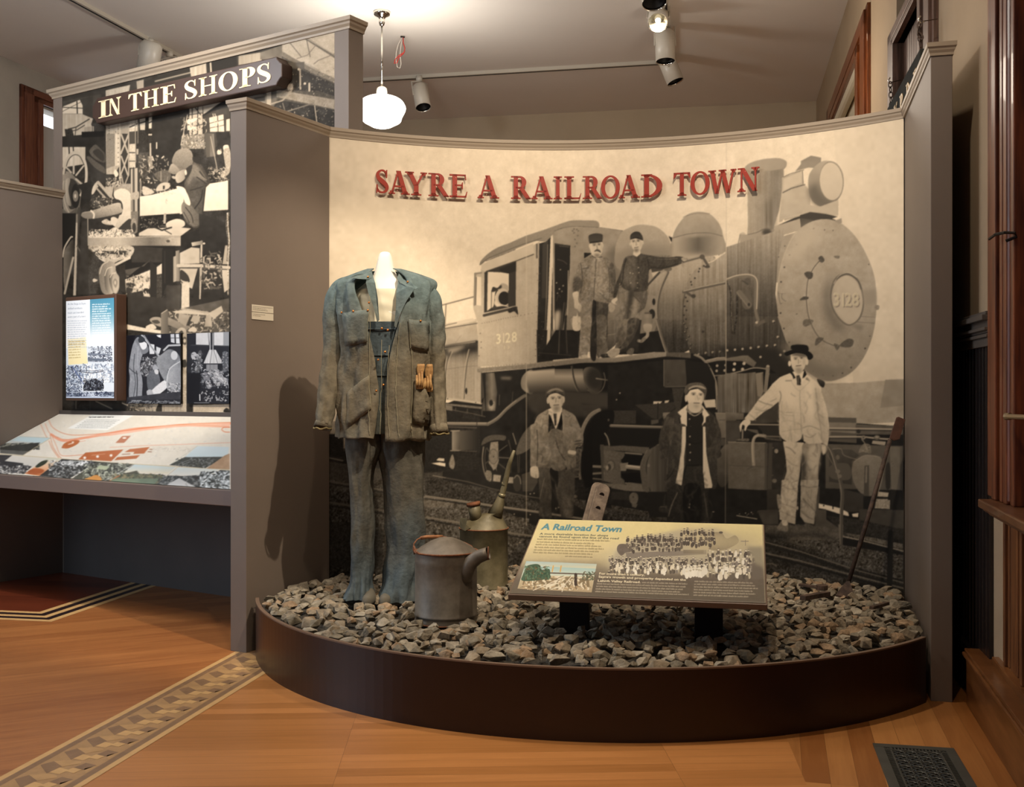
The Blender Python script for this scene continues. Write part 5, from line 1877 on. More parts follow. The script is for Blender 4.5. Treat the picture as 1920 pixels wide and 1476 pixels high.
def serif_glyph(ch, t=.17, h=.06):
    """roman capital as polygons in a unit-height box; returns polygons and width"""
    P = []
    def rect(x0, y0, x1, y1): P.append([(x0, y0), (x1, y0), (x1, y1), (x0, y1)])
    def ser(x, y, w_):                                  # slab with small brackets; y is 0 or 1
        s = 1 if y == 0 else -1; rect(x-w_/2, min(y, y+s*h*.8), x+w_/2, max(y, y+s*h*.8))
        P.append([(x-w_*.32, y+s*h*.8), (x+w_*.32, y+s*h*.8), (x+t*.4, y+s*h*2.0), (x-t*.4, y+s*h*2.0)])
    def stem(x): rect(x-t/2, 0, x+t/2, 1)
    def dia(x0, y0, x1, y1, w_): P.append([(x0-w_/2, y0), (x0+w_/2, y0), (x1+w_/2, y1), (x1-w_/2, y1)])
    def ring(cx, cy, rx, ry, a0, a1, tv=t, th=h, n=22):
        o = []; i_ = []
        for k in range(n+1):
            a = R(a0+(a1-a0)*k/n); o.append((cx+rx*math.cos(a), cy+ry*math.sin(a))); i_.append((cx+(rx-tv)*math.cos(a), cy+(ry-th)*math.sin(a)))
        for k in range(n): P.append([o[k], o[k+1], i_[k+1], i_[k]])
    S = t*2.3
    if ch == 'I': stem(S/2); ser(S/2, 0, S); ser(S/2, 1, S); w_ = S
    elif ch == 'H': stem(S/2); stem(.62+S/2); [ser(x, y, S) for x in (S/2, .62+S/2) for y in (0, 1)]; rect(S/2, .48, .62+S/2, .48+h); w_ = .62+S
    elif ch == 'L': stem(S/2); ser(S/2, 1, S); ser(S/2, 0, S); rect(0, 0, .66, h); P.append([(.66, 0), (.66-.12, h), (.66-.04, h), (.70, .26), (.72, .26)]); w_ = .72
    elif ch == 'E':
        stem(S/2); rect(0, 0, .66, h); rect(0, 1-h, .64, 1); rect(S/2, .49, .5, .49+h)
        P += [[(.5, .36), (.53, .36), (.53, .66), (.5, .66), (.46, .52)], [(.64, 1), (.5, 1-h), (.60, 1-h), (.63, .76), (.66, .76)], [(.66, 0), (.52, h), (.62, h), (.68, .26), (.71, .26)]]; w_ = .71
    elif ch == 'T':
        stem(.4); ser(.4, 0, S); rect(.02, 1-h, .78, 1)
        P += [[(.02, 1), (.0, .74), (.03, .74), (.16, 1-h)], [(.78, 1), (.80, .74), (.77, .74), (.64, 1-h)]]; w_ = .8
    elif ch == 'N':
        rect(.13, 0, .13+h, 1); rect(.74, 0, .74+h, 1); dia(.13+t*.35, 1, .74+h-t*.3, 0, t*1.15); ser(.16, 0, S*.85); ser(.77, 1, S*.85)
        rect(.0, 1-h*.8, .2, 1); w_ = .77+S*.43
    elif ch == 'A':
        dia(.12, 0, .40, .98, h*1.1); dia(.74, 0, .42, 1, t*1.1); rect(.22, .30, .66, .30+h); ser(.12, 0, .28); ser(.74, 0, S*.95); w_ = .74+S*.47
    elif ch == 'Y':
        dia(.40, .42, .14, 1, t*1.05); dia(.42, .42, .72, 1, h*1.2); rect(.41-t/2, 0, .41+t/2, .46); ser(.41, 0, S); ser(.14, 1, S*.85); ser(.72, 1, .26); w_ = .85
    elif ch == 'W':
        dia(.36, 0, .14, 1, t); dia(.36, 0, .62, 1, h*1.2); dia(.88, 0, .62, 1, t); dia(.88, 0, 1.12, 1, h*1.2)
        ser(.14, 1, S*.85); ser(.62, 1, S*.85); ser(1.12, 1, .26); w_ = 1.25
    elif ch == 'O': ring(.47, .5, .47, .51, 0, 360, t*1.1, h, 36); w_ = .94
    elif ch == 'D': stem(S/2); ser(S/2, 0, S); ser(S/2, 1, S); ring(S/2, .5, .70-S/2+.1, .5, -90, 90, t*1.15, h); w_ = .8
    elif ch in 'PR':
        stem(S/2); ser(S/2, 0, S); rect(0, 1-h*.8, S/2, 1); rect(S/2, 1-h, .40, 1); rect(S/2, .46, .40, .46+h); ring(.38, .73, .27, .27, -90, 90, t*1.05, h, 14); w_ = .65
        if ch == 'R': dia(.74, 0, .42, .5, t*1.1); rect(.64, 0, .84, h*.8); w_ = .84
    elif ch == 'S':
        c = [(.50, .83, h*.9), (.40, .945, h), (.27, .965, h*1.1), (.13, .88, t*.65), (.09, .74, t*.85), (.17, .60, t*1.05), (.32, .49, t*1.15), (.46, .38, t*1.05), (.53, .25, t*.85), (.48, .11, t*.65), (.33, .035, h*1.1), (.17, .06, h), (.07, .19, h*.9)]
        q = smooth(np.array(c), False, 4); L_ = []
        for i in range(len(q)):
            d = q[min(i+1, len(q)-1)][:2]-q[max(i-1, 0)][:2]; d /= np.linalg.norm(d); n_ = np.array([-d[1], d[0]])
            L_.append((q[i][:2]+n_*q[i][2]/2, q[i][:2]-n_*q[i][2]/2))
        for a, b in zip(L_[:-1], L_[1:]): P.append([tuple(a[0]), tuple(b[0]), tuple(b[1]), tuple(a[1])])
        P += [[(.49, .66), (.53, .66), (.54, 1.0), (.50, 1.0), (.46, .86)], [(.03, 0), (.07, 0), (.12, .12), (.08, .36), (.04, .36)]]; w_ = .62
    return P, w_
def glyph_mesh(ch, O, X, Y, Nrm, width, height, depth, t=.17, h=.06):
    """capital standing on a surface: O lower left, X and Y unit axes, pushed out along Nrm"""
    P, w_ = serif_glyph(ch, t, h); mb = MB(); sx = width/w_
    for p in P: mb.prism([O+X*(x*sx)+Y*(y*height) for x, y in p], Nrm, depth)
    return mb


# ------------------------------------------------------------------ materials
M = {}
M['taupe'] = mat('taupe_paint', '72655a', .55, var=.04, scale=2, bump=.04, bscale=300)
M['taupe_dark'] = mat('dark_taupe_paint', '4c443f', .6, var=.05, scale=3)  # same taupe paint, with the shade below the desk put into its colour
M['crown'] = mat('taupe_moulding', '9a8a76', .5)
M['kick'] = mat('brown_laminate', '2a1811', .3, var=.08, scale=3, spec=.4)
M['kick_rim'] = mat('laminate_edge', '6e5847', .5)
M['plaster'] = mat('cream_plaster', 'bfae93', .85, var=.04, scale=1.5, bump=.05, bscale=20)
M['plaster_grey'] = mat('grey_plaster', 'a8a195', .85, var=.05, scale=2)
M['ceiling'] = mat('ceiling_paint', 'e2dcd4', .9, var=.02, scale=.7)
M['white_metal'] = mat('white_enamel', 'cfc8ba', .35)
M['chrome'] = mat('chrome', 'd8d4cc', .12, metal=1)
M['black'] = mat('black_metal', '1c1917', .5, metal=.6)
M['dark'] = mat('dark_post', '1c120d', .6, spec=.2)
M['trim_wood'] = mat('varnished_oak', '8a4a20', .3, col2='5c2c10', scale=3, stretch=(14, 14, 1.2), coat=.2)
M['trim_red'] = mat('red_varnished_wood', '7d4120', .42, col2='4c220f', scale=3, stretch=(14, 14, 1.0), coat=.08)
M['trim_dark'] = mat('dark_stained_wood', '76594a', .5, col2='523d31', scale=3, stretch=(16, 16, 1.2))
M['wainscot'] = mat('dark_wainscot', '241c1a', .35, col2='151111', scale=3, stretch=(14, 14, 1), coat=.2)

# ------------------------------------------------------------------ room shell
CZ = 5.26                                             # ceiling height
def rw(D): return 2.30+.195*(D-5.66)                  # right wall plan line
def lw(D): return -5.77+.25*(D-12.28)                 # left wall plan line
RWd = Vector((.195, 1)).normalized(); LWd = Vector((.25, 1)).normalized()
# floor: one object, five kinds of wood inlaid
E1 = Vector((.187, .982)); E2 = Vector((.982, -.187))
def fl(a, b, z=0.): p = E2*a+E1*b; return (p.x, p.y, z)
def ab(p): p = Vector((p[0], p[1])); return p.dot(E2), p.dot(E1)
fb = MB()
fb.add([(-9, -1.5, 0), (6, -1.5, 0), (7, 17, 0), (-9, 17, 0)], [(0, 1, 2, 3)])
def frect(a0, a1, b0, b1, z, m): fb.cur = m; fb.add([fl(a0, b0, z), fl(a1, b0, z), fl(a1, b1, z), fl(a0, b1, z)], [(0, 1, 2, 3)])
def fpoly(P, z, m): fb.cur = m; fb.add([fl(a, b, z) for a, b in P], [tuple(range(len(P)))])
aL = ab((-1.936, 4.12))[0]; aR = aL+.362              # the woven border band
frect(-12, aL, -3, 18, .0006, 1)                      # old boards left of the band
frect(aL, aR, -1, 9, .0010, 2)                        # band ground
for a0, a1, m in ((aL, aL+.03, 3), (aL+.03, aL+.062, 4), (aR-.062, aR-.03, 4), (aR-.03, aR, 3)): frect(a0, a1, -1, 9, .0013, m)
i0 = aL+.066; iw = .23; per = .158
for k in range(26):
    b = 2.2+k*per
    fpoly([(i0+.004, b+.05), (i0+.085, b-.03), (i0+.098, b+.05), (i0+.03, b+.10)], .0016, 4)
    fpoly([(i0+.03, b+.10), (i0+.098, b+.05), (i0+.150, b+.095), (i0+.135, b+.118), (i0+.085, b+.125)], .0017, 6+2)
    fpoly([(i0+.088, b-.018), (i0+.138, b-.03), (i0+.146, b+.02), (i0+.095, b+.038)], .0018, 3)
    fpoly([(i0+.140, b+.005), (i0+.186, b-.01), (i0+.192, b+.032), (i0+.148, b+.045)], .0019, 3)
    fpoly([(i0+.150, b+.05), (i0+.205, b+.03), (i0+.222, b+.088), (i0+.165, b+.105)], .0016, 4)
    fpoly([(i0+iw, b+.0), (i0+iw, b+.09), (i0+iw-.035, b+.045)], .0016, 8)
# dark framed field far left
ca, cb = ab((-2.925, 6.92))
frect(-12, ca-.02, cb+.02, 14, .0012, 5)
for d, wd, m in ((0, .05, 3), (.05, .055, 6), (.105, .05, 3), (.155, .06, 6), (.215, .05, 3)):
    frect(-12, ca-d, cb+d, cb+d+wd, .0016+d*.001, m); frect(ca-d-wd, ca-d, cb+d, 14, .0017+d*.001, m)
frect(-12, ca-.265, cb+.265, 14, .0021, 5)
# boards laid lengthwise beside the right wall
f0 = ab(gp(1504, 1379)); fb.cur = 7
fb.add([(gp(1504, 1379)+Vector((.0, .6, 0))).to_tuple(), gp(1514, 1476).to_tuple(), (1.0, 3.0, 0), (2.2, 3.0, 0), (2.6, 6.2, 0), (1.6, 6.2, 0)], [(0, 1, 2, 3, 4, 5)])
fb.v[-6:] = [(x, y, .0008) for x, y, z in fb.v[-6:]]
floor = fb.build('floor', [wood('floor_oak', 'bd7f47', 'a06834', (1, .045, 0), .083, 1.3, .36, .45, .45),
    wood('floor_old_pine', 'b0733f', '854d25', (E2.x*.8+E1.x*.6, E2.y*.8+E1.y*.6, 0), .14, 2.2, .42, .7, .25, 2),
    mat('band_ground', 'ac865a', .4, var=.08, scale=20), mat('band_maple', 'cda36b', .4, var=.05, scale=20), mat('band_walnut', '89694b', .4, var=.1, scale=20),
    wood('floor_cherry', '70321a', '4a1d0e', (E2.x, E2.y, 0), .2, 2.2, .35, .7, .3), mat('inlay_ebony', '2c1c1c', .35),
    wood('floor_border_boards', 'b57c45', '8c5629', (.235, .972, 0), .10, 1.6, .36, .45, .5), mat('band_light_ground', 'b8905f', .4, var=.06, scale=20)])
struct(floor)
# ceiling
ce = MB(); ce.add([(-9, -1.5, CZ), (7, -1.5, CZ), (7, 17, CZ), (-9, 17, CZ)], [(0, 1, 2, 3)]); struct(ce.build('ceiling', M['ceiling']))
BC = (rw(14.2), 14.2)                                 # back right corner
BL = (BC[0]-9.4, BC[1]+9.4/5.56)
wb = MB(); wb.wall((BL[0]-.6, BL[1]+.108), (BC[0]+.2, BC[1]-.036), 0, CZ, .12); struct(wb.build('wall_back', M['plaster']))
# right wall with openings for window and door
def wallseg(mb, f, segs, inner, t=.16):
    for D0, D1, z0, z1 in segs:
        a = (f(D0), D0); b = (f(D1), D1)
        if inner < 0: mb.wall(b, a, z0, z1, t)        # normal to the left (-x)
        else: mb.wall(a, b, z0, z1, t)
def Dr(pxx):  k = (pxx-CXP)/F; return (2.30-.195*5.66)/(k-.195)
def Dl(pxx):  k = (pxx-CXP)/F; return (-5.77-.25*12.28)/(k-.25)
W0, W1 = Dr(1633), Dr(1557); zW = 4.65
DO0, DO1 = Dr(1760), Dr(1676)
# thick wall: build outer skin too
mb = MB()
for D0, D1, z0, z1 in [(1.5, DO0+.12, 0, CZ), (DO1-.12, W0+.2, 0, CZ), (W1-.2, 14.3, 0, CZ), (DO0+.12, DO1-.12, 4.35, CZ), (W0+.2, W1-.2, 4.5, CZ), (W0+.2, W1-.2, 0, .9)]:
    mb.wall((rw(D1), D1), (rw(D0), D0), z0, z1, .18)
wr = mb.build('wall_right', mat('warm_plaster', 'a28d72', .85, var=.04, scale=1.5, bump=.05, bscale=20)); struct(wr)
def wside(mb, f, D0, D1, z0, z1, o0, o1, side):
    """box lying on a side wall: o0..o1 = distance out from the wall into the room"""
    s_ = -1 if side == 'r' else 1
    n = Vector((f(1)-f(0), 1)).normalized(); n = Vector((n.y, -n.x))*(1 if side == 'l' else -1)
    P = []
    for D in (D0, D1):
        for o in (o0, o1): P.append(Vector((f(D), D))+n*o)
    a, b, c, d = P[0], P[1], P[3], P[2]
    vs = [(p.x, p.y, z) for z in (z0, z1) for p in (a, b, c, d)]
    mb.add(vs, [(0, 1, 2, 3), (7, 6, 5, 4), (0, 4, 5, 1), (1, 5, 6, 2), (2, 6, 7, 3), (3, 7, 4, 0)])
# far right window: casing, shade
def casing(name, f, D0, D1, z0, z1, wdt, side, mt, top=True, prof=((.0, 1, .03), (.12, .45, .05), (.75, .25, .06))):
    mb = MB()
    for s0, sw, o in prof:
        wa = wdt*s0; wb_ = wdt*(s0+sw)
        wside(mb, f, D0+wa, D0+wb_, z0, z1-wa*.45, -.02, o, side)
        wside(mb, f, D1-wb_, D1-wa, z0, z1-wa*.45, -.02, o, side)
        if top: wside(mb, f, D0+wa, D1-wa, z1-wb_*.45, z1-wa*.45, -.02, o, side)
    o = mb.build(name, mt, bevel=.004); return struct(o)
win = casing('window_1', rw, W0, W1, 1.0, zW, .6, 'r', M['trim_wood'])
mb = MB(); wside(mb, rw, W0+.5, W1-.5, 1.0, 4.45, -.10, -.08, 'r'); s_ = mb.build('window_shade', mat('cream_shade', 'd6caaf', .8), win)
mb = MB(); mb.tube([(rw(W0+.5)+.02, W0+.5, 4.36), (rw(W1-.5)+.02, W1-.5, 4.36)], .05, 12); mb.build('shade_roller', mat('shade_roll', 'cbbfa6', .7), win)
# door with board panel
dr = casing('door_1', rw, DO0, DO1, 0, 3.97, .34, 'r', M['trim_dark'])
mb = MB()
for i in range(12):
    D0 = DO0+.3+i*(DO1-DO0-.6)/12; wside(mb, rw, D0+.006, D0+(DO1-DO0-.6)/12-.006, 0, 3.85, -.06, -.015, 'r')
wside(mb, rw, DO0+.25, DO1-.25, 0, 3.9, -.10, -.05, 'r')
mb.build('door_panel', M['trim_dark'], dr)
# left wall and window
mb = MB(); LW0, LW1 = Dl(36), Dl(36)+2.0
for D0, D1, z0, z1 in [(4.0, LW0+.2, 0, CZ), (LW1-.2, 16.4, 0, CZ), (LW0+.2, LW1-.2, 4.85, CZ), (LW0+.2, LW1-.2, 0, 1.0)]:
    mb.wall((lw(D0), D0), (lw(D1), D1), z0, z1, .18)
struct(mb.build('wall_left', M['plaster_grey']))
wl = casing('window_2', lw, LW0, LW1, .9, 5.03, .34, 'l', mat('brown_window_wood', '7a4a33', .45, col2='5a3020', scale=3, stretch=(12, 12, 1)))
mb = MB(); wside(mb, lw, LW0+.44, LW1-.3, 1.0, 4.68, -.10, -.09, 'l'); mb.build('window_blind', mat('grey_blind', 'b9b6b0', .8), wl)
mb = MB(); wside(mb, lw, LW0+.2, LW1-.2, .95, 4.9, -.17, -.165, 'l'); mb.build('window_pane', mat('bright_glass', 'ffffff', .3, emis=('e8f2ff', 1.6)), wl)

# ---- near right: wainscot, chair rail, tall window surround with deep sill
def pr(D): return 2.12+.2423*(D-5.09)                 # line of the built-out base
mb = MB()
for i in range(47):
    D0 = 4.84+i*.066; wside(mb, rw, D0, D0+.056, .2, 1.72, 0, .018, 'r'); wside(mb, rw, D0+.056, D0+.066, .2, 1.72, 0, .008, 'r')
struct(mb.build('trim_1', M['wainscot'], bevel=.003))
mb = MB()
for z0, z1, o in ((1.66, 1.72, .03), (1.70, 1.715, .042), (1.73, 1.745, .05), (1.72, 1.78, .035), (1.775, 1.80, .06), (1.80, 1.815, .045)): wside(mb, rw, 4.80, 7.8, z0, z1, 0, o, 'r')
struct(mb.build('trim_2', mat('grey_chair_rail', '5d5650', .35, coat=.2), bevel=.003))
mb = MB(); wside(mb, rw, 4.9, 7.8, 0, .22, 0, .03, 'r'); wside(mb, rw, 4.9, 7.8, .22, .25, 0, .045, 'r'); struct(mb.build('baseboard_right', M['wainscot'], bevel=.004))
mb = MB(); wside(mb, pr, 2.2, 5.08, 0, .235, -.3, 0, 'r')
for z0, z1, o in ((.235, .252, .022), (.252, .268, .012)): wside(mb, pr, 2.2, 5.06, z0, z1, -.3, o, 'r')
for z0, z1, o in ((.262, .30, -.055),): wside(mb, pr, 2.2, 4.78, z0, z1, -.3, o, 'r')
struct(mb.build('baseboard_1', mat('brown_base_wood', '7a4d28', .35, col2='5c3618', scale=2, stretch=(3, 1.5, 12), coat=.2), bevel=.005))
mb = MB(); wside(mb, pr, 2.2, 4.86, .28, .98, -.3, -.10, 'r')
for i in range(16): D0 = 4.70-.155*i; wside(mb, pr, D0-.125, D0, .30, .98, -.13, -.085, 'r')
for i in range(7): D0 = 4.62-.31*i; wside(mb, pr, D0-.02, D0, .30, .98, -.13, -.072, 'r')
struct(mb.build('trim_3', mat('boarded_panel_wood', '83522a', .45, col2='54301a', scale=3, stretch=(10, 10, 1)), bevel=.004))
mb = MB()
for z0, z1, o in ((.955, .97, .02), (.97, .985, .04), (.985, 1.02, .06)): wside(mb, pr, 2.2, 4.44, z0, z1, -.35, o, 'r')
struct(mb.build('window_sill', mat('sill_wood', '6e4626', .4, col2='54311a', scale=3, stretch=(10, 1, 10), coat=.15), bevel=.006))
mb = MB()
for D0, D1, o in ((4.42, 4.66, -.02), (4.50, 4.60, -.005), (4.36, 4.44, .01), (4.28, 4.33, -.0), (4.20, 4.26, .0), (4.12, 4.18, -.01), (3.2, 4.4, -.05)): wside(mb, pr, D0, D1, 1.02, CZ, -.35, o, 'r')
mb.tube([(pr(4.20)+.02, 4.20, 1.03), (pr(4.20)+.02, 4.20, CZ)], .016, 10)
w3 = struct(mb.build('window_3', M['trim_red'], bevel=.006))
mb = MB(); wside(mb, pr, 4.04, 4.68, 1.70, 1.712, -.3, -.062, 'r'); mb.build('casing_joint', M['trim_wood'], w3)
mb = MB(); q = Vector((pr(4.2)+.06, 4.2, 0)); z = px(0, 440, 4.2).z
mb.tube([px(1855, 448, 4.35), px(1866, 440, 4.2), px(1884, 436, 4.12), px(1903, 437, 4.1), px(1906, 444, 4.1), px(1886, 452, 4.12)], .006, 6)
tag(mb.build('curtain_hook', M['black']), 'black curved metal hook on the red wood window casing at right', 'hook')
mb = MB(); mb.tube([px(1888, 781, 4.1), px(1960, 784, 3.9)], .010, 10); mb.tube([px(1886, 781, 4.11), px(1894, 781, 4.09)], .014, 10)
tag(mb.build('brass_rod', mat('dull_brass', '8d7a5c', .35, metal=.7)), 'short dull brass rod beside the red wood casing above the sill', 'rod')

# ------------------------------------------------------------------ railroad display: curved wall, wings, platform
MC = Vector((.262, 4.279)); MR = 2.838
A0 = math.atan2(6.742-MC.y, -1.13-MC.x); A1 = math.atan2(6.30-MC.y, 2.27-MC.x)
def arc(a, r=MR): return Vector((MC.x+r*math.cos(a), MC.y+r*math.sin(a)))
def arc_px(x, r=MR):
    """angle where the sight line through column x meets the curved wall"""
    k = (x-CXP)/F; d = Vector((k, 1)).normalized(); b = d.dot(MC); t = b+math.sqrt(b*b-MC.dot(MC)+r*r); p = d*t
    return math.atan2(p.y-MC.y, p.x-MC.x)
ZT = 3.04
disp = thing('display_wall', 'taupe display wall with curved locomotive photograph mural and two angled wings', 'display wall', (.5, 7.0, 0))
NA = 60
angs = [A0+(A1-A0)*i/NA for i in range(NA+1)]
mb = MB()
rows = []
for z, r in ((0, MR+.004), (ZT, MR+.004), (ZT, MR+.10), (0, MR+.10)): rows.append([(*arc(a, r), z) for a in angs])
mb.grid(rows, False, True); mb.build('curved_panel', M['taupe'], disp)
LPt = Vector((-1.483, 6.083)); Lc = Vector((-1.13, 6.742)); RPt = Vector((1.973, 5.134)); Rc = Vector((2.27, 6.30))
mb = MB(); mb.wall(LPt, Lc, 0, ZT, .117); mb.build('left_wing', M['taupe'], disp, bevel=.003)
mb = MB(); mb.wall(Rc, RPt, 0, ZT, .096); mb.build('right_wing', M['taupe'], disp, bevel=.003)
CP = [(0, 0), (.010, 0), (.012, .012), (.024, .024), (.028, .034), (.040, .040), (.042, .060), (-.16, .060), (-.16, 0)]
def crown_path(P, z, prof, closed=False):
    """sweep a moulding profile (out, up) along plan points, room side to the right of travel"""
    mb = MB(); P = [Vector((p[0], p[1])) for p in P]; n = len(P); rows = []
    for i in range(n):
        d0 = (P[i]-P[i-1]).normalized() if i > 0 else (P[1]-P[0]).normalized()
        d1 = (P[i+1]-P[i]).normalized() if i < n-1 else d0
        n0 = Vector((d0.y, -d0.x)); n1 = Vector((d1.y, -d1.x)); nn = (n0+n1).normalized(); nn /= max(.3, nn.dot(n0))
        rows.append([(P[i].x+nn.x*o, P[i].y+nn.y*o, z+u) for o, u in prof])
    mb.grid(rows, True)
    k = len(prof); mb.f += [tuple(range(k)), tuple(len(mb.v)-k+j for j in range(k))[::-1]]; mb.m += [0, 0]
    return mb
wl_d = (Lc-LPt).normalized(); wl_n = Vector((-wl_d.y, wl_d.x))
wr_d = (RPt-Rc).normalized(); wr_n = Vector((-wr_d.y, wr_d.x))
CPn = [(o if o > -.1 else -.10, u) for o, u in CP]
path = [LPt+wl_n*.117+wl_d*.5, LPt+wl_n*.117, LPt, *[arc(a) for a in angs], RPt, RPt+wr_n*.096, RPt+wr_n*.096-wr_d*.5]
CPs = [(o*.45 if o > -.1 else -.05, u) for o, u in CP]
crown_path(path, ZT, CPs).build('crown_moulding', M['crown'], disp)
# cap slabs closing the tops of wall and wings
mb = MB(); mb.wall(LPt, Lc, ZT+.02, ZT+.059, .117); mb.wall(Rc, RPt, ZT+.02, ZT+.059, .096)
rows = [[(*arc(a, r), z) for a in angs] for r, z in ((MR, ZT+.059), (MR+.12, ZT+.059), (MR+.12, ZT+.0), (MR, ZT+.0))]; mb.grid(rows, False, True)
mb.build('top_cap', M['crown'], disp)

def MURAL_TEXT(cv):
    for dx, dy, g in ((1.2, 1.4, '70655a'), (-.5, -.6, 'd8c8a4'), (0, 0, 'b8a88a')):
        for c_, x0, x1 in (('3', 1562, 1574), ('1', 1576, 1583), ('2', 1584, 1597), ('8', 1598, 1611)):
            print_text(cv, c_, (x0+dx, 574+dy), (x1+dx, 574+dy+.6), 25, g, .012)
    for c_, x0, x1 in (('3', 929, 939), ('1', 941.5, 945), ('2', 947, 957), ('8', 959, 969)):
        print_text(cv, c_, (x0, 645-(x0-929)*.12), (x1, 644-(x0-929)*.12), 19, 'e0d0aa', .01)
    print_text(cv, '1 3', (943, 655), (955, 654), 6, 'd0c09c')
# ---- printed sheets: traced art turned into a colour per vertex of a fine mesh
def print_material(name, gain=(1, 1, 1), rough=.5, spec=.35):
    m = bpy.data.materials.new(name); m.use_nodes = True; N = m.node_tree.nodes; L = m.node_tree.links; B = N['Principled BSDF']
    a = N.new('ShaderNodeVertexColor'); a.layer_name = 'print'
    x = N.new('ShaderNodeMix'); x.data_type = 'RGBA'; x.blend_type = 'MULTIPLY'; x.inputs[0].default_value = 1
    L.new(a.outputs[0], x.inputs[6]); x.inputs[7].default_value = (*gain, 1); L.new(x.outputs[2], B.inputs['Base Color'])
    B.inputs['Roughness'].default_value = rough; B.inputs['Specular IOR Level'].default_value = spec
    return m
def sheet(name, surf, nu, nv, canvas, material, parent=None, thick=.002, to=None):
    """surf(u, v) -> x, y, z arrays for u, v in 0..1"""
    u, v = np.meshgrid(np.linspace(0, 1, nu), np.linspace(0, 1, nv))
    X, Y, Z = surf(u, v)
    px_ = CXP+F*X/Y; py_ = CYP-F*(Z-EYE)/Y
    col = np.clip(canvas.sample(px_, py_)/255, 0, 1)
    lc = np.where(col <= .04045, col/12.92, ((col+.055)/1.055)**2.4).astype(np.float32)
    n = nu*nv; me = bpy.data.meshes.new(name)
    i = (np.arange(nv-1)[:, None]*nu+np.arange(nu-1)[None]).ravel()
    q = np.stack([i, i+1, i+1+nu, i+nu], 1)
    me.vertices.add(n); me.vertices.foreach_set('co', np.stack([X, Y, Z], 2).astype(np.float32).ravel())
    me.loops.add(q.size); me.loops.foreach_set('vertex_index', q.ravel().astype(np.int32))
    me.polygons.add(len(q)); me.polygons.foreach_set('loop_start', (np.arange(len(q))*4).astype(np.int32))
    me.update(calc_edges=True)
    at = me.color_attributes.new('print', 'FLOAT_COLOR', 'POINT')
    at.data.foreach_set('color', np.concatenate([lc.reshape(n, 3), np.ones((n, 1), np.float32)], 1).ravel())
    me.materials.append(material)
    me.polygons.foreach_set('use_smooth', np.ones(len(q), bool))
    me.validate()
    o = bpy.data.objects.new(name, me); C.objects.link(o)
    if parent is not None: parent_keep(o, parent)
    return o
def mural_surf(u, v):
    a = A0+(A1-A0)*u; r = MR-.001; z = .20+(ZT-.20)*v
    return MC.x+r*np.cos(a), MC.y+r*np.sin(a), z
cv = Canvas(600, 200, 1712, 1140, res=1.0); cv.run(ART_MURAL); MURAL_TEXT(cv); cv.soften(.62)
PR = print_material('mural_print', (.93, .95, 1.0), .6, .14)
sheet('mural_print', mural_surf, 860, 700, cv, PR, disp)

# platform kick
FC = Vector((.521, 6.517)); FR = 2.0
def farc(a, r=FR): return (FC.x+r*math.cos(a), FC.y+r*math.sin(a))
B0, B1 = R(192.3), R(315.2)
plat = thing('display_platform', 'curved dark brown display platform filled with ballast stones', 'platform', (.5, 5.2, 0))
bangs = [B0+(B1-B0)*i/80 for i in range(81)]
mb = MB(); mb.grid([[(*farc(a, r), z) for a in bangs] for r, z in ((FR, 0), (FR, .306), (FR-.018, .306), (FR-.018, 0))], False, True); mb.build('kick_board', M['kick'], plat, smooth=False)
mb = MB(); mb.grid([[(*farc(a, r), z) for a in bangs] for r, z in ((FR+.001, .302), (FR+.001, .309), (FR-.019, .309), (FR-.019, .302))], False, True); mb.build('edge_rim', M['kick_rim'], plat)
mb = MB(); P = [farc(a, FR-.02) for a in bangs]+[(RPt.x-.02, RPt.y+.02), (Rc.x-.02, Rc.y-.02)]+[tuple(arc(a, MR-.01)) for a in angs[::-1]]+[(LPt.x+.03, LPt.y)]
mb.add([(x, y, .25) for x, y in P], [tuple(range(len(P)))]); mb.build('deck', mat('dark_deck', '2e2822', .9), plat)

# ------------------------------------------------------------------ shops display (left, behind)
P0 = Vector((-3.64, 8.82)); U = Vector((.8404, -.5419)); NV = Vector((-.5419, -.8404))
def sp(s, z, p=0.): q = P0+U*s+NV*p; return Vector((q.x, q.y, z))
def s_px(x, p=0.):
    k = (x-CXP)/F; q = P0+NV*p; return (k*q.y-q.x)/(U.x-k*U.y)
ZS = 3.848
shop = thing('shops_display_wall', 'tall taupe display wall carrying the dark workshop photograph mural at left', 'display wall', sp(1.5, 0))
def sbox(mb, s0, s1, z0, z1, p0, p1):
    P = [sp(s0, z0, p0), sp(s1, z0, p0), sp(s1, z0, p1), sp(s0, z0, p1)]; mb.prism(P, (0, 0, 1), z1-z0); return mb
S_L, S_P, S_R, S_E = s_px(101), s_px(117), s_px(628), 3.059
sbox(MB(), S_L, S_R, 0, ZS, -.139, -.003).build('panel_core', M['taupe'], shop)
mb = MB(); sbox(mb, S_L, S_P, 0, ZS, -.139, .006); mb.build('left_edge_strip', M['taupe'], shop, bevel=.002)
mb = MB(); sbox(mb, S_R, S_E, 0, ZS, -.139, .006); mb.build('end_post', M['taupe'], shop, bevel=.003)
cp2 = [(o if o > -.1 else -.145, u*1.22) for o, u in CP]
a, b = sp(S_L-.0, 0), sp(S_E, 0); c_ = sp(S_E, 0, -.139); d_ = sp(S_L, 0, -.139)
e = .4
crown_path([d_, a, b, c_][0:4], ZS, [(o if o > -.1 else -.07, u*1.22) for o, u in CP]).build('crown_moulding', M['crown'], shop)
mb = MB(); sbox(mb, S_L, S_E, ZS+.03, ZS+.072, -.139, .0); mb.build('top_cap', M['crown'], shop)
def shop_surf(u, v):
    s = S_P+(S_R-S_P)*u; return P0.x+U.x*s, P0.y+U.y*s, 1.30+(ZS-1.30)*v
cs = Canvas(90, 20, 665, 810, res=1.3); cs.run(ART_SHOPS); cs.soften(.6)
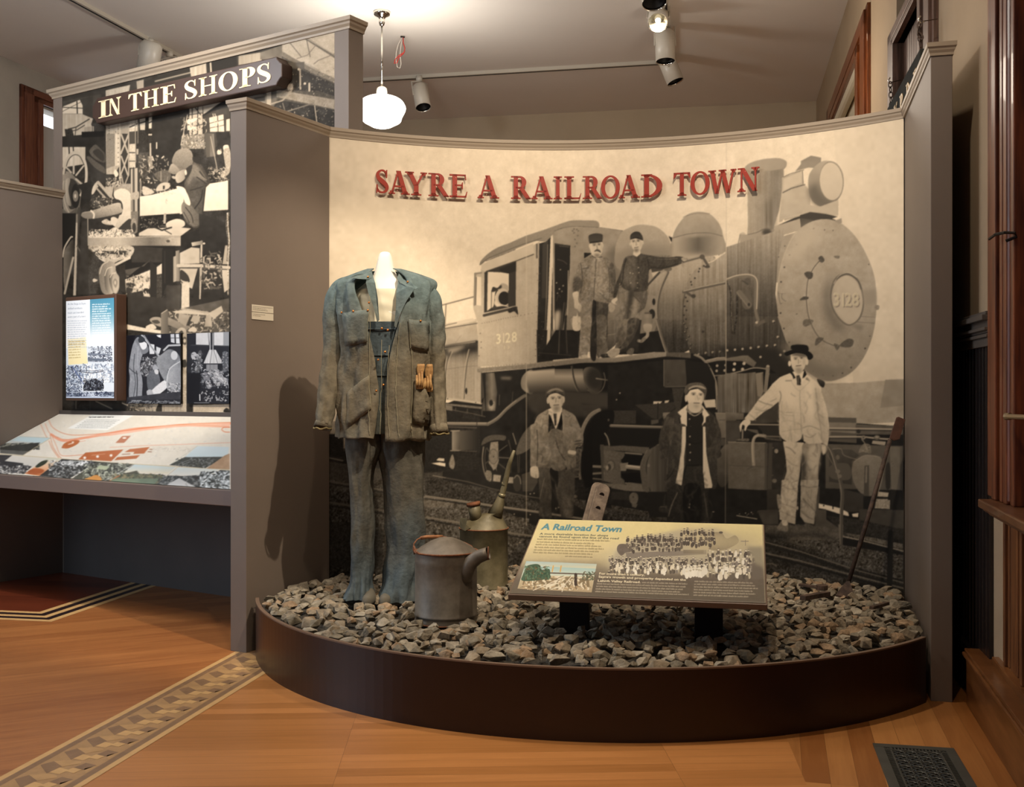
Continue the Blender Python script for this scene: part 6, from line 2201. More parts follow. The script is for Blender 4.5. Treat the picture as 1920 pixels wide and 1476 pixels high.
sheet('mural_print', shop_surf, 620, 700, cs, print_material('shops_print', (.95, .95, .98), .6, .12), shop)
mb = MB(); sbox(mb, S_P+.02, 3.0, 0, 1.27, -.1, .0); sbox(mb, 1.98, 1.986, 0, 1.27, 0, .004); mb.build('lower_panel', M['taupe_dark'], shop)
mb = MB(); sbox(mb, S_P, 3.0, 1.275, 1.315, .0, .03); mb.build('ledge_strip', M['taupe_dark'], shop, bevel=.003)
# side wall on the far left
LWs = thing('side_display_wall', 'plain taupe display wall at far left beside the sloping map desk', 'display wall', sp(0, 0, .8))
mb = MB(); A_ = sp(S_P, 0, 1.25); B_ = sp(S_P, 0, .004); mb.wall((A_.x, A_.y), (B_.x, B_.y), 0, 3.03, .10); mb.build('panel', M['taupe'], LWs)
A_, B_ = sp(S_P, 0, 1.25), sp(S_P, 0, .0)
crown_path([(A_.x, A_.y), (B_.x, B_.y)], 3.03, [(o if o > -.1 else -.14, u) for o, u in CP]).build('crown_moulding', M['crown'], LWs)
# sign board IN THE SHOPS
sign = thing('shops_sign_board', 'dark brown wooden sign board lettered IN THE SHOPS on the workshop mural', 'sign', sp(1.5, 3.64, .1))
s0, s1, z0, z1, nc = .521, 2.548, 3.538, 3.735, .035
def notch(s0, s1, z0, z1, n_):
    P = []
    for (s_, z_, dx, dz) in ((s0, z0, 1, 1), (s1, z0, -1, 1), (s1, z1, -1, -1), (s0, z1, 1, -1)):
        q = [(s_, z_+dz*n_), (s_+dx*n_*.3, z_+dz*n_*.9), (s_+dx*n_*.9, z_+dz*n_*.3), (s_+dx*n_, z_)]
        P += q if (dx*dz > 0) else q[::-1]
    return P
mb = MB(); mb.prism([sp(s_, z_, .0) for s_, z_ in notch(s0, s1, z0, z1, .05)], (NV.x, NV.y, 0), .10)
mb.build('board', mat('sign_brown', '3c2a22', .45, var=.05, scale=4), sign, bevel=.008)
mb = MB(); ml = mat('cream_letter', 'f0dcb0', .5)
ltrs = [('I', 185, 203), ('N', 203, 227), ('T', 241, 266), ('H', 268, 298), ('E', 301, 330.5), ('S', 346, 370), ('H', 373, 407.5), ('O', 410, 446), ('P', 449, 479), ('S', 482, 508)]
for ch, xa, xb in ltrs:
    sa, sb = s_px(xa, .102), s_px(xb, .102)
    glyph_mesh(ch, sp(sa, 3.572, .1002), Vector((U.x, U.y, 0)), Vector((0, 0, 1)), Vector((NV.x, NV.y, 0)), sb-sa, .132, .004, .20 if ch != 'N' else .17, .06).build('letter', ml, sign)
# information panel
info = thing('information_panel', 'upright lit blue and white information panel in brown frame on the workshop mural', 'information panel', sp(.2, 1.4, .1))
pa = .115
sa, sb, sc = s_px(122, pa), s_px(216.5, pa), s_px(229, .0)
zt_l = EYE-(558-CYP)*sp(sa, 0, pa).y/F; zb_l = EYE-(751-CYP)*sp(sa, 0, pa).y/F
mb = MB(); sbox(mb, sa, sb, zb_l, zt_l, 0.012, pa-.005); mb.build('box_frame', mat('brown_frame', '523a2c', .45), info, bevel=.006)
def info_surf(u, v):
    s = sa+.012+(sb-sa-.03)*u; q = P0+NV*(pa-.001); return q.x+U.x*s, q.y+U.y*s, zb_l+.02+(zt_l-zb_l-.05)*v
ci = Canvas(110, 540, 225, 760, res=3); ci.run(ART_INFO)
for i, (s_, y) in enumerate([('At the Shops in Sayre', 572), ('skilled workers', 580.5), ('made and mended', 588.5), ('every part of a train', 596)]):
    print_text(ci, s_, (127, y), (127+(34, 27, 30, 33)[i], y-1.2), 3.6, '8c98a8')
for i in range(13): scribble(ci, (127, 603+i*4.1), (127+36-(i % 3)*2, 602.2+i*4.1), 2.0, 'b8c4d0', i)
for i in range(16): scribble(ci, (173, 572+i*4.4), (173+33+(i % 3)-(6 if i in (1, 3, 15) else 0), 571+i*4.4), 2.6 if i not in (2, 3) else 3.1, 'f4fafc', 50+i)
for i in range(7): scribble(ci, (129, 642+i*5), (129+(30 if i < 2 else 22), 641+i*5), 2.4 if i > 1 else 3.0, 'c8b070', 80+i)
sheet('printed_face', info_surf, 150, 260, ci, print_material('info_print', (1, 1, 1), .25, .5), info)
# two small photographs
cp_ = Canvas(228, 615, 440, 770, res=2.4); cp_.run(ART_PHOTO); cp_.soften(.45)
mph = print_material('photo_print', (.98, .98, 1), .3, .45)
for nm, xa, xb, yt, yb, lb in (('left', 237, 339, 627, 757, 'small black and white photograph of two workers at a boiler on the workshop mural'), ('right', 350.5, 430, 624, 757, 'small black and white photograph of axles under a hood next to the post')):
    q0, q1 = s_px(xa, .02), s_px(xb, .02); Dm = sp((q0+q1)/2, 0, .02).y; za, zb = EYE-(yb-CYP)*Dm/F, EYE-(yt-CYP)*Dm/F
    def ps(u, v, q0=q0, q1=q1, za=za, zb=zb):
        s = q0+(q1-q0)*u; q = P0+NV*.0205; return q.x+U.x*s, q.y+U.y*s, za+(zb-za)*v
    th = thing('framed_photograph', lb, 'photograph', sp((q0+q1)/2, za, .02), group='small photographs on the workshop mural')
    mb = MB(); sbox(mb, q0, q1, za, zb, .003, .020); mb.build('backing_board', M['black'], th)
    sheet('photo_print', ps, 190, 220, cp_, mph, th)

# sloping map desk
desk = thing('map_desk', 'sloping display desk with pale printed track map and photographs under the workshop mural', 'desk', sp(1.5, 0, .5))
def dz(p): return 1.30-.466*p
SD0, SD1, PD = S_P+.004, 3.05, .92
mb = MB()
P = [sp(SD0, dz(.0)-.004, .0), sp(SD1, dz(0)-.004, 0), sp(SD1, dz(PD)-.004, PD), sp(SD0, dz(PD)-.004, PD)]
mb.prism(P, (0, 0, -1), .03); mb.build('desk_board', M['taupe'], desk)
mb = MB(); sbox(mb, SD0, SD1, dz(PD)-.088, dz(PD)+.006, PD-.02, PD+.02); mb.build('front_fascia', mat('desk_edge', '75645a', .4), desk, bevel=.004)
def map_surf(u, v):
    s = SD0+(SD1-SD0)*u; p = .035+(PD-.055)*(1-v); return P0.x+U.x*s+NV.x*p, P0.y+U.y*s+NV.y*p, 1.30-.466*p
cm = Canvas(-8, 764, 436, 926, res=2); cm.run(ART_MAP); cm.soften(.6)
scribble(cm, (167, 783.5), (213, 783), 3.0, '5a5a58', 3)
for i in range(6): scribble(cm, (162-i*4.2, 788+i*2.9), (162-i*4.2+62, 788.5+i*2.9), 1.6, '8a8c88', 4+i)
sheet('map_print', map_surf, 460, 170, cm, print_material('map_print', (.92, .92, .95), .4, .4), desk)
mb = MB(); sbox(mb, SD0, SD1, dz(.0)-.30, dz(.0)-.05, .0, .05); mb.build('desk_bracket', M['taupe_dark'], desk)

# label cards on the left wing
for i, (za, zb, lb) in enumerate(((1.911, 1.951, 'upper of two small white label cards on the left wing wall'), (1.868, 1.908, 'lower of two small white label cards on the left wing wall'))):
    a = LPt+wl_d*.042; b = LPt+wl_d*.222; n_ = -wl_n
    o_ = a+n_*.004; th = thing('label_card', lb, 'label', (o_.x, o_.y, za), group='label cards on the wing')
    mb = MB(); mb.wall(LPt+wl_d*.042, LPt+wl_d*.222, za, zb, .003, .004)
    mb.build('card', mat('card_white', 'cfc4b0', .6), th)
    mb = MB(); rg_ = random.Random(i)                 # print too fine to read
    for r in range(3 if i == 0 else 2):
        x_ = .008
        while x_ < (.165 if r == 0 else .12)*(1 if i == 0 else .6):
            w_ = rg_.uniform(.005, .014); q = LPt+wl_d*(.042+x_)+n_*.0046; q2 = q+wl_d*w_; z_ = zb-.012-.009*r
            mb.add([(q.x, q.y, z_), (q2.x, q2.y, z_), (q2.x, q2.y, z_+.0028), (q.x, q.y, z_+.0028)], [(0, 1, 2, 3)]); x_ += w_+.003
    mb.build('print', mat('ink', '7a7060', .7), th)

# ------------------------------------------------------------------ title letters on the curved mural
title = thing('title_lettering', 'raised red title letters SAYRE A RAILROAD TOWN on the locomotive mural', 'lettering', (*arc(arc_px(1060), MR-.03), 2.7))
TL = [('S', 703.9, 728.5), ('A', 729.2, 767.6), ('Y', 761, 800), ('R', 803, 841), ('E', 842.5, 876), ('A', 896, 935.5), ('R', 958, 995), ('A', 997, 1036), ('I', 1038, 1053.7), ('L', 1058, 1090),
      ('R', 1092.6, 1129), ('O', 1127, 1162.5), ('A', 1161, 1200), ('D', 1202.5, 1242), ('T', 1263, 1295), ('O', 1295, 1331), ('W', 1330, 1381), ('N', 1384, 1424.5)]
mr = mat('red_letter', '96301f', .4, var=.05, scale=20, spec=.4); mdot = mat('pin_head', 'd8907c', .4)
for ch, xa, xb in TL:
    a0, a1 = arc_px(xa, MR-.022), arc_px(xb, MR-.022); pa_, pb_ = arc(a0, MR-.022), arc(a1, MR-.022)
    X = (pb_-pa_); wdt = X.length; X.normalize(); n_ = Vector((X.y, -X.x))
    o = glyph_mesh(ch, Vector((pa_.x, pa_.y, 2.714)), Vector((X.x, X.y, 0)), Vector((0, 0, 1)), Vector((n_.x, n_.y, 0)), wdt, .148, .012, .18, .07).build('letter', mr, title)
    for fx, fz in ((.35, .85), (.4, .15)):
        mb = MB(); q = pa_+X*(wdt*fx)+n_*.012; mb.lathe((q.x, q.y, 2.714+.148*fz), [(.0, .0012), (.0022, .0008), (.0028, 0)], 6, Matrix.Rotation(math.atan2(n_.y, n_.x)-R(90)*0, 3, 'Z') @ Matrix.Rotation(R(90), 3, 'Y'))
        mb.build('pin_head', mdot, o)

# ------------------------------------------------------------------ gravel bed
def stone_mesh(seed, r, mats):
    rg = random.Random(seed); bm = bmesh.new()
    sx, sy, sz = rg.uniform(.8, 1.25), rg.uniform(.65, 1.0), rg.uniform(.45, .75)
    for i in range(13):
        v = Vector((rg.gauss(0, 1), rg.gauss(0, 1), rg.gauss(0, 1))).normalized()*rg.uniform(.75, 1)
        bm.verts.new((v.x*sx*r, v.y*sy*r, v.z*sz*r))
    bmesh.ops.convex_hull(bm, input=bm.verts); bmesh.ops.delete(bm, geom=[v for v in bm.verts if not v.link_faces], context='VERTS')
    bmesh.ops.bevel(bm, geom=bm.edges[:], offset=r*.025, segments=1, affect='EDGES')
    me = bpy.data.meshes.new('ballast_stone'); bm.to_mesh(me); bm.free(); me.materials.append(mats[seed % len(mats)]); return me
SM = [mat('stone_grey', '968a76', .85, col2='675d4d', scale=26, bump=.8, bscale=90), mat('stone_tan', '9a8a72', .85, col2='6f6250', scale=30, bump=.5, bscale=90),
      mat('stone_pale', 'a79c88', .85, col2='7d7363', scale=24, bump=.5, bscale=80), mat('stone_dark', '827763', .85, col2='5b5243', scale=28, bump=.5, bscale=90), mat('stone_warm', 'a08668', .85, col2='766048', scale=30, bump=.5, bscale=90)]
stones = [stone_mesh(i, .045, SM) for i in range(24)]
rg = random.Random(5); pts = []
keep = []                                             # footprints kept free: (x, y, r)
CAN1 = Vector((-.333, 5.50)); CAN2 = Vector((-.168, 6.50)); MAN = Vector((-.715, 5.97))
keep += [(CAN1.x, CAN1.y, .175), (CAN2.x, CAN2.y, .16), (-.83, 5.86, .11), (-.60, 5.88, .11), (.30, 5.26, .09), (.92, 5.13, .09)]
def inside(x, y, m=.0):
    if math.hypot(x-FC.x, y-FC.y) > FR-.045-m and y < 6.3: return False
    if math.hypot(x-MC.x, y-MC.y) > MR-.05: return False
    if (Vector((x, y))-LPt).dot(wl_n) > -.045: return False
    if (Vector((x, y))-RPt).dot(wr_n) > -.045: return False
    return True
cell = .074; y = 4.5
while y < 7.1:
    x = -1.7
    while x < 2.4:
        px_, py_ = x+rg.uniform(-.028, .028), y+rg.uniform(-.028, .028)
        if inside(px_, py_): pts.append((px_, py_))
        x += cell
    y += cell*.88
def bedz(x, y):                                       # low heap, a little higher in the middle
    d = FR-math.hypot(x-FC.x, y-FC.y); return .285+.02*min(1, max(0, d)/.25)+.012*math.sin(x*3.1+1)*math.cos(y*2.7)
mb = MB(); P = []
nn = 26
g = [[None]*nn for _ in range(nn)]
rows = []
for i in range(41):
    a = B0+(B1-B0)*i/40; o_ = Vector(farc(a, FR-.022)); k = []
    b = A0+(A1-A0)*i/40; q_ = arc(b, MR-.012)
    for j in range(15): p = o_.lerp(q_, j/14); k.append((p.x, p.y, bedz(p.x, p.y)-.03))
    rows.append(k)
mb.grid(rows); bed = mb.build('gravel_bed', mat('gravel_fines', '4a443b', .95, col2='35302a', scale=60, bump=.8, bscale=120)); 
tag(bed, 'layer of fine dark grit under the ballast stones on the display platform', 'gravel', kind='stuff')
big = []
for (x, y) in pts:
    if any(math.hypot(x-a, y-b) < r for a, b, r in keep): continue
    big.append((x, y, rg.randrange(24), rg.uniform(.7, 1.3)))
big.sort(key=lambda s: s[1]-s[3]*.25)
proto_mats = {}
def stone_xf(x, y, s, up): return Matrix.Translation((x, y, bedz(x, y)+up)) @ Matrix.Rotation(rg.uniform(0, 6.28), 4, 'Z') @ Matrix.Rotation(rg.gauss(0, .35), 4, 'X') @ Matrix.Diagonal((s, s, s, 1))
rest_v = []; rest = MB(); nst = 0; mi_of = [i % len(SM) for i in range(24)]
first = None
stone_cnt = 0
for n_, (x, y, k, s) in enumerate(big):
    m = stone_xf(x, y, s, .012)
    if n_ < 300:
        o = bpy.data.objects.new('ballast_stone', stones[k]); C.objects.link(o); o.location = m.to_translation(); o.rotation_euler = m.to_euler(); o.scale = (s, s, s)
        tag(o, 'rough crushed ballast stone lying among its neighbours along the front of the curved platform', 'stone', 'loose ballast stones at the front of the platform')
    else:
        me = stones[k]; rest.cur = mi_of[k]; rest.add([m @ v.co for v in me.vertices], [tuple(f.vertices) for f in me.polygons])
# second scatter on top for an uneven surface
for i in range(330):
    x, y = rg.uniform(-1.5, 2.2), rg.uniform(4.6, 7.0)
    if not inside(x, y, .05) or any(math.hypot(x-a, y-b) < r+.03 for a, b, r in keep): continue
    k = rg.randrange(24); s = rg.uniform(.6, 1.1); m = stone_xf(x, y, s, .034); rest.cur = mi_of[k]; rest.add([m @ v.co for v in stones[k].vertices], [tuple(f.vertices) for f in stones[k].polygons])
rs = rest.build('ballast_stones', SM); tag(rs, 'grey and tan crushed ballast stones filling the rest of the display platform', 'gravel', kind='stuff')

# ------------------------------------------------------------------ metal cans
m_tin = mat('weathered_tin', '7d7366', .5, metal=.25, col2='5f564a', scale=9, bump=.12, bscale=30)
m_tin2 = mat('olive_tin', '7d7358', .55, metal=.15, col2='585038', scale=8, bump=.12, bscale=25)
m_rust = mat('rust', '8a5532', .8, col2='5a3420', scale=40, bump=.3)
def ring_pts(c, r, z, n=40, a0=0, a1=360): return [(c.x+r*math.cos(R(a0+(a1-a0)*i/n)), c.y+r*math.sin(R(a0+(a1-a0)*i/n)), z) for i in range(n+1 if a1-a0 < 360 else n)]
can = thing('oil_can', 'squat grey metal can with elbow spout standing on the gravel in front', 'can', (CAN1.x, CAN1.y, .31))
r1 = .160; zb, zt = .300, .655
MB().lathe((CAN1.x, CAN1.y, 0), [(0, zb), (r1, zb), (r1, zb+.012), (r1-.003, zb+.02), (r1-.003, zb+.035), (r1+.002, zb+.040), (r1-.003, zb+.045), (r1-.004, zt-.06), (r1-.002, zt-.05), (r1-.004, zt-.04), (r1-.004, zt)], 56).build('body', m_tin, can, smooth=True)
MB().lathe((CAN1.x, CAN1.y, 0), [(r1-.004, zt), (r1*.8, zt+.022), (r1*.5, zt+.050), (r1*.25, zt+.066), (.0, zt+.070)], 48).build('top', m_tin, can, smooth=True)
for z in (zb+.004, zt): MB().tube(ring_pts(CAN1, r1, z, 56), .0045, 6, closed=True).build('rim', m_rust, can, smooth=True)
sp_ = [px(872, 1088, 5.40), px(876, 1070, 5.39), px(884, 1054, 5.38), px(897, 1044, 5.375), px(908, 1040, 5.37), px(915.5, 1037.5, 5.365)]
mb = MB(); mb.tube(sp_, [.030, .036, .036, .034, .032, .031], 20, cap=False)
sb = mb.build('spout', m_tin, can, smooth=True, solid=.003)
MB().tube([sp_[3], sp_[4]], .030, 16).build('spout_opening', M['dark'], sb)
mb = MB(); mb.tube([sp_[5]+Vector((0, -.002, 0)) + Vector((.0, math.cos(a)*.03, math.sin(a)*.031)) for a in [6.283*i/20 for i in range(20)]], .003, 6, closed=True); mb.build('spout_rim', m_rust, sb)
mb = MB()
hz = px(0, 1010, 5.5).z
A_ = px(777, 1040, 5.5); mb.tube([A_, px(775, 1030, 5.5), px(776, 1020, 5.5), px(782, 1012, 5.52), px(790, 1008, 5.56)], .0035, 6)
mb.tube([px(776, 1024, 5.48), px(780, 1034, 5.40), px(788, 1040, 5.36)], .004, 6)
mb.tube([px(829, 1006.5, 5.60), px(845, 1009, 5.62), px(872, 1018, 5.62), px(884, 1024, 5.60), px(888, 1030, 5.55)], .0035, 6)
hd = mb.build('bail_handle', m_rust, can, smooth=True)
MB().tube([px(789, 1009, 5.56), px(800, 1007, 5.58), px(830, 1006.5, 5.60)], .009, 10).build('grip', mat('rusty_grip', '94623a', .7, col2='6b4327', scale=30), hd, smooth=True)

can2 = thing('tall_spout_can', 'tall olive metal can with long tapering spout standing behind the squat can', 'can', (CAN2.x, CAN2.y, .31))
r2 = .146; zb, zt = .295, .648; ax = Vector((0, 0, 1))
MB().lathe((CAN2.x, CAN2.y, 0), [(0, zb), (r2, zb), (r2, zb+.012), (r2-.003, zb+.018), (r2-.003, zt-.01), (r2, zt-.008), (r2, zt)], 48).build('body', m_tin2, can2, smooth=True)
def skew_cone(P, rad, n=28):
    mb = MB(); rows = []
    for p, r in zip(P, rad): rows.append([(p[0]+r*math.cos(6.2832*k/n), p[1]+r*math.sin(6.2832*k/n), p[2]) for k in range(n)])
    mb.grid(rows, True); return mb
tipb = px(929, 962, 6.47)
skew_cone([(CAN2.x, CAN2.y, zt), (CAN2.x+.005, CAN2.y, zt+.045), (CAN2.x+.03, CAN2.y, zt+.08), (tipb.x, tipb.y, tipb.z)], [r2, .115, .075, .045]).build('cone_top', m_tin2, can2, smooth=True)
mb = MB(); mb.tube([px(928, 966, 6.47), px(936, 945, 6.47), px(940, 931, 6.47), px(942, 926, 6.47), px(948.5, 899, 6.46), px(955, 870, 6.44), px(964, 845, 6.42)], [.046, .030, .022, .018, .017, .013, .008], 16, cap=False)
so = mb.build('long_spout', m_tin2, can2, smooth=True, solid=.002)
for (x, y, r) in ((941, 929, .021), (946, 908, .0185)):
    mb = MB(); a, b = px(x-.8, y+3, 6.465), px(x+.8, y-3, 6.465); mb.tube([a, b], r, 14); mb.build('spout_joint', mat('solder_seam', '8a8062', .45, metal=.4), so, smooth=True)
fa, fb_ = px(893, 975, 6.45), px(888, 946, 6.45)
mb = MB(); mb.tube([fa, fb_], [.036, .036], 20); fn = mb.build('filler_neck', m_tin2, can2, smooth=True)
mb = MB(); mb.tube([px(888.4, 948.5, 6.45), px(887.2, 942, 6.45)], .041, 20); mb.build('filler_cap', m_rust, fn, smooth=True)
mb = MB(); mb.prism([px(862, 972, 6.40), px(876, 972, 6.38), px(874, 984, 6.38), px(882, 990, 6.38), px(872, 996, 6.38), px(862, 990, 6.40)], (0, 1, 0), .01); mb.build('handle_bracket', m_tin2, can2)
MB().tube(ring_pts(CAN2, r2, zt, 48), .004, 6, closed=True).build('rim', m_rust, can2, smooth=True)

# ------------------------------------------------------------------ reader panel on two posts
TLp, TRp, BRp, BLp = gp(1006, 972, .80), gp(1434, 984, .80), gp(1438, 1132, .545), gp(957, 1116, .545)
uu = ((TRp-TLp)+(BRp-BLp)).normalized(); vv = ((TLp-BLp)+(TRp-BRp)); vv = (vv-uu*vv.dot(uu)).normalized(); nn_ = uu.cross(vv)
cc = (TLp+TRp+BRp+BLp)/4; wq = ((TRp-TLp).length+(BRp-BLp).length)/4; hq = ((TLp-BLp).length+(TRp-BRp).length)/4
TLp, TRp, BRp, BLp = [cc+uu*(a*wq)+vv*(b*hq) for a, b in ((-1, 1), (1, 1), (1, -1), (-1, -1))]
rp = thing('reader_panel', 'tilted information panel titled A Railroad Town on two dark posts in the gravel', 'information panel', (cc.x, cc.y, .31))
mb = MB(); mb.prism([TLp-nn_*.002, TRp-nn_*.002, BRp-nn_*.002, BLp-nn_*.002], -nn_, .028); mb.build('panel_board', mat('panel_bronze', '6a5648', .4, spec=.4), rp, bevel=.003)
csn = Canvas(930, 950, 1460, 1150, res=3); csn.run(ART_SIGN)
lv = (-.39, -1.)
def S_(x, y): return (940+x/3.6923, 950+y/3.6923)
print_text(csn, 'A Railroad Town', S_(276, 158), S_(828, 176), 11.5, '58909a', .035, .14, up=(.22, -1))
print_text(csn, 'A more desirable location for shops', S_(266, 194), S_(738, 207), 3.6, '4a5048', .02, 0, up=(.22, -1))
print_text(csn, 'cannot be found upon the line of the road', S_(260, 212), S_(812, 227), 3.6, '4a5048', .02, 0, up=(.22, -1))
for i, (xa, xb, y) in enumerate([(250, 752, 230), (245, 642, 249), (238, 690, 267), (232, 708, 286), (226, 676, 304), (222, 630, 322)]): scribble(csn, S_(xa, y), S_(xb, y+13), 3.4, '9a8c64', i)
scribble(csn, S_(442, 348), S_(632, 354), 2.6, '8a7c5c', 9)
print_text(csn, 'For more than a century,', S_(676, 470), S_(992, 480), 4.0, 'f2e4bc', .03, 0, up=(.06, -1))
print_text(csn, "Sayre's growth and prosperity depended on the", S_(672, 492), S_(1278, 514), 4.0, 'f2e4bc', .03, 0, up=(.06, -1))
print_text(csn, 'Lehigh Valley Railroad.', S_(666, 520), S_(964, 530), 4.0, 'f2e4bc', .03, 0, up=(.06, -1))
scribble(csn, S_(975, 530), S_(1286, 540), 3.2, 'b0a48a', 10)
for i in range(4): scribble(csn, S_(662-i*4, 538+i*18), S_(1276-(i*20 if i < 3 else -20), 560+i*18), 3.2, 'b0a48a', 20+i)
for i in range(6): scribble(csn, S_(1338-i*1.5, 522+i*19), S_(1740+(i % 3)*18-(60 if i == 5 else 0), 534+i*19), 3.2, 'b0a48a', 30+i)
l_ = np.array([S_(104, 604), S_(1826, 664)]); csn.line((l_-(csn.x0, csn.y0))*csn.res, .7, '8d8272')
csn.line((np.array([S_(1826, 664), S_(1806, 124)])-(csn.x0, csn.y0))*csn.res, 1.0, 'a89878')
def sign_surf(u, v):
    a = BLp+nn_*.0; U_ = TRp-TLp; V_ = TLp-BLp; s_ = .006; u = s_+(1-2*s_)*u; v = .012+(1-.018)*v
    return a.x+U_.x*u+V_.x*v, a.y+U_.y*u+V_.y*v, a.z+U_.z*u+V_.z*v
sheet('printed_face', sign_surf, 760, 300, csn, print_material('reader_print', (.9, .92, 1.0), .35, .4), rp)
for (x0, x1, D) in ((1050, 1105, 5.26), (1303, 1355, 5.13)):
    a, b = px(x0, 1190, D), px(x1, 1190, D); mb = MB()
    u_ = Vector((uu.x, uu.y, 0)).normalized(); w_ = (b-a).length; c0 = Vector(((a.x+b.x)/2, (a.y+b.y)/2, 0))
    ang = math.atan2(u_.y, u_.x)
    t_ = (D-BLp.y)/(TLp.y-BLp.y)
    zt_ = .545+(.80-.545)*max(0, min(1, ((Vector((c0.x, c0.y, 0))-Vector((cc.x, cc.y, 0))).dot(Vector((vv.x, vv.y, 0)).normalized()))/(2*hq*math.hypot(vv.x, vv.y))+.5))-.045
    mb.box((c0.x, c0.y, (.25+zt_)/2), (w_, .05, zt_-.25), Matrix.Rotation(ang, 3, 'Z')); mb.build('post', M['dark'], rp, bevel=.003)

# ------------------------------------------------------------------ iron pieces
m_iron = mat('old_iron', '5d4a3e', .7, metal=.3, col2='3b2e27', scale=25, bump=.2)
m_bar = mat('worn_bar', '7c6c5c', .6, metal=.3, col2='5a4c40', scale=20, bump=.2)
b0 = px(1131, 918, 5.95); b1 = px(1098, 1040, 5.75); ax_ = (b1-b0).normalized(); sd = ax_.cross(Vector((0, -1, 0))).normalized()*-1
jb = thing('rail_joint_bar', 'rusty steel rail joint bar with round end leaning behind the reader panel', 'rail joint bar', (b1.x, b1.y, .3))
L_ = (b1-b0).length; wd = .040; P = [b0+sd*(math.cos(a)*wd)-ax_*(math.sin(a)*wd*.9) for a in [math.pi*i/10 for i in range(11)]]+[b1-sd*wd, b1+sd*wd]
mb = MB(); nb = sd.cross(ax_).normalized(); mb.prism([p-nb*.0 for p in P], nb if nb.y > 0 else -nb, .022); mb.build('outer_bar', m_bar, jb, bevel=.005)
mb = MB(); mb.prism([p-sd*.014+Vector((-.008, .035, 0)) for p in P], nb if nb.y > 0 else -nb, .02); mb.build('inner_bar', m_bar, jb, bevel=.005)
for i in range(3):
    c0 = b0+ax_*(.035+.085*i); mb = MB(); mb.tube([c0+Vector((0, -.001, 0)), c0+Vector((0, .012, 0))], .014, 14); mb.build('bolt_hole', M['dark'], jb)
# fire scoop leaning in the right corner
h0, h1 = px(1669, 824, 6.12), px(1589, 1098, 6.05)
sc_o = thing('fire_scoop', 'long brown iron fire tool with flat blade leaning in the right corner of the display', 'fire tool', (h1.x, h1.y, .3))
mb = MB(); mb.tube([h0, h0.lerp(h1, .5)+Vector((.004, 0, 0)), h1], [.012, .013, .012], 10); mb.build('shaft', m_iron, sc_o, smooth=True)
mb = MB(); mb.prism([px(1668, 822, 6.12), px(1681, 783, 6.14), px(1685, 781.5, 6.14), px(1698, 787, 6.14), px(1687, 824, 6.12), px(1676, 827, 6.12)], (0, 1, 0), .008); mb.build('blade', mat('brown_blade', '6a4534', .6, col2='4c3024', scale=12), sc_o, bevel=.002)
mb = MB(); mb.prism([px(1587, 1090, 6.03), px(1593, 1090, 6.03), px(1601, 1112, 5.98), px(1592, 1120, 5.96), px(1567, 1116, 5.96), px(1575, 1104, 6.0)], (0, 0, -1), .008); mb.build('foot_plate', m_iron, sc_o)
def bar(name, lb, A_, B_, r, head=None, flat=None):
    d = (B_-A_); th = thing(name, lb, name.replace('_', ' '), A_.to_tuple(), group=None); mb = MB()
    rot = d.to_track_quat('X', 'Z').to_matrix(); mb.box((A_+B_)/2, (d.length, r*2, flat or r*1.4), rot); mb.build('shank', m_iron, th, bevel=.002)
    if head: mb = MB(); mb.tube([B_+Vector((0, 0, -.012)), B_+Vector((0, 0, .014))], head, 14); mb.build('head', m_iron, th, smooth=False)
    return th
def on_bed(x, y, up=.062): p = gp(x, y, .31); return Vector((p.x, p.y, bedz(p.x, p.y)+up))
bar('rail_clip', 'flat iron bar with round end lying on stones left of the fire tool', on_bed(1499, 1116), on_bed(1541, 1121), .016, .032, .014)
bar('rail_spike', 'short square iron spike lying on the stones below the round ended bar', on_bed(1505, 1144), on_bed(1552, 1133), .018)
bar('iron_key', 'small dark iron key bar lying on stones near the right wing', on_bed(1634, 1160), on_bed(1664, 1149), .012)

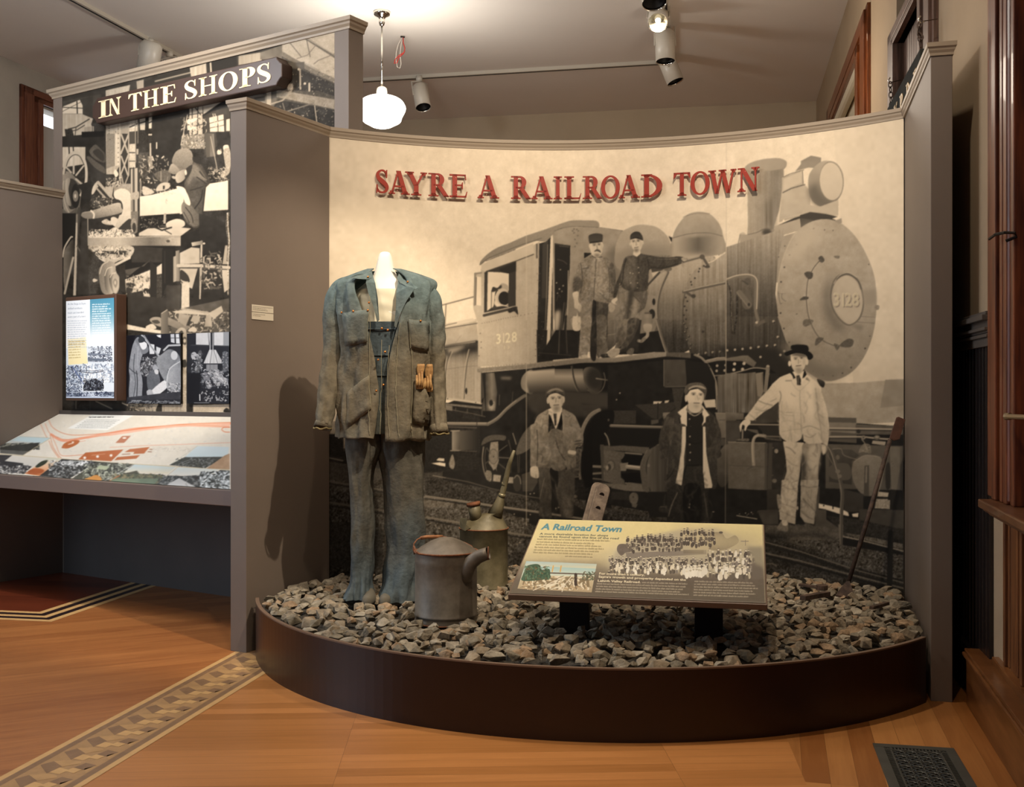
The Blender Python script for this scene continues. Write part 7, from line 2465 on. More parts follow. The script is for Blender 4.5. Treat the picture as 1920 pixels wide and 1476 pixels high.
# ------------------------------------------------------------------ mannequin in railroad work clothes
def nz(x, y, z, s=1.0): return mnoise.noise(Vector((x*s, y*s, z*s)))
def denim(name, top, bot, z0, z1, pat=.5):
    """blue cloth soiled brown from the waist down, worn unevenly"""
    m = bpy.data.materials.new(name); m.use_nodes = True; N = m.node_tree.nodes; L = m.node_tree.links; B = N['Principled BSDF']; B.inputs['Roughness'].default_value = .9; B.inputs['Specular IOR Level'].default_value = .15
    g = N.new('ShaderNodeNewGeometry'); sx = N.new('ShaderNodeSeparateXYZ'); L.new(g.outputs['Position'], sx.inputs[0])
    n = N.new('ShaderNodeTexNoise'); n.inputs['Scale'].default_value = 5; n.inputs['Detail'].default_value = 5; L.new(g.outputs['Position'], n.inputs['Vector'])
    mr_ = N.new('ShaderNodeMapRange'); mr_.inputs[1].default_value = z0; mr_.inputs[2].default_value = z1; L.new(sx.outputs[2], mr_.inputs[0])
    ad = N.new('ShaderNodeMath'); ad.operation = 'MULTIPLY_ADD'; L.new(n.outputs[0], ad.inputs[0]); ad.inputs[1].default_value = pat*2; L.new(mr_.outputs[0], ad.inputs[2])
    sb_ = N.new('ShaderNodeMath'); sb_.operation = 'SUBTRACT'; L.new(ad.outputs[0], sb_.inputs[0]); sb_.inputs[1].default_value = pat; sb_.use_clamp = True
    r = N.new('ShaderNodeValToRGB'); L.new(sb_.outputs[0], r.inputs[0]); r.color_ramp.elements[0].color = (*lin(bot), 1); r.color_ramp.elements[1].color = (*lin(top), 1)
    n2 = N.new('ShaderNodeTexNoise'); n2.inputs['Scale'].default_value = 26; n2.inputs['Detail'].default_value = 6; L.new(g.outputs['Position'], n2.inputs['Vector'])
    r2 = N.new('ShaderNodeMapRange'); r2.inputs[1].default_value = .3; r2.inputs[2].default_value = .7; r2.inputs[3].default_value = .72; r2.inputs[4].default_value = 1.18; L.new(n2.outputs[0], r2.inputs[0])
    mx = N.new('ShaderNodeMix'); mx.data_type = 'RGBA'; mx.blend_type = 'MULTIPLY'; mx.inputs[0].default_value = 1; L.new(r.outputs[0], mx.inputs[6]); L.new(r2.outputs[0], mx.inputs[7]); L.new(mx.outputs[2], B.inputs['Base Color'])
    n3 = N.new('ShaderNodeTexNoise'); n3.inputs['Scale'].default_value = 60; n3.inputs['Detail'].default_value = 4; L.new(g.outputs['Position'], n3.inputs['Vector'])
    bp = N.new('ShaderNodeBump'); bp.inputs['Strength'].default_value = .45; bp.inputs['Distance'].default_value = .008; L.new(n3.outputs[0], bp.inputs['Height']); L.new(bp.outputs[0], B.inputs['Normal'])
    return m
m_jac = denim('jacket_denim', '62706f', '6c6352', 1.62, 2.0)
m_trs = denim('trouser_denim', '4f5650', '56677a', .5, 1.0, .9)
m_trs = denim('trouser_denim', '58544a', '50595c', .45, .95, .8)
m_bib = denim('bib_denim', '4a5458', '4d4f48', 1.3, 1.8)
m_seam = mat('seam_thread', '8d8468', .8)
m_brass = mat('brass_button', 'b8743a', .35, metal=.8)
DM = 5.97                                             # depth of the mannequin's middle
def mp(x, y, dy=0.): return px(x, y, DM+dy)
man = thing('mannequin', 'headless white mannequin wearing an old blue denim work jacket and overalls', 'mannequin', (MAN.x, MAN.y, .31))
def loft(rings, nu=40, a0=0, a1=360, disp=None, name='x', m=None, par=None, closed=True, sub=0, solid=0, nv=None, cap=False):
    """rings: (cx, cy, z, rx, ry [, power]); angle 0 faces right, 270 faces the camera"""
    K = np.array([r[:5] for r in rings]); nv = nv or len(rings)*6
    Q = smooth(K, False, max(2, nv//len(rings))); rows = []
    for i, (cx, cy, z, rx, ry) in enumerate(Q):
        row = []
        for j in range(nu if closed else nu+1):
            a = R(a0+(a1-a0)*j/nu); c, s = math.cos(a), math.sin(a)
            k = 1+(disp(a, z, i/len(Q)) if disp else 0)
            row.append((cx+rx*math.copysign(abs(c)**.9, c)*k, cy+ry*math.copysign(abs(s)**.9, s)*k, z))
        rows.append(row)
    mb = MB(); mb.grid(rows, closed)
    if cap: n_ = len(rows[0]); mb.f += [tuple(range(n_)), tuple(len(mb.v)-n_+j for j in range(n_))[::-1]]; mb.m += [0, 0]
    return mb.build(name, m, par, smooth=True, sub=sub, solid=solid), rows
cx0 = mp(722, 600).x
zz = lambda y: mp(0, y).z
# white form: neck cone and chest in an undershirt
loft([(cx0, DM, zz(472), .004, .004), (cx0, DM, zz(474), .024, .022), (cx0, DM, zz(480), .034, .034), (cx0, DM, zz(492), .043, .042), (cx0, DM, zz(508), .055, .05), (cx0, DM, zz(522), .075, .06), (cx0, DM+.01, zz(534), .12, .085), (cx0, DM+.01, zz(550), .165, .105), (cx0, DM, zz(580), .18, .125), (cx0, DM, zz(615), .18, .125)],
     40, name='neck_form', m=mat('white_form', 'f2ecdc', .7), par=man)
def shirt_d(a, z, t): return .02*nz(math.cos(a)*2, math.sin(a)*2, z*22, 1)+.015*math.sin(z*95+math.cos(a)*6)*(.5+.5*nz(a, 0, z*9))
loft([(cx0, DM, zz(545), .164, .118), (cx0, DM, zz(575), .172, .128), (cx0, DM, zz(612), .172, .130)], 44, name='undershirt', m=mat('cream_undershirt', 'e2d9bd', .9), par=man, disp=shirt_d, nv=40)
# overalls: bib, hips, two legs
def bib_d(a, z, t): return .02*nz(math.cos(a)*2, math.sin(a)*2, z*8)
ov, _ = loft([(cx0, DM, zz(606), .168, .136), (cx0, DM, zz(660), .175, .142), (cx0, DM, zz(730), .175, .145), (cx0, DM, zz(780), .18, .15), (cx0+.005, DM, zz(812), .188, .145)], 48, name='overalls', m=m_bib, par=man, disp=bib_d, nv=50)
for i, (yb_, nm) in enumerate(((620, 'waist_band'), (668, 'waist_band'), (705, 'waist_band'))):
    mb = MB(); z = zz(yb_); rows = [[(cx0+(.172+o)*math.cos(R(a)), DM+(.143+o)*math.sin(R(a)), z+dz_) for a in range(245, 297, 4)] for o, dz_ in ((.002, -.004), (.006, -.003), (.006, .003), (.002, .004))]
    mb.grid(rows); mb.build(nm, m_bib, ov, smooth=True)
for yb_, xb_ in ((616, 716), (619, 727), (660, 722), (722, 719)):
    p = mp(xb_, yb_, -.158); mb = MB(); mb.lathe(p, [(0, .004), (.006, .003), (.007, 0)], 10, Matrix.Rotation(R(90), 3, 'X')); mb.build('button', m_brass, ov, smooth=True)
def leg(rings, seed, nm):
    def d(a, z, t):
        k = .2*nz(math.cos(a)*1.2+seed, math.sin(a)*1.2, z*2.2)+.2*nz(math.cos(a)*2.6, math.sin(a)*2.6+seed, z*4.5)+.10*nz(math.cos(a)*5+z*3, math.sin(a)*5, z*9+seed)
        low = max(0, 1-(z-.33)/.5); f = 1.6*math.sin(z*34+3*math.cos(a+seed)+2*nz(a, seed, z*3))
        return k*(.7+.8*low)+.035*f*low*low+.03*math.sin(a*3+seed+z*7)
    o, rows = loft(rings, 56, name=nm, m=m_trs, par=ov, disp=d, nv=100, solid=.004)
    return o
def LR(pts, dy=0.):
    o = []
    for y, xl, xr, ry, dy_ in pts: c = (xl+xr)/2; D = DM+dy_; o.append((px(c, y, D).x, D, px(c, y, D).z, (xr-xl)/2/F*D*.97, ry))
    return o
leg(LR([(800, 652, 722, .12, 0), (840, 650, 720, .115, 0), (880, 654, 704, .095, -.01), (930, 657, 700, .085, -.02), (980, 658, 702, .085, -.03), (1020, 656, 700, .085, -.03), (1060, 657, 699, .088, -.03), (1090, 657, 697, .095, -.04), (1108, 652, 699, .11, -.05), (1120, 648, 702, .12, -.06)]), 3.1, 'left_leg')
leg(LR([(800, 708, 794, .125, 0), (840, 712, 797, .12, 0), (880, 719, 797, .105, -.01), (930, 722, 797, .10, -.02), (980, 723, 798, .10, -.02), (1020, 724, 797, .10, -.02), (1060, 721, 793, .10, -.03), (1090, 719, 789, .105, -.04), (1110, 716, 788, .12, -.05), (1124, 714, 786, .125, -.06)]), 9.7, 'right_leg')
# shoes just showing under the hems
for x, y in ((690, 1112), (730, 1118)):
    mb = MB(); p = mp(x, y, -.10); 
# the jacket: open front shell
def gapw(z):                                          # half opening at the front as an angle in degrees
    y = CYP+(EYE-z)*F/DM
    return np.interp(y, [515, 540, 560, 600, 640, 680, 720, 760, 818], [30, 28, 26, 17, 12, 6.5, 3.2, 2.5, 4.5])
jr = [(505, 690, 750, .07, .02), (516, 664, 782, .095, .015), (530, 634, 806, .125, .01), (560, 634, 808, .150, 0), (600, 640, 808, .165, 0), (650, 640, 806, .170, 0), (700, 640, 806, .168, 0), (740, 640, 807, .170, 0), (780, 638, 806, .178, 0), (820, 636, 804, .185, 0)]
JR = smooth(np.array([((px((a+b)/2, y, DM).x), DM+dy, zz(y), (b-a)/2/F*DM, ry) for y, a, b, ry, dy in jr]), False, 9)
def jac_at(z):
    z_ = JR[:, 2][::-1]; return [np.interp(z, z_, JR[:, k][::-1]) for k in (0, 1, 3, 4)]
def jpoint(a, z, off=0.):
    cx, cy, rx, ry = jac_at(z); c, s = math.cos(a), math.sin(a)
    low = max(0, min(1, (1.75-z)/.5))
    fold = .07*nz(c*1.6+3, s*1.6, z*2.6)+.12*nz(c*4, s*4, z*4)+.07*nz(c*9+z*3, s*9, z*9)+.04*low*math.sin(a*13+5*nz(c, s, z*1.5))+.016*math.sin(z*40+a*5)*low
    hem = .03*max(0, (1.24-z)/.08) if z < 1.24 else 0
    k = 1+fold+hem; x = cx+rx*math.copysign(abs(c)**.85, c)*k; y = cy+ry*math.copysign(abs(s)**.85, s)*k
    n = Vector((c/rx, s/ry, 0)).normalized(); return Vector((x, y, z))+n*off
jac = thing('j', '', '')
bpy.data.objects.remove(jac)
def shell(side):
    """half of the jacket body, from the back seam to the front edge"""
    rows = []
    for i in range(len(JR)):
        z = JR[i][2]; g = gapw(z); row = []
        for j in range(49):
            t = j/48
            a = R(90+(180-g)*t) if side < 0 else R(90-(180-g)*t)
            zz_ = z-(.012*nz(t*9, side, 2) + (.014 if side > 0 else 0))*(1 if i == len(JR)-1 else 0)
            row.append(jpoint(a, zz_, .012))
        rows.append(row)
    mb = MB(); mb.grid(rows); return mb
body = shell(-1).build('jacket', m_jac, man, smooth=True, solid=.005)
shell(1).build('jacket_front', m_jac, body, smooth=True, solid=.005)
# sleeves
def path_loft(P, rad, name, seed, amp=.17, par=None, m=None):
    P = smooth(np.array([tuple(p)+(r,) for p, r in zip(P, rad)]), False, 12); rows = []; N_ = len(P); n = 40; up = Vector((0, -1, 0))
    for i in range(N_):
        p = Vector(P[i][:3]); t = (Vector(P[min(i+1, N_-1)][:3])-Vector(P[max(i-1, 0)][:3])).normalized(); u_ = (up-t*up.dot(t)).normalized(); w_ = t.cross(u_); row = []
        for j in range(n):
            a = 2*math.pi*j/n; k = 1+amp*nz(math.cos(a)*1.3+seed, math.sin(a)*1.3, p.z*4)+amp*.6*nz(math.cos(a)*3, math.sin(a)*3+seed, p.z*9)+amp*.35*math.sin(p.z*60+3*math.cos(a+seed))*(.3+.7*(.5+.5*math.sin(p.z*5+seed)))
            row.append(p+(u_*math.cos(a)*1.05+w_*math.sin(a)*.95)*P[i][3]*k)
        rows.append(row)
    mb = MB(); mb.grid(rows, True); return mb.build(name, m or m_jac, par, smooth=True, solid=.004)
s1 = path_loft([mp(655, 533, .01), mp(640, 545, .0), mp(631, 575, .0), mp(628, 620, -.0), mp(625, 665, -.01), mp(621, 710, -.04), mp(614, 755, -.08), mp(606, 798, -.12)], [.045, .062, .068, .066, .063, .062, .056, .043], 'sleeve', 2.0, par=body)
s2 = path_loft([mp(790, 540, .01), mp(806, 556, .0), mp(814, 590, .0), mp(818, 640, -.0), mp(819, 690, -.01), mp(820, 730, -.03), mp(821, 770, -.06), mp(823, 810, -.09)], [.045, .056, .056, .053, .050, .048, .046, .045], 'sleeve', 5.0, par=body)
for s_, P_, r_ in ((s1, (mp(608, 790, -.112), mp(604.5, 803, -.125)), .046), (s2, (mp(822, 797, -.08), mp(824, 813, -.092)), .048)):
    mb = MB(); a, b = P_; mb.tube([a, a.lerp(b, .5), b], [r_-.001, r_+.002, r_+.003], 28, cap=False); mb.build('cuff', m_jac, s_, smooth=True, solid=.006)
    mb = MB(); rg_ = random.Random(1)
    mb.tube([b+Vector((math.cos(t)*(r_+.002), math.sin(t)*(r_+.002), rg_.uniform(-.004, .004))) for t in [6.283*i/26 for i in range(26)]], .0045, 6, closed=True); mb.build('frayed_edge', mat('frayed_thread', '8a7a4e', .9, col2='4a4128', scale=60), s_)
# collar and lapels
def flap(pts, name, par, depth=.006):
    mb = MB(); mb.prism(pts, (0, 1, 0), depth); return mb.build(name, m_jac, par, bevel=.002)
flap([mp(656, 520, -.125), mp(668, 515, -.115), mp(686, 513, -.09), mp(697, 508, -.06), mp(700, 520, -.10), mp(690, 524, -.14), mp(672, 523, -.150)], 'collar', body)
flap([mp(697, 510, -.07), mp(703, 530, -.13), mp(708, 560, -.160), mp(711, 600, -.172), mp(707, 604, -.178), mp(700, 575, -.176), mp(690, 548, -.168), mp(686, 530, -.16), mp(688, 520, -.13)], 'lapel', body)
flap([mp(748, 512, -.06), mp(757, 524, -.09), mp(772, 530, -.13), mp(784, 540, -.160), mp(779, 543, -.166), mp(762, 537, -.168), mp(750, 530, -.13), mp(744, 522, -.09)], 'collar', body)
flap([mp(748, 516, -.08), mp(750, 531, -.12), mp(766, 537, -.17), mp(778, 541, -.180), mp(762, 565, -.186), mp(750, 590, -.186), mp(743, 615, -.184), mp(739, 612, -.178), mp(742, 580, -.170), mp(743, 550, -.15)], 'lapel', body)
# pockets, seams, buttons laid on the cloth
def ang_at(x, z):
    """angle on the front of the jacket that shows at photo column x"""
    cx, cy, rx, ry = jac_at(z); best = None
    for k in range(181, 360):
        p = jpoint(R(k), z, .014); e_ = abs(CXP+F*p.x/p.y-x)
        if best is None or e_ < best[0]: best = (e_, R(k))
    return best[1]
def on_jac(x, y, off=.02): z = zz(y)-.0; a = ang_at(x, z); return jpoint(a, z, off)
def patch(poly, name, par, off=.020, n=7):
    """cloth patch with four photo corners laid over the jacket"""
    (x0, y0), (x1, y1), (x2, y2), (x3, y3) = poly; rows = []
    for i in range(n):
        v = i/(n-1); rows.append([on_jac(*( (1-v)*((1-u)*x0+u*x1)+v*((1-u)*x3+u*x2), (1-v)*((1-u)*y0+u*y1)+v*((1-u)*y3+u*y2) ), off=off) for u in [k/(n-1) for k in range(n)]])
    mb = MB(); mb.grid(rows); o = mb.build(name, m_jac, par, smooth=True, solid=.005)
    edge = rows[0]+[r[-1] for r in rows[1:]]+rows[-1][::-1][1:]+[r[0] for r in rows[::-1]][1:-1]
    mb = MB(); mb.tube([p+Vector((0, -.001, 0)) for p in edge], .0016, 5, closed=True); mb.build('stitching', m_seam, o)
    return o
pk1 = patch([(644, 590), (691, 586), (689, 644), (650, 651)], 'chest_pocket', body)
pk2 = patch([(765, 603), (803, 606), (801, 660), (770, 655)], 'chest_pocket', body)
pk3 = patch([(653, 735), (692, 705), (696, 765), (652, 800)], 'hip_pocket', body)
pk4 = patch([(776, 722), (806, 735), (804, 800), (772, 790)], 'hip_pocket', body, off=.026)
for (x, y, par) in ((645, 589, pk1), (665, 588, pk1), (690, 587, pk1), (787, 605, pk2), (709, 677, body), (706, 733, body), (692, 573, body), (691, 524, body), (763, 533, body)):
    try: p = on_jac(x, y, .026)
    except Exception: p = mp(x, y, -.17)
    mb = MB(); mb.lathe(p, [(0, .004), (.005, .003), (.006, 0)], 10, Matrix.Rotation(R(90), 3, 'X')); mb.build('button', m_brass, par, smooth=True)
for line in ([(716, 640), (716, 700), (714, 760), (713, 812)], [(693, 560), (694, 600), (693, 680), (692, 760), (694, 812)], [(730, 650), (727, 700), (727, 760), (731, 816)], [(750, 610), (745, 660), (742, 720), (745, 780), (748, 816)], [(771, 655), (773, 720), (770, 780), (772, 816)]):
    P_ = [on_jac(x, y, .0185) for x, y in smooth(np.array(line, float), False, 8)]; mb = MB(); mb.tube(P_, .0014, 5); mb.build('seam', m_seam, body)
# glove tucked in the pocket
gl = thing('work_gloves', 'pair of tan leather work gloves tucked into the jacket hip pocket', 'gloves', on_jac(792, 720, .02).to_tuple())
m_gl = mat('tan_leather', 'b8905a', .75, col2='8a6236', scale=22, bump=.3, bscale=60)
for k, (xa, ya, xb, yb_) in enumerate(((784, 730, 786, 684), (798, 735, 799, 684))):
    A_, B_ = on_jac(xa, ya, .030), on_jac(xb, yb_, .032+.006*k); mb = MB(); n = 18; rows = []
    for i in range(12):
        t = i/11; c0 = A_.lerp(B_, t); w_ = .022*(1-.25*t)+.004*math.sin(t*9+k); d_ = .012
        rows.append([c0+Vector((math.cos(a)*w_*(1+.12*math.sin(a*5+t*6)), math.sin(a)*d_*(1+.2*math.sin(a*4+k)), 0)) for a in [2*math.pi*j/n for j in range(n)]])
    mb.grid(rows, True); mb.build('glove', m_gl, gl, smooth=True, solid=.002)
    for q in range(3):
        c0 = A_+Vector((-.014+.014*q, -.012, .0)); mb = MB(); mb.tube([c0+Vector((0, 0, .01)), c0+Vector((.002, -.003, .04)), c0+Vector((0, 0, .075+.01*q))], [.007, .0075, .005], 8); mb.build('finger', m_gl, gl, smooth=True)
# shoes
for x, y, sd_ in ((692, 1108, 1), (724, 1116, 2)):
    p = mp(x, y, -.12); mb = MB(); p.z = .335
    rows = []
    for i in range(9):
        t = i/8; w_ = .036*math.sin(math.pi*(.18+.72*t))**.6; h_ = .05*(1-.45*t)
        rows.append([(p.x+math.cos(a)*w_, p.y+.08-.19*t, p.z+.01+max(-.02, math.sin(a)*h_)) for a in [2*math.pi*j/16 for j in range(16)]])
    mb.grid(rows, True); mb.f += [tuple(range(16)), tuple(len(mb.v)-16+j for j in range(16))]; mb.m += [0, 0]; mb.build('foot_form', mat('dusty_foot', '5a5448', .9), man, smooth=True)

# ------------------------------------------------------------------ ceiling fittings and things on the walls
pen = thing('pendant_lamp', 'lit white schoolhouse globe pendant on a thin chrome rod beside the tall post', 'pendant lamp', px(716, 22, 10.87).to_tuple())
DP = 10.87; X_ = px(716, 200, DP).x; k_ = DP/F
def zy(y): return EYE-(y-CYP)*k_
MB().lathe((X_, DP, 0), [(.0, CZ-.0), (.082, CZ-.0), (.086, zy(24)), (.078, zy(29)), (.035, zy(33)), (.030, zy(38)), (.033, zy(42)), (.022, zy(48)), (.010, zy(49))], 28).build('ceiling_canopy', M['chrome'], pen, smooth=True)
MB().tube([(X_, DP, zy(48)), (X_, DP, zy(166))], .011, 10).build('rod', M['chrome'], pen, smooth=True)
MB().lathe((X_, DP, 0), [(.0, zy(163)), (.030, zy(163)), (.050, zy(166)), (.055, zy(173)), (.052, zy(179)), (.0, zy(180))], 24).build('fitter', mat('fitter_cream', 'd8d0c0', .4), pen, smooth=True)
_pf = smooth(np.array([(.045, zy(178)), (.07, zy(180)), (.14, zy(183)), (.20, zy(189)), (.232, zy(198)), (.238, zy(204)), (.225, zy(211)), (.200, zy(220)), (.185, zy(228)), (.13, zy(234)), (.09, zy(238)), (.04, zy(240)), (.001, zy(240.5))]), False, 5)
MB().lathe((X_, DP, 0), [tuple(p) for p in _pf], 64).build('glass_globe', mat('milk_glass', 'ffffff', .3, emis=('fff6e6', 7)), pen, smooth=True)
# tracks
def CP_(x, y): D = F*(CZ-.02-EYE)/(CYP-y); return Vector(((x-CXP)/F*D, D, CZ-.02))
trk = mat('track_white', 'bdb5a6', .4)
def track(a, b, lb):
    th = thing('lighting_track', lb, 'lighting track', a.to_tuple()); mb = MB(); d = b-a; mb.box((a+b)/2, (d.length, .075, .04), d.to_track_quat('X', 'Z').to_matrix()); mb.build('rail', trk, th)
    mb = MB(); mb.box((a+b)/2+Vector((0, 0, -.021)), (d.length, .02, .004), d.to_track_quat('X', 'Z').to_matrix()); mb.build('slot', M['black'], th)
    return th
track(CP_(560, 158), CP_(1247, 117), 'long white lighting track running across the ceiling toward the back wall')
track(CP_(1252, 117), CP_(1232, 22)+Vector((-.6, -4.6, 0)), 'white lighting track running toward the viewer above the spotlights')
track(CP_(342, 109)+Vector((.4, 1.6, 0)), CP_(118, -16)+Vector((-.2, -.6, 0)), 'white lighting track on the ceiling at upper left')
def head(mount, c, aim, r, L_, lb, lit=False):
    """cylindrical spotlight: mount point on the track, centre c, aim direction, radius, length"""
    th = thing('track_spotlight', lb, 'spotlight', mount.to_tuple(), group='white track spotlights'); aim = aim.normalized(); a, b = c-aim*L_/2, c+aim*L_/2
    mb = MB(); mb.tube([mount, mount+Vector((0, 0, -.06))], .04, 10); mb.build('mounting_plug', M['white_metal'], th, smooth=True)
    bod = MB(); bod.tube([a-aim*.002, a, a+aim*r*.35, b], [r*.55, r*.7, r, r], 28, cap=False)
    bod.f += [tuple(range(28))[::-1]]; bod.m += [0]
    bd = bod.build('housing', M['white_metal'], th, smooth=True, solid=.004)
    mb = MB(); mb.tube([b-aim*.03, b-aim*.0], [r*.93, r*.99], 28, cap=False); mb.build('reflector_ring', M['chrome'], bd, smooth=True, solid=.002)
    mb = MB(); mb.tube([b-aim*L_*.45, b-aim*.03], [r*.35, r*.93], 24, cap=False); mb.build('reflector', M['chrome'] if lit else M['black'], bd, smooth=True)
    if lit:
        mb = MB(); mb.lathe(b-aim*L_*.22, [(0, r*.26), (r*.15, r*.22), (r*.24, r*.1), (r*.26, 0), (r*.24, -r*.1), (r*.15, -r*.22), (0, -r*.26)], 16); mb.build('bulb', mat('lit_bulb', 'ffffff', .3, emis=('fff0d0', 60)), bd, smooth=True)
    side = aim.cross(Vector((0, 0, 1))).normalized(); mb = MB(); q = c
    top = mount+Vector((0, 0, -.06))
    mb.tube([q+side*(r+.008), top+side*(r+.006)+Vector((0, 0, -.02)), top+side*.0, top-side*(r+.006)+Vector((0, 0, -.02)), q-side*(r+.008)], .009, 6); mb.build('yoke', M['white_metal'], th)
    return th
def onD(x, y, D): return px(x, y, D)
head(CP_(786, 143), onD(790, 181, 12.9), Vector((.18, -.35, -.92)), .092, .32, 'dark mouthed white spotlight on the far cross track near the pendant')
head(onD(1236, -6, 10.9), onD(1234, 33, 10.7), Vector((-.12, -.75, -.60)), .098, .30, 'glowing white spotlight facing the viewer, the only one seen lit', True)
head(onD(1246, 30, 11.3), onD(1247, 86, 11.2), Vector((.01, -.12, -1)), .100, .34, 'white spotlight pointing straight down behind the glowing one')
head(onD(1252, 96, 12.3), onD(1257, 130, 12.2), Vector((.34, -.12, -.93)), .098, .32, 'lowest white spotlight of the cluster, tilted to the right')
head(onD(1225, -60, 9.6), onD(1224, -20, 9.5), Vector((.05, -.35, -.93)), .11, .30, 'white spotlight whose mouth just dips into the top of the picture')
head(CP_(282, 74), onD(280, 108, 11.6), Vector((-.25, .25, -.93)), .115, .34, 'pale white spotlight hanging just above the workshop wall moulding')
head(CP_(318, 96), onD(322, 116, 12.4), Vector((.1, .3, -.93)), .105, .26, 'small white spotlight half hidden behind the workshop wall moulding')
# little cord hanging from a ceiling hook
cd = thing('looped_string', 'red and white string looped from a small ceiling hook', 'cord', CP_(757, 70).to_tuple())
D_ = CP_(757, 70).y
MB().tube([px(756, 69, D_), px(756, 80, D_), px(759, 90, D_), px(758, 98, D_), px(748, 104, D_), px(741, 112, D_), px(739, 119, D_), px(744, 118, D_), px(748, 108, D_), px(756, 101, D_), px(759, 95, D_)], .006, 6).build('red_cord', mat('red_cord', 'b03028', .6), cd, smooth=True)
MB().tube([px(754, 70, D_), px(747, 82, D_), px(743, 98, D_), px(742, 110, D_), px(745, 126, D_), px(750, 128, D_), px(752, 120, D_), px(750, 100, D_), px(752, 84, D_), px(755, 70, D_)], .0035, 6).build('white_cord', mat('white_cord', 'd8d0c4', .7), cd, smooth=True)
MB().tube([px(751, 69, D_), px(759, 70, D_)], .008, 6).build('hook', M['black'], cd)

# hanging painted sign at the right
hs = thing('hanging_sign', 'dark painted hanging sign with gold letters behind the right wing', 'sign', (2.3, 6.4, 3.1))
q0, q1 = Vector((2.245, 6.0)), Vector((2.50, 7.26)); dd = (q1-q0).normalized(); nq = Vector((-dd.y, dd.x))
mb = MB(); mb.wall(q1, q0, 3.105, 3.35, .03); mb.build('board', mat('slate_board', '33332f', .9, col2='272a2a', scale=6, spec=.05), hs, bevel=.006)
zt0 = 3.30
for ch, t0, t1 in (('Y', .26, .36), ('P', .44, .54), ('D', .64, .74), ('E', .84, .93), ('A', .08, .18)):
    a, b = q0.lerp(q1, 1-t0), q0.lerp(q1, 1-t1); X = (b-a); w_ = X.length; X.normalize(); n3 = Vector((-nq.x, -nq.y)) if (-nq).dot(-q0) > 0 else nq
    n3 = nq if nq.dot(-q0) > 0 else -nq
    glyph_mesh(ch, Vector((a.x, a.y, 3.16))+Vector((n3.x, n3.y, 0))*.001, Vector((X.x, X.y, 0)), Vector((0, 0, 1)), Vector((n3.x, n3.y, 0)), w_, .115, .003, .2, .08).build('letter', mat('gold_letter', 'a8874e', .5), hs)
def chain(th, P, r=.012, wire=.0035):
    P = [Vector(p) for p in P]; L_ = [(b-a).length for a, b in zip(P[:-1], P[1:])]; tot = sum(L_); n = max(2, int(tot/(r*2.6)))
    for i in range(n):
        s_ = (i+.5)/n*tot; k = 0
        while s_ > L_[k] and k < len(L_)-1: s_ -= L_[k]; k += 1
        d = (P[k+1]-P[k]).normalized(); c = P[k]+d*s_; side = d.orthogonal().normalized() if i % 2 else d.cross(d.orthogonal()).normalized()
        mb = MB(); mb.tube([c+d*math.cos(t)*r*1.8+side*math.sin(t)*r for t in [6.283*j/12 for j in range(12)]], wire, 5, closed=True); mb.build('chain_link', m_iron, th, smooth=True)
h1_, h2_ = px(1726, 40, 5.98), px(1669, 154, 7.22)
chain(hs, [h1_, px(1722, 62, 5.98), px(1729, 72, 5.98)]); chain(hs, [h1_+Vector((0, .02, 0)), px(1726, 88, 6.0)]); chain(hs, [h2_, px(1671, 202, 7.22)])
for h_, xw in ((h1_, 0), (h2_, 0)):
    mb = MB(); mb.tube([h_+Vector((.0, -.0, .03)), h_+Vector((-.012, 0, .012)), h_+Vector((.0, 0, -.01)), h_+Vector((.02, 0, .0))], .005, 6); mb.build('hook', M['chrome'], hs, smooth=True)
    mb = MB(); mb.tube([h_+Vector((.01, 0, 0)), Vector((rw(h_.y)-.02, h_.y+.02, h_.z+.02))], .003, 5); mb.build('wire', m_iron, hs)
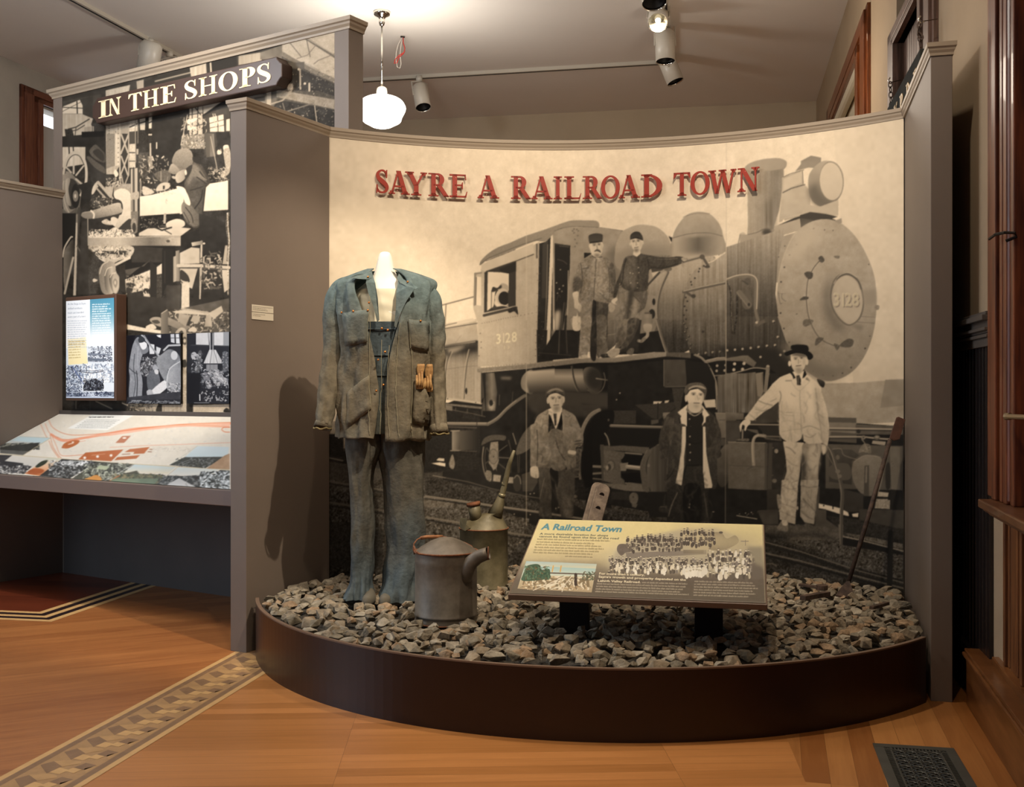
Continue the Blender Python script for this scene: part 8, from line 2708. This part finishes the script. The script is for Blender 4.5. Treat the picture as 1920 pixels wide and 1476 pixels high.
# floor register
va, vb = Vector((1.490, 4.502)), Vector((1.803, 4.448)); vd = Vector((-.205, -.979)); vd.normalize(); vr = (vb-va).normalized(); vr = Vector((-vd.y, vd.x))*-1
if vr.x < 0: vr = -vr
VW, VL = .316, .62
reg = thing('floor_register', 'dark grey cast iron floor register with pierced scrollwork set in the boards', 'floor vent', (va.x, va.y, 0))
def vp(s_, t_, z): q = va+vr*s_+vd*t_; return (q.x, q.y, z)
def vrect(mb, s0_, s1_, t0_, t1_, z0_, z1_): mb.prism([vp(s0_, t0_, z0_), vp(s1_, t0_, z0_), vp(s1_, t1_, z0_), vp(s0_, t1_, z0_)], (0, 0, 1), z1_-z0_)
m_reg = mat('register_iron', '4c4a43', .5, metal=.3, var=.1, scale=10)
mb = MB(); vrect(mb, .0, VW, .0, .042, .001, .006); vrect(mb, 0, VW, VL-.042, VL, .001, .006); vrect(mb, 0, .038, .04, VL-.04, .001, .006); vrect(mb, VW-.038, VW, .04, VL-.04, .001, .006); mb.build('frame', m_reg, reg)
mb = MB(); vrect(mb, .03, VW-.03, .03, VL-.03, .0011, .0014); mb.build('well', mat('well_dark', '0e0c0a', .9), reg)
mb = MB(); sA, sB, tA, tB = .038, VW-.038, .042, VL-.042
vrect(mb, sA+.022, sA+.028, tA, tB, .002, .0055); vrect(mb, sB-.028, sB-.022, tA, tB, .002, .0055); vrect(mb, sA, sB, tA+.022, tA+.028, .002, .0055)
n1 = 34
for i in range(n1):
    t = tA+(tB-tA)*i/n1; vrect(mb, sA, sA+.024, t, t+.006, .002, .005); vrect(mb, sB-.024, sB, t, t+.006, .002, .005)
for i in range(18): s_ = sA+(sB-sA)*i/18; vrect(mb, s_, s_+.006, tA, tA+.024, .002, .005)
cw = (sB-sA-.056)
for r_ in range(9):
    for c_i in range(4):
        s_, t_ = sA+.028+cw*(c_i+.5)/4, tA+.06+.060*r_; q = vp(s_, t_, .0035); q1_ = [vp(s_+math.cos(a)*.024, t_+math.sin(a)*.028, .0035) for a in [6.283*j/10 for j in range(10)]]
        mb.tube(q1_, .0028, 4, closed=True)
        for a in (.785, 2.356): mb.tube([vp(s_-math.cos(a)*.036, t_-math.sin(a)*.041, .0035), vp(s_+math.cos(a)*.036, t_+math.sin(a)*.041, .0035)], .0026, 4)
mb.build('grille', m_reg, reg)
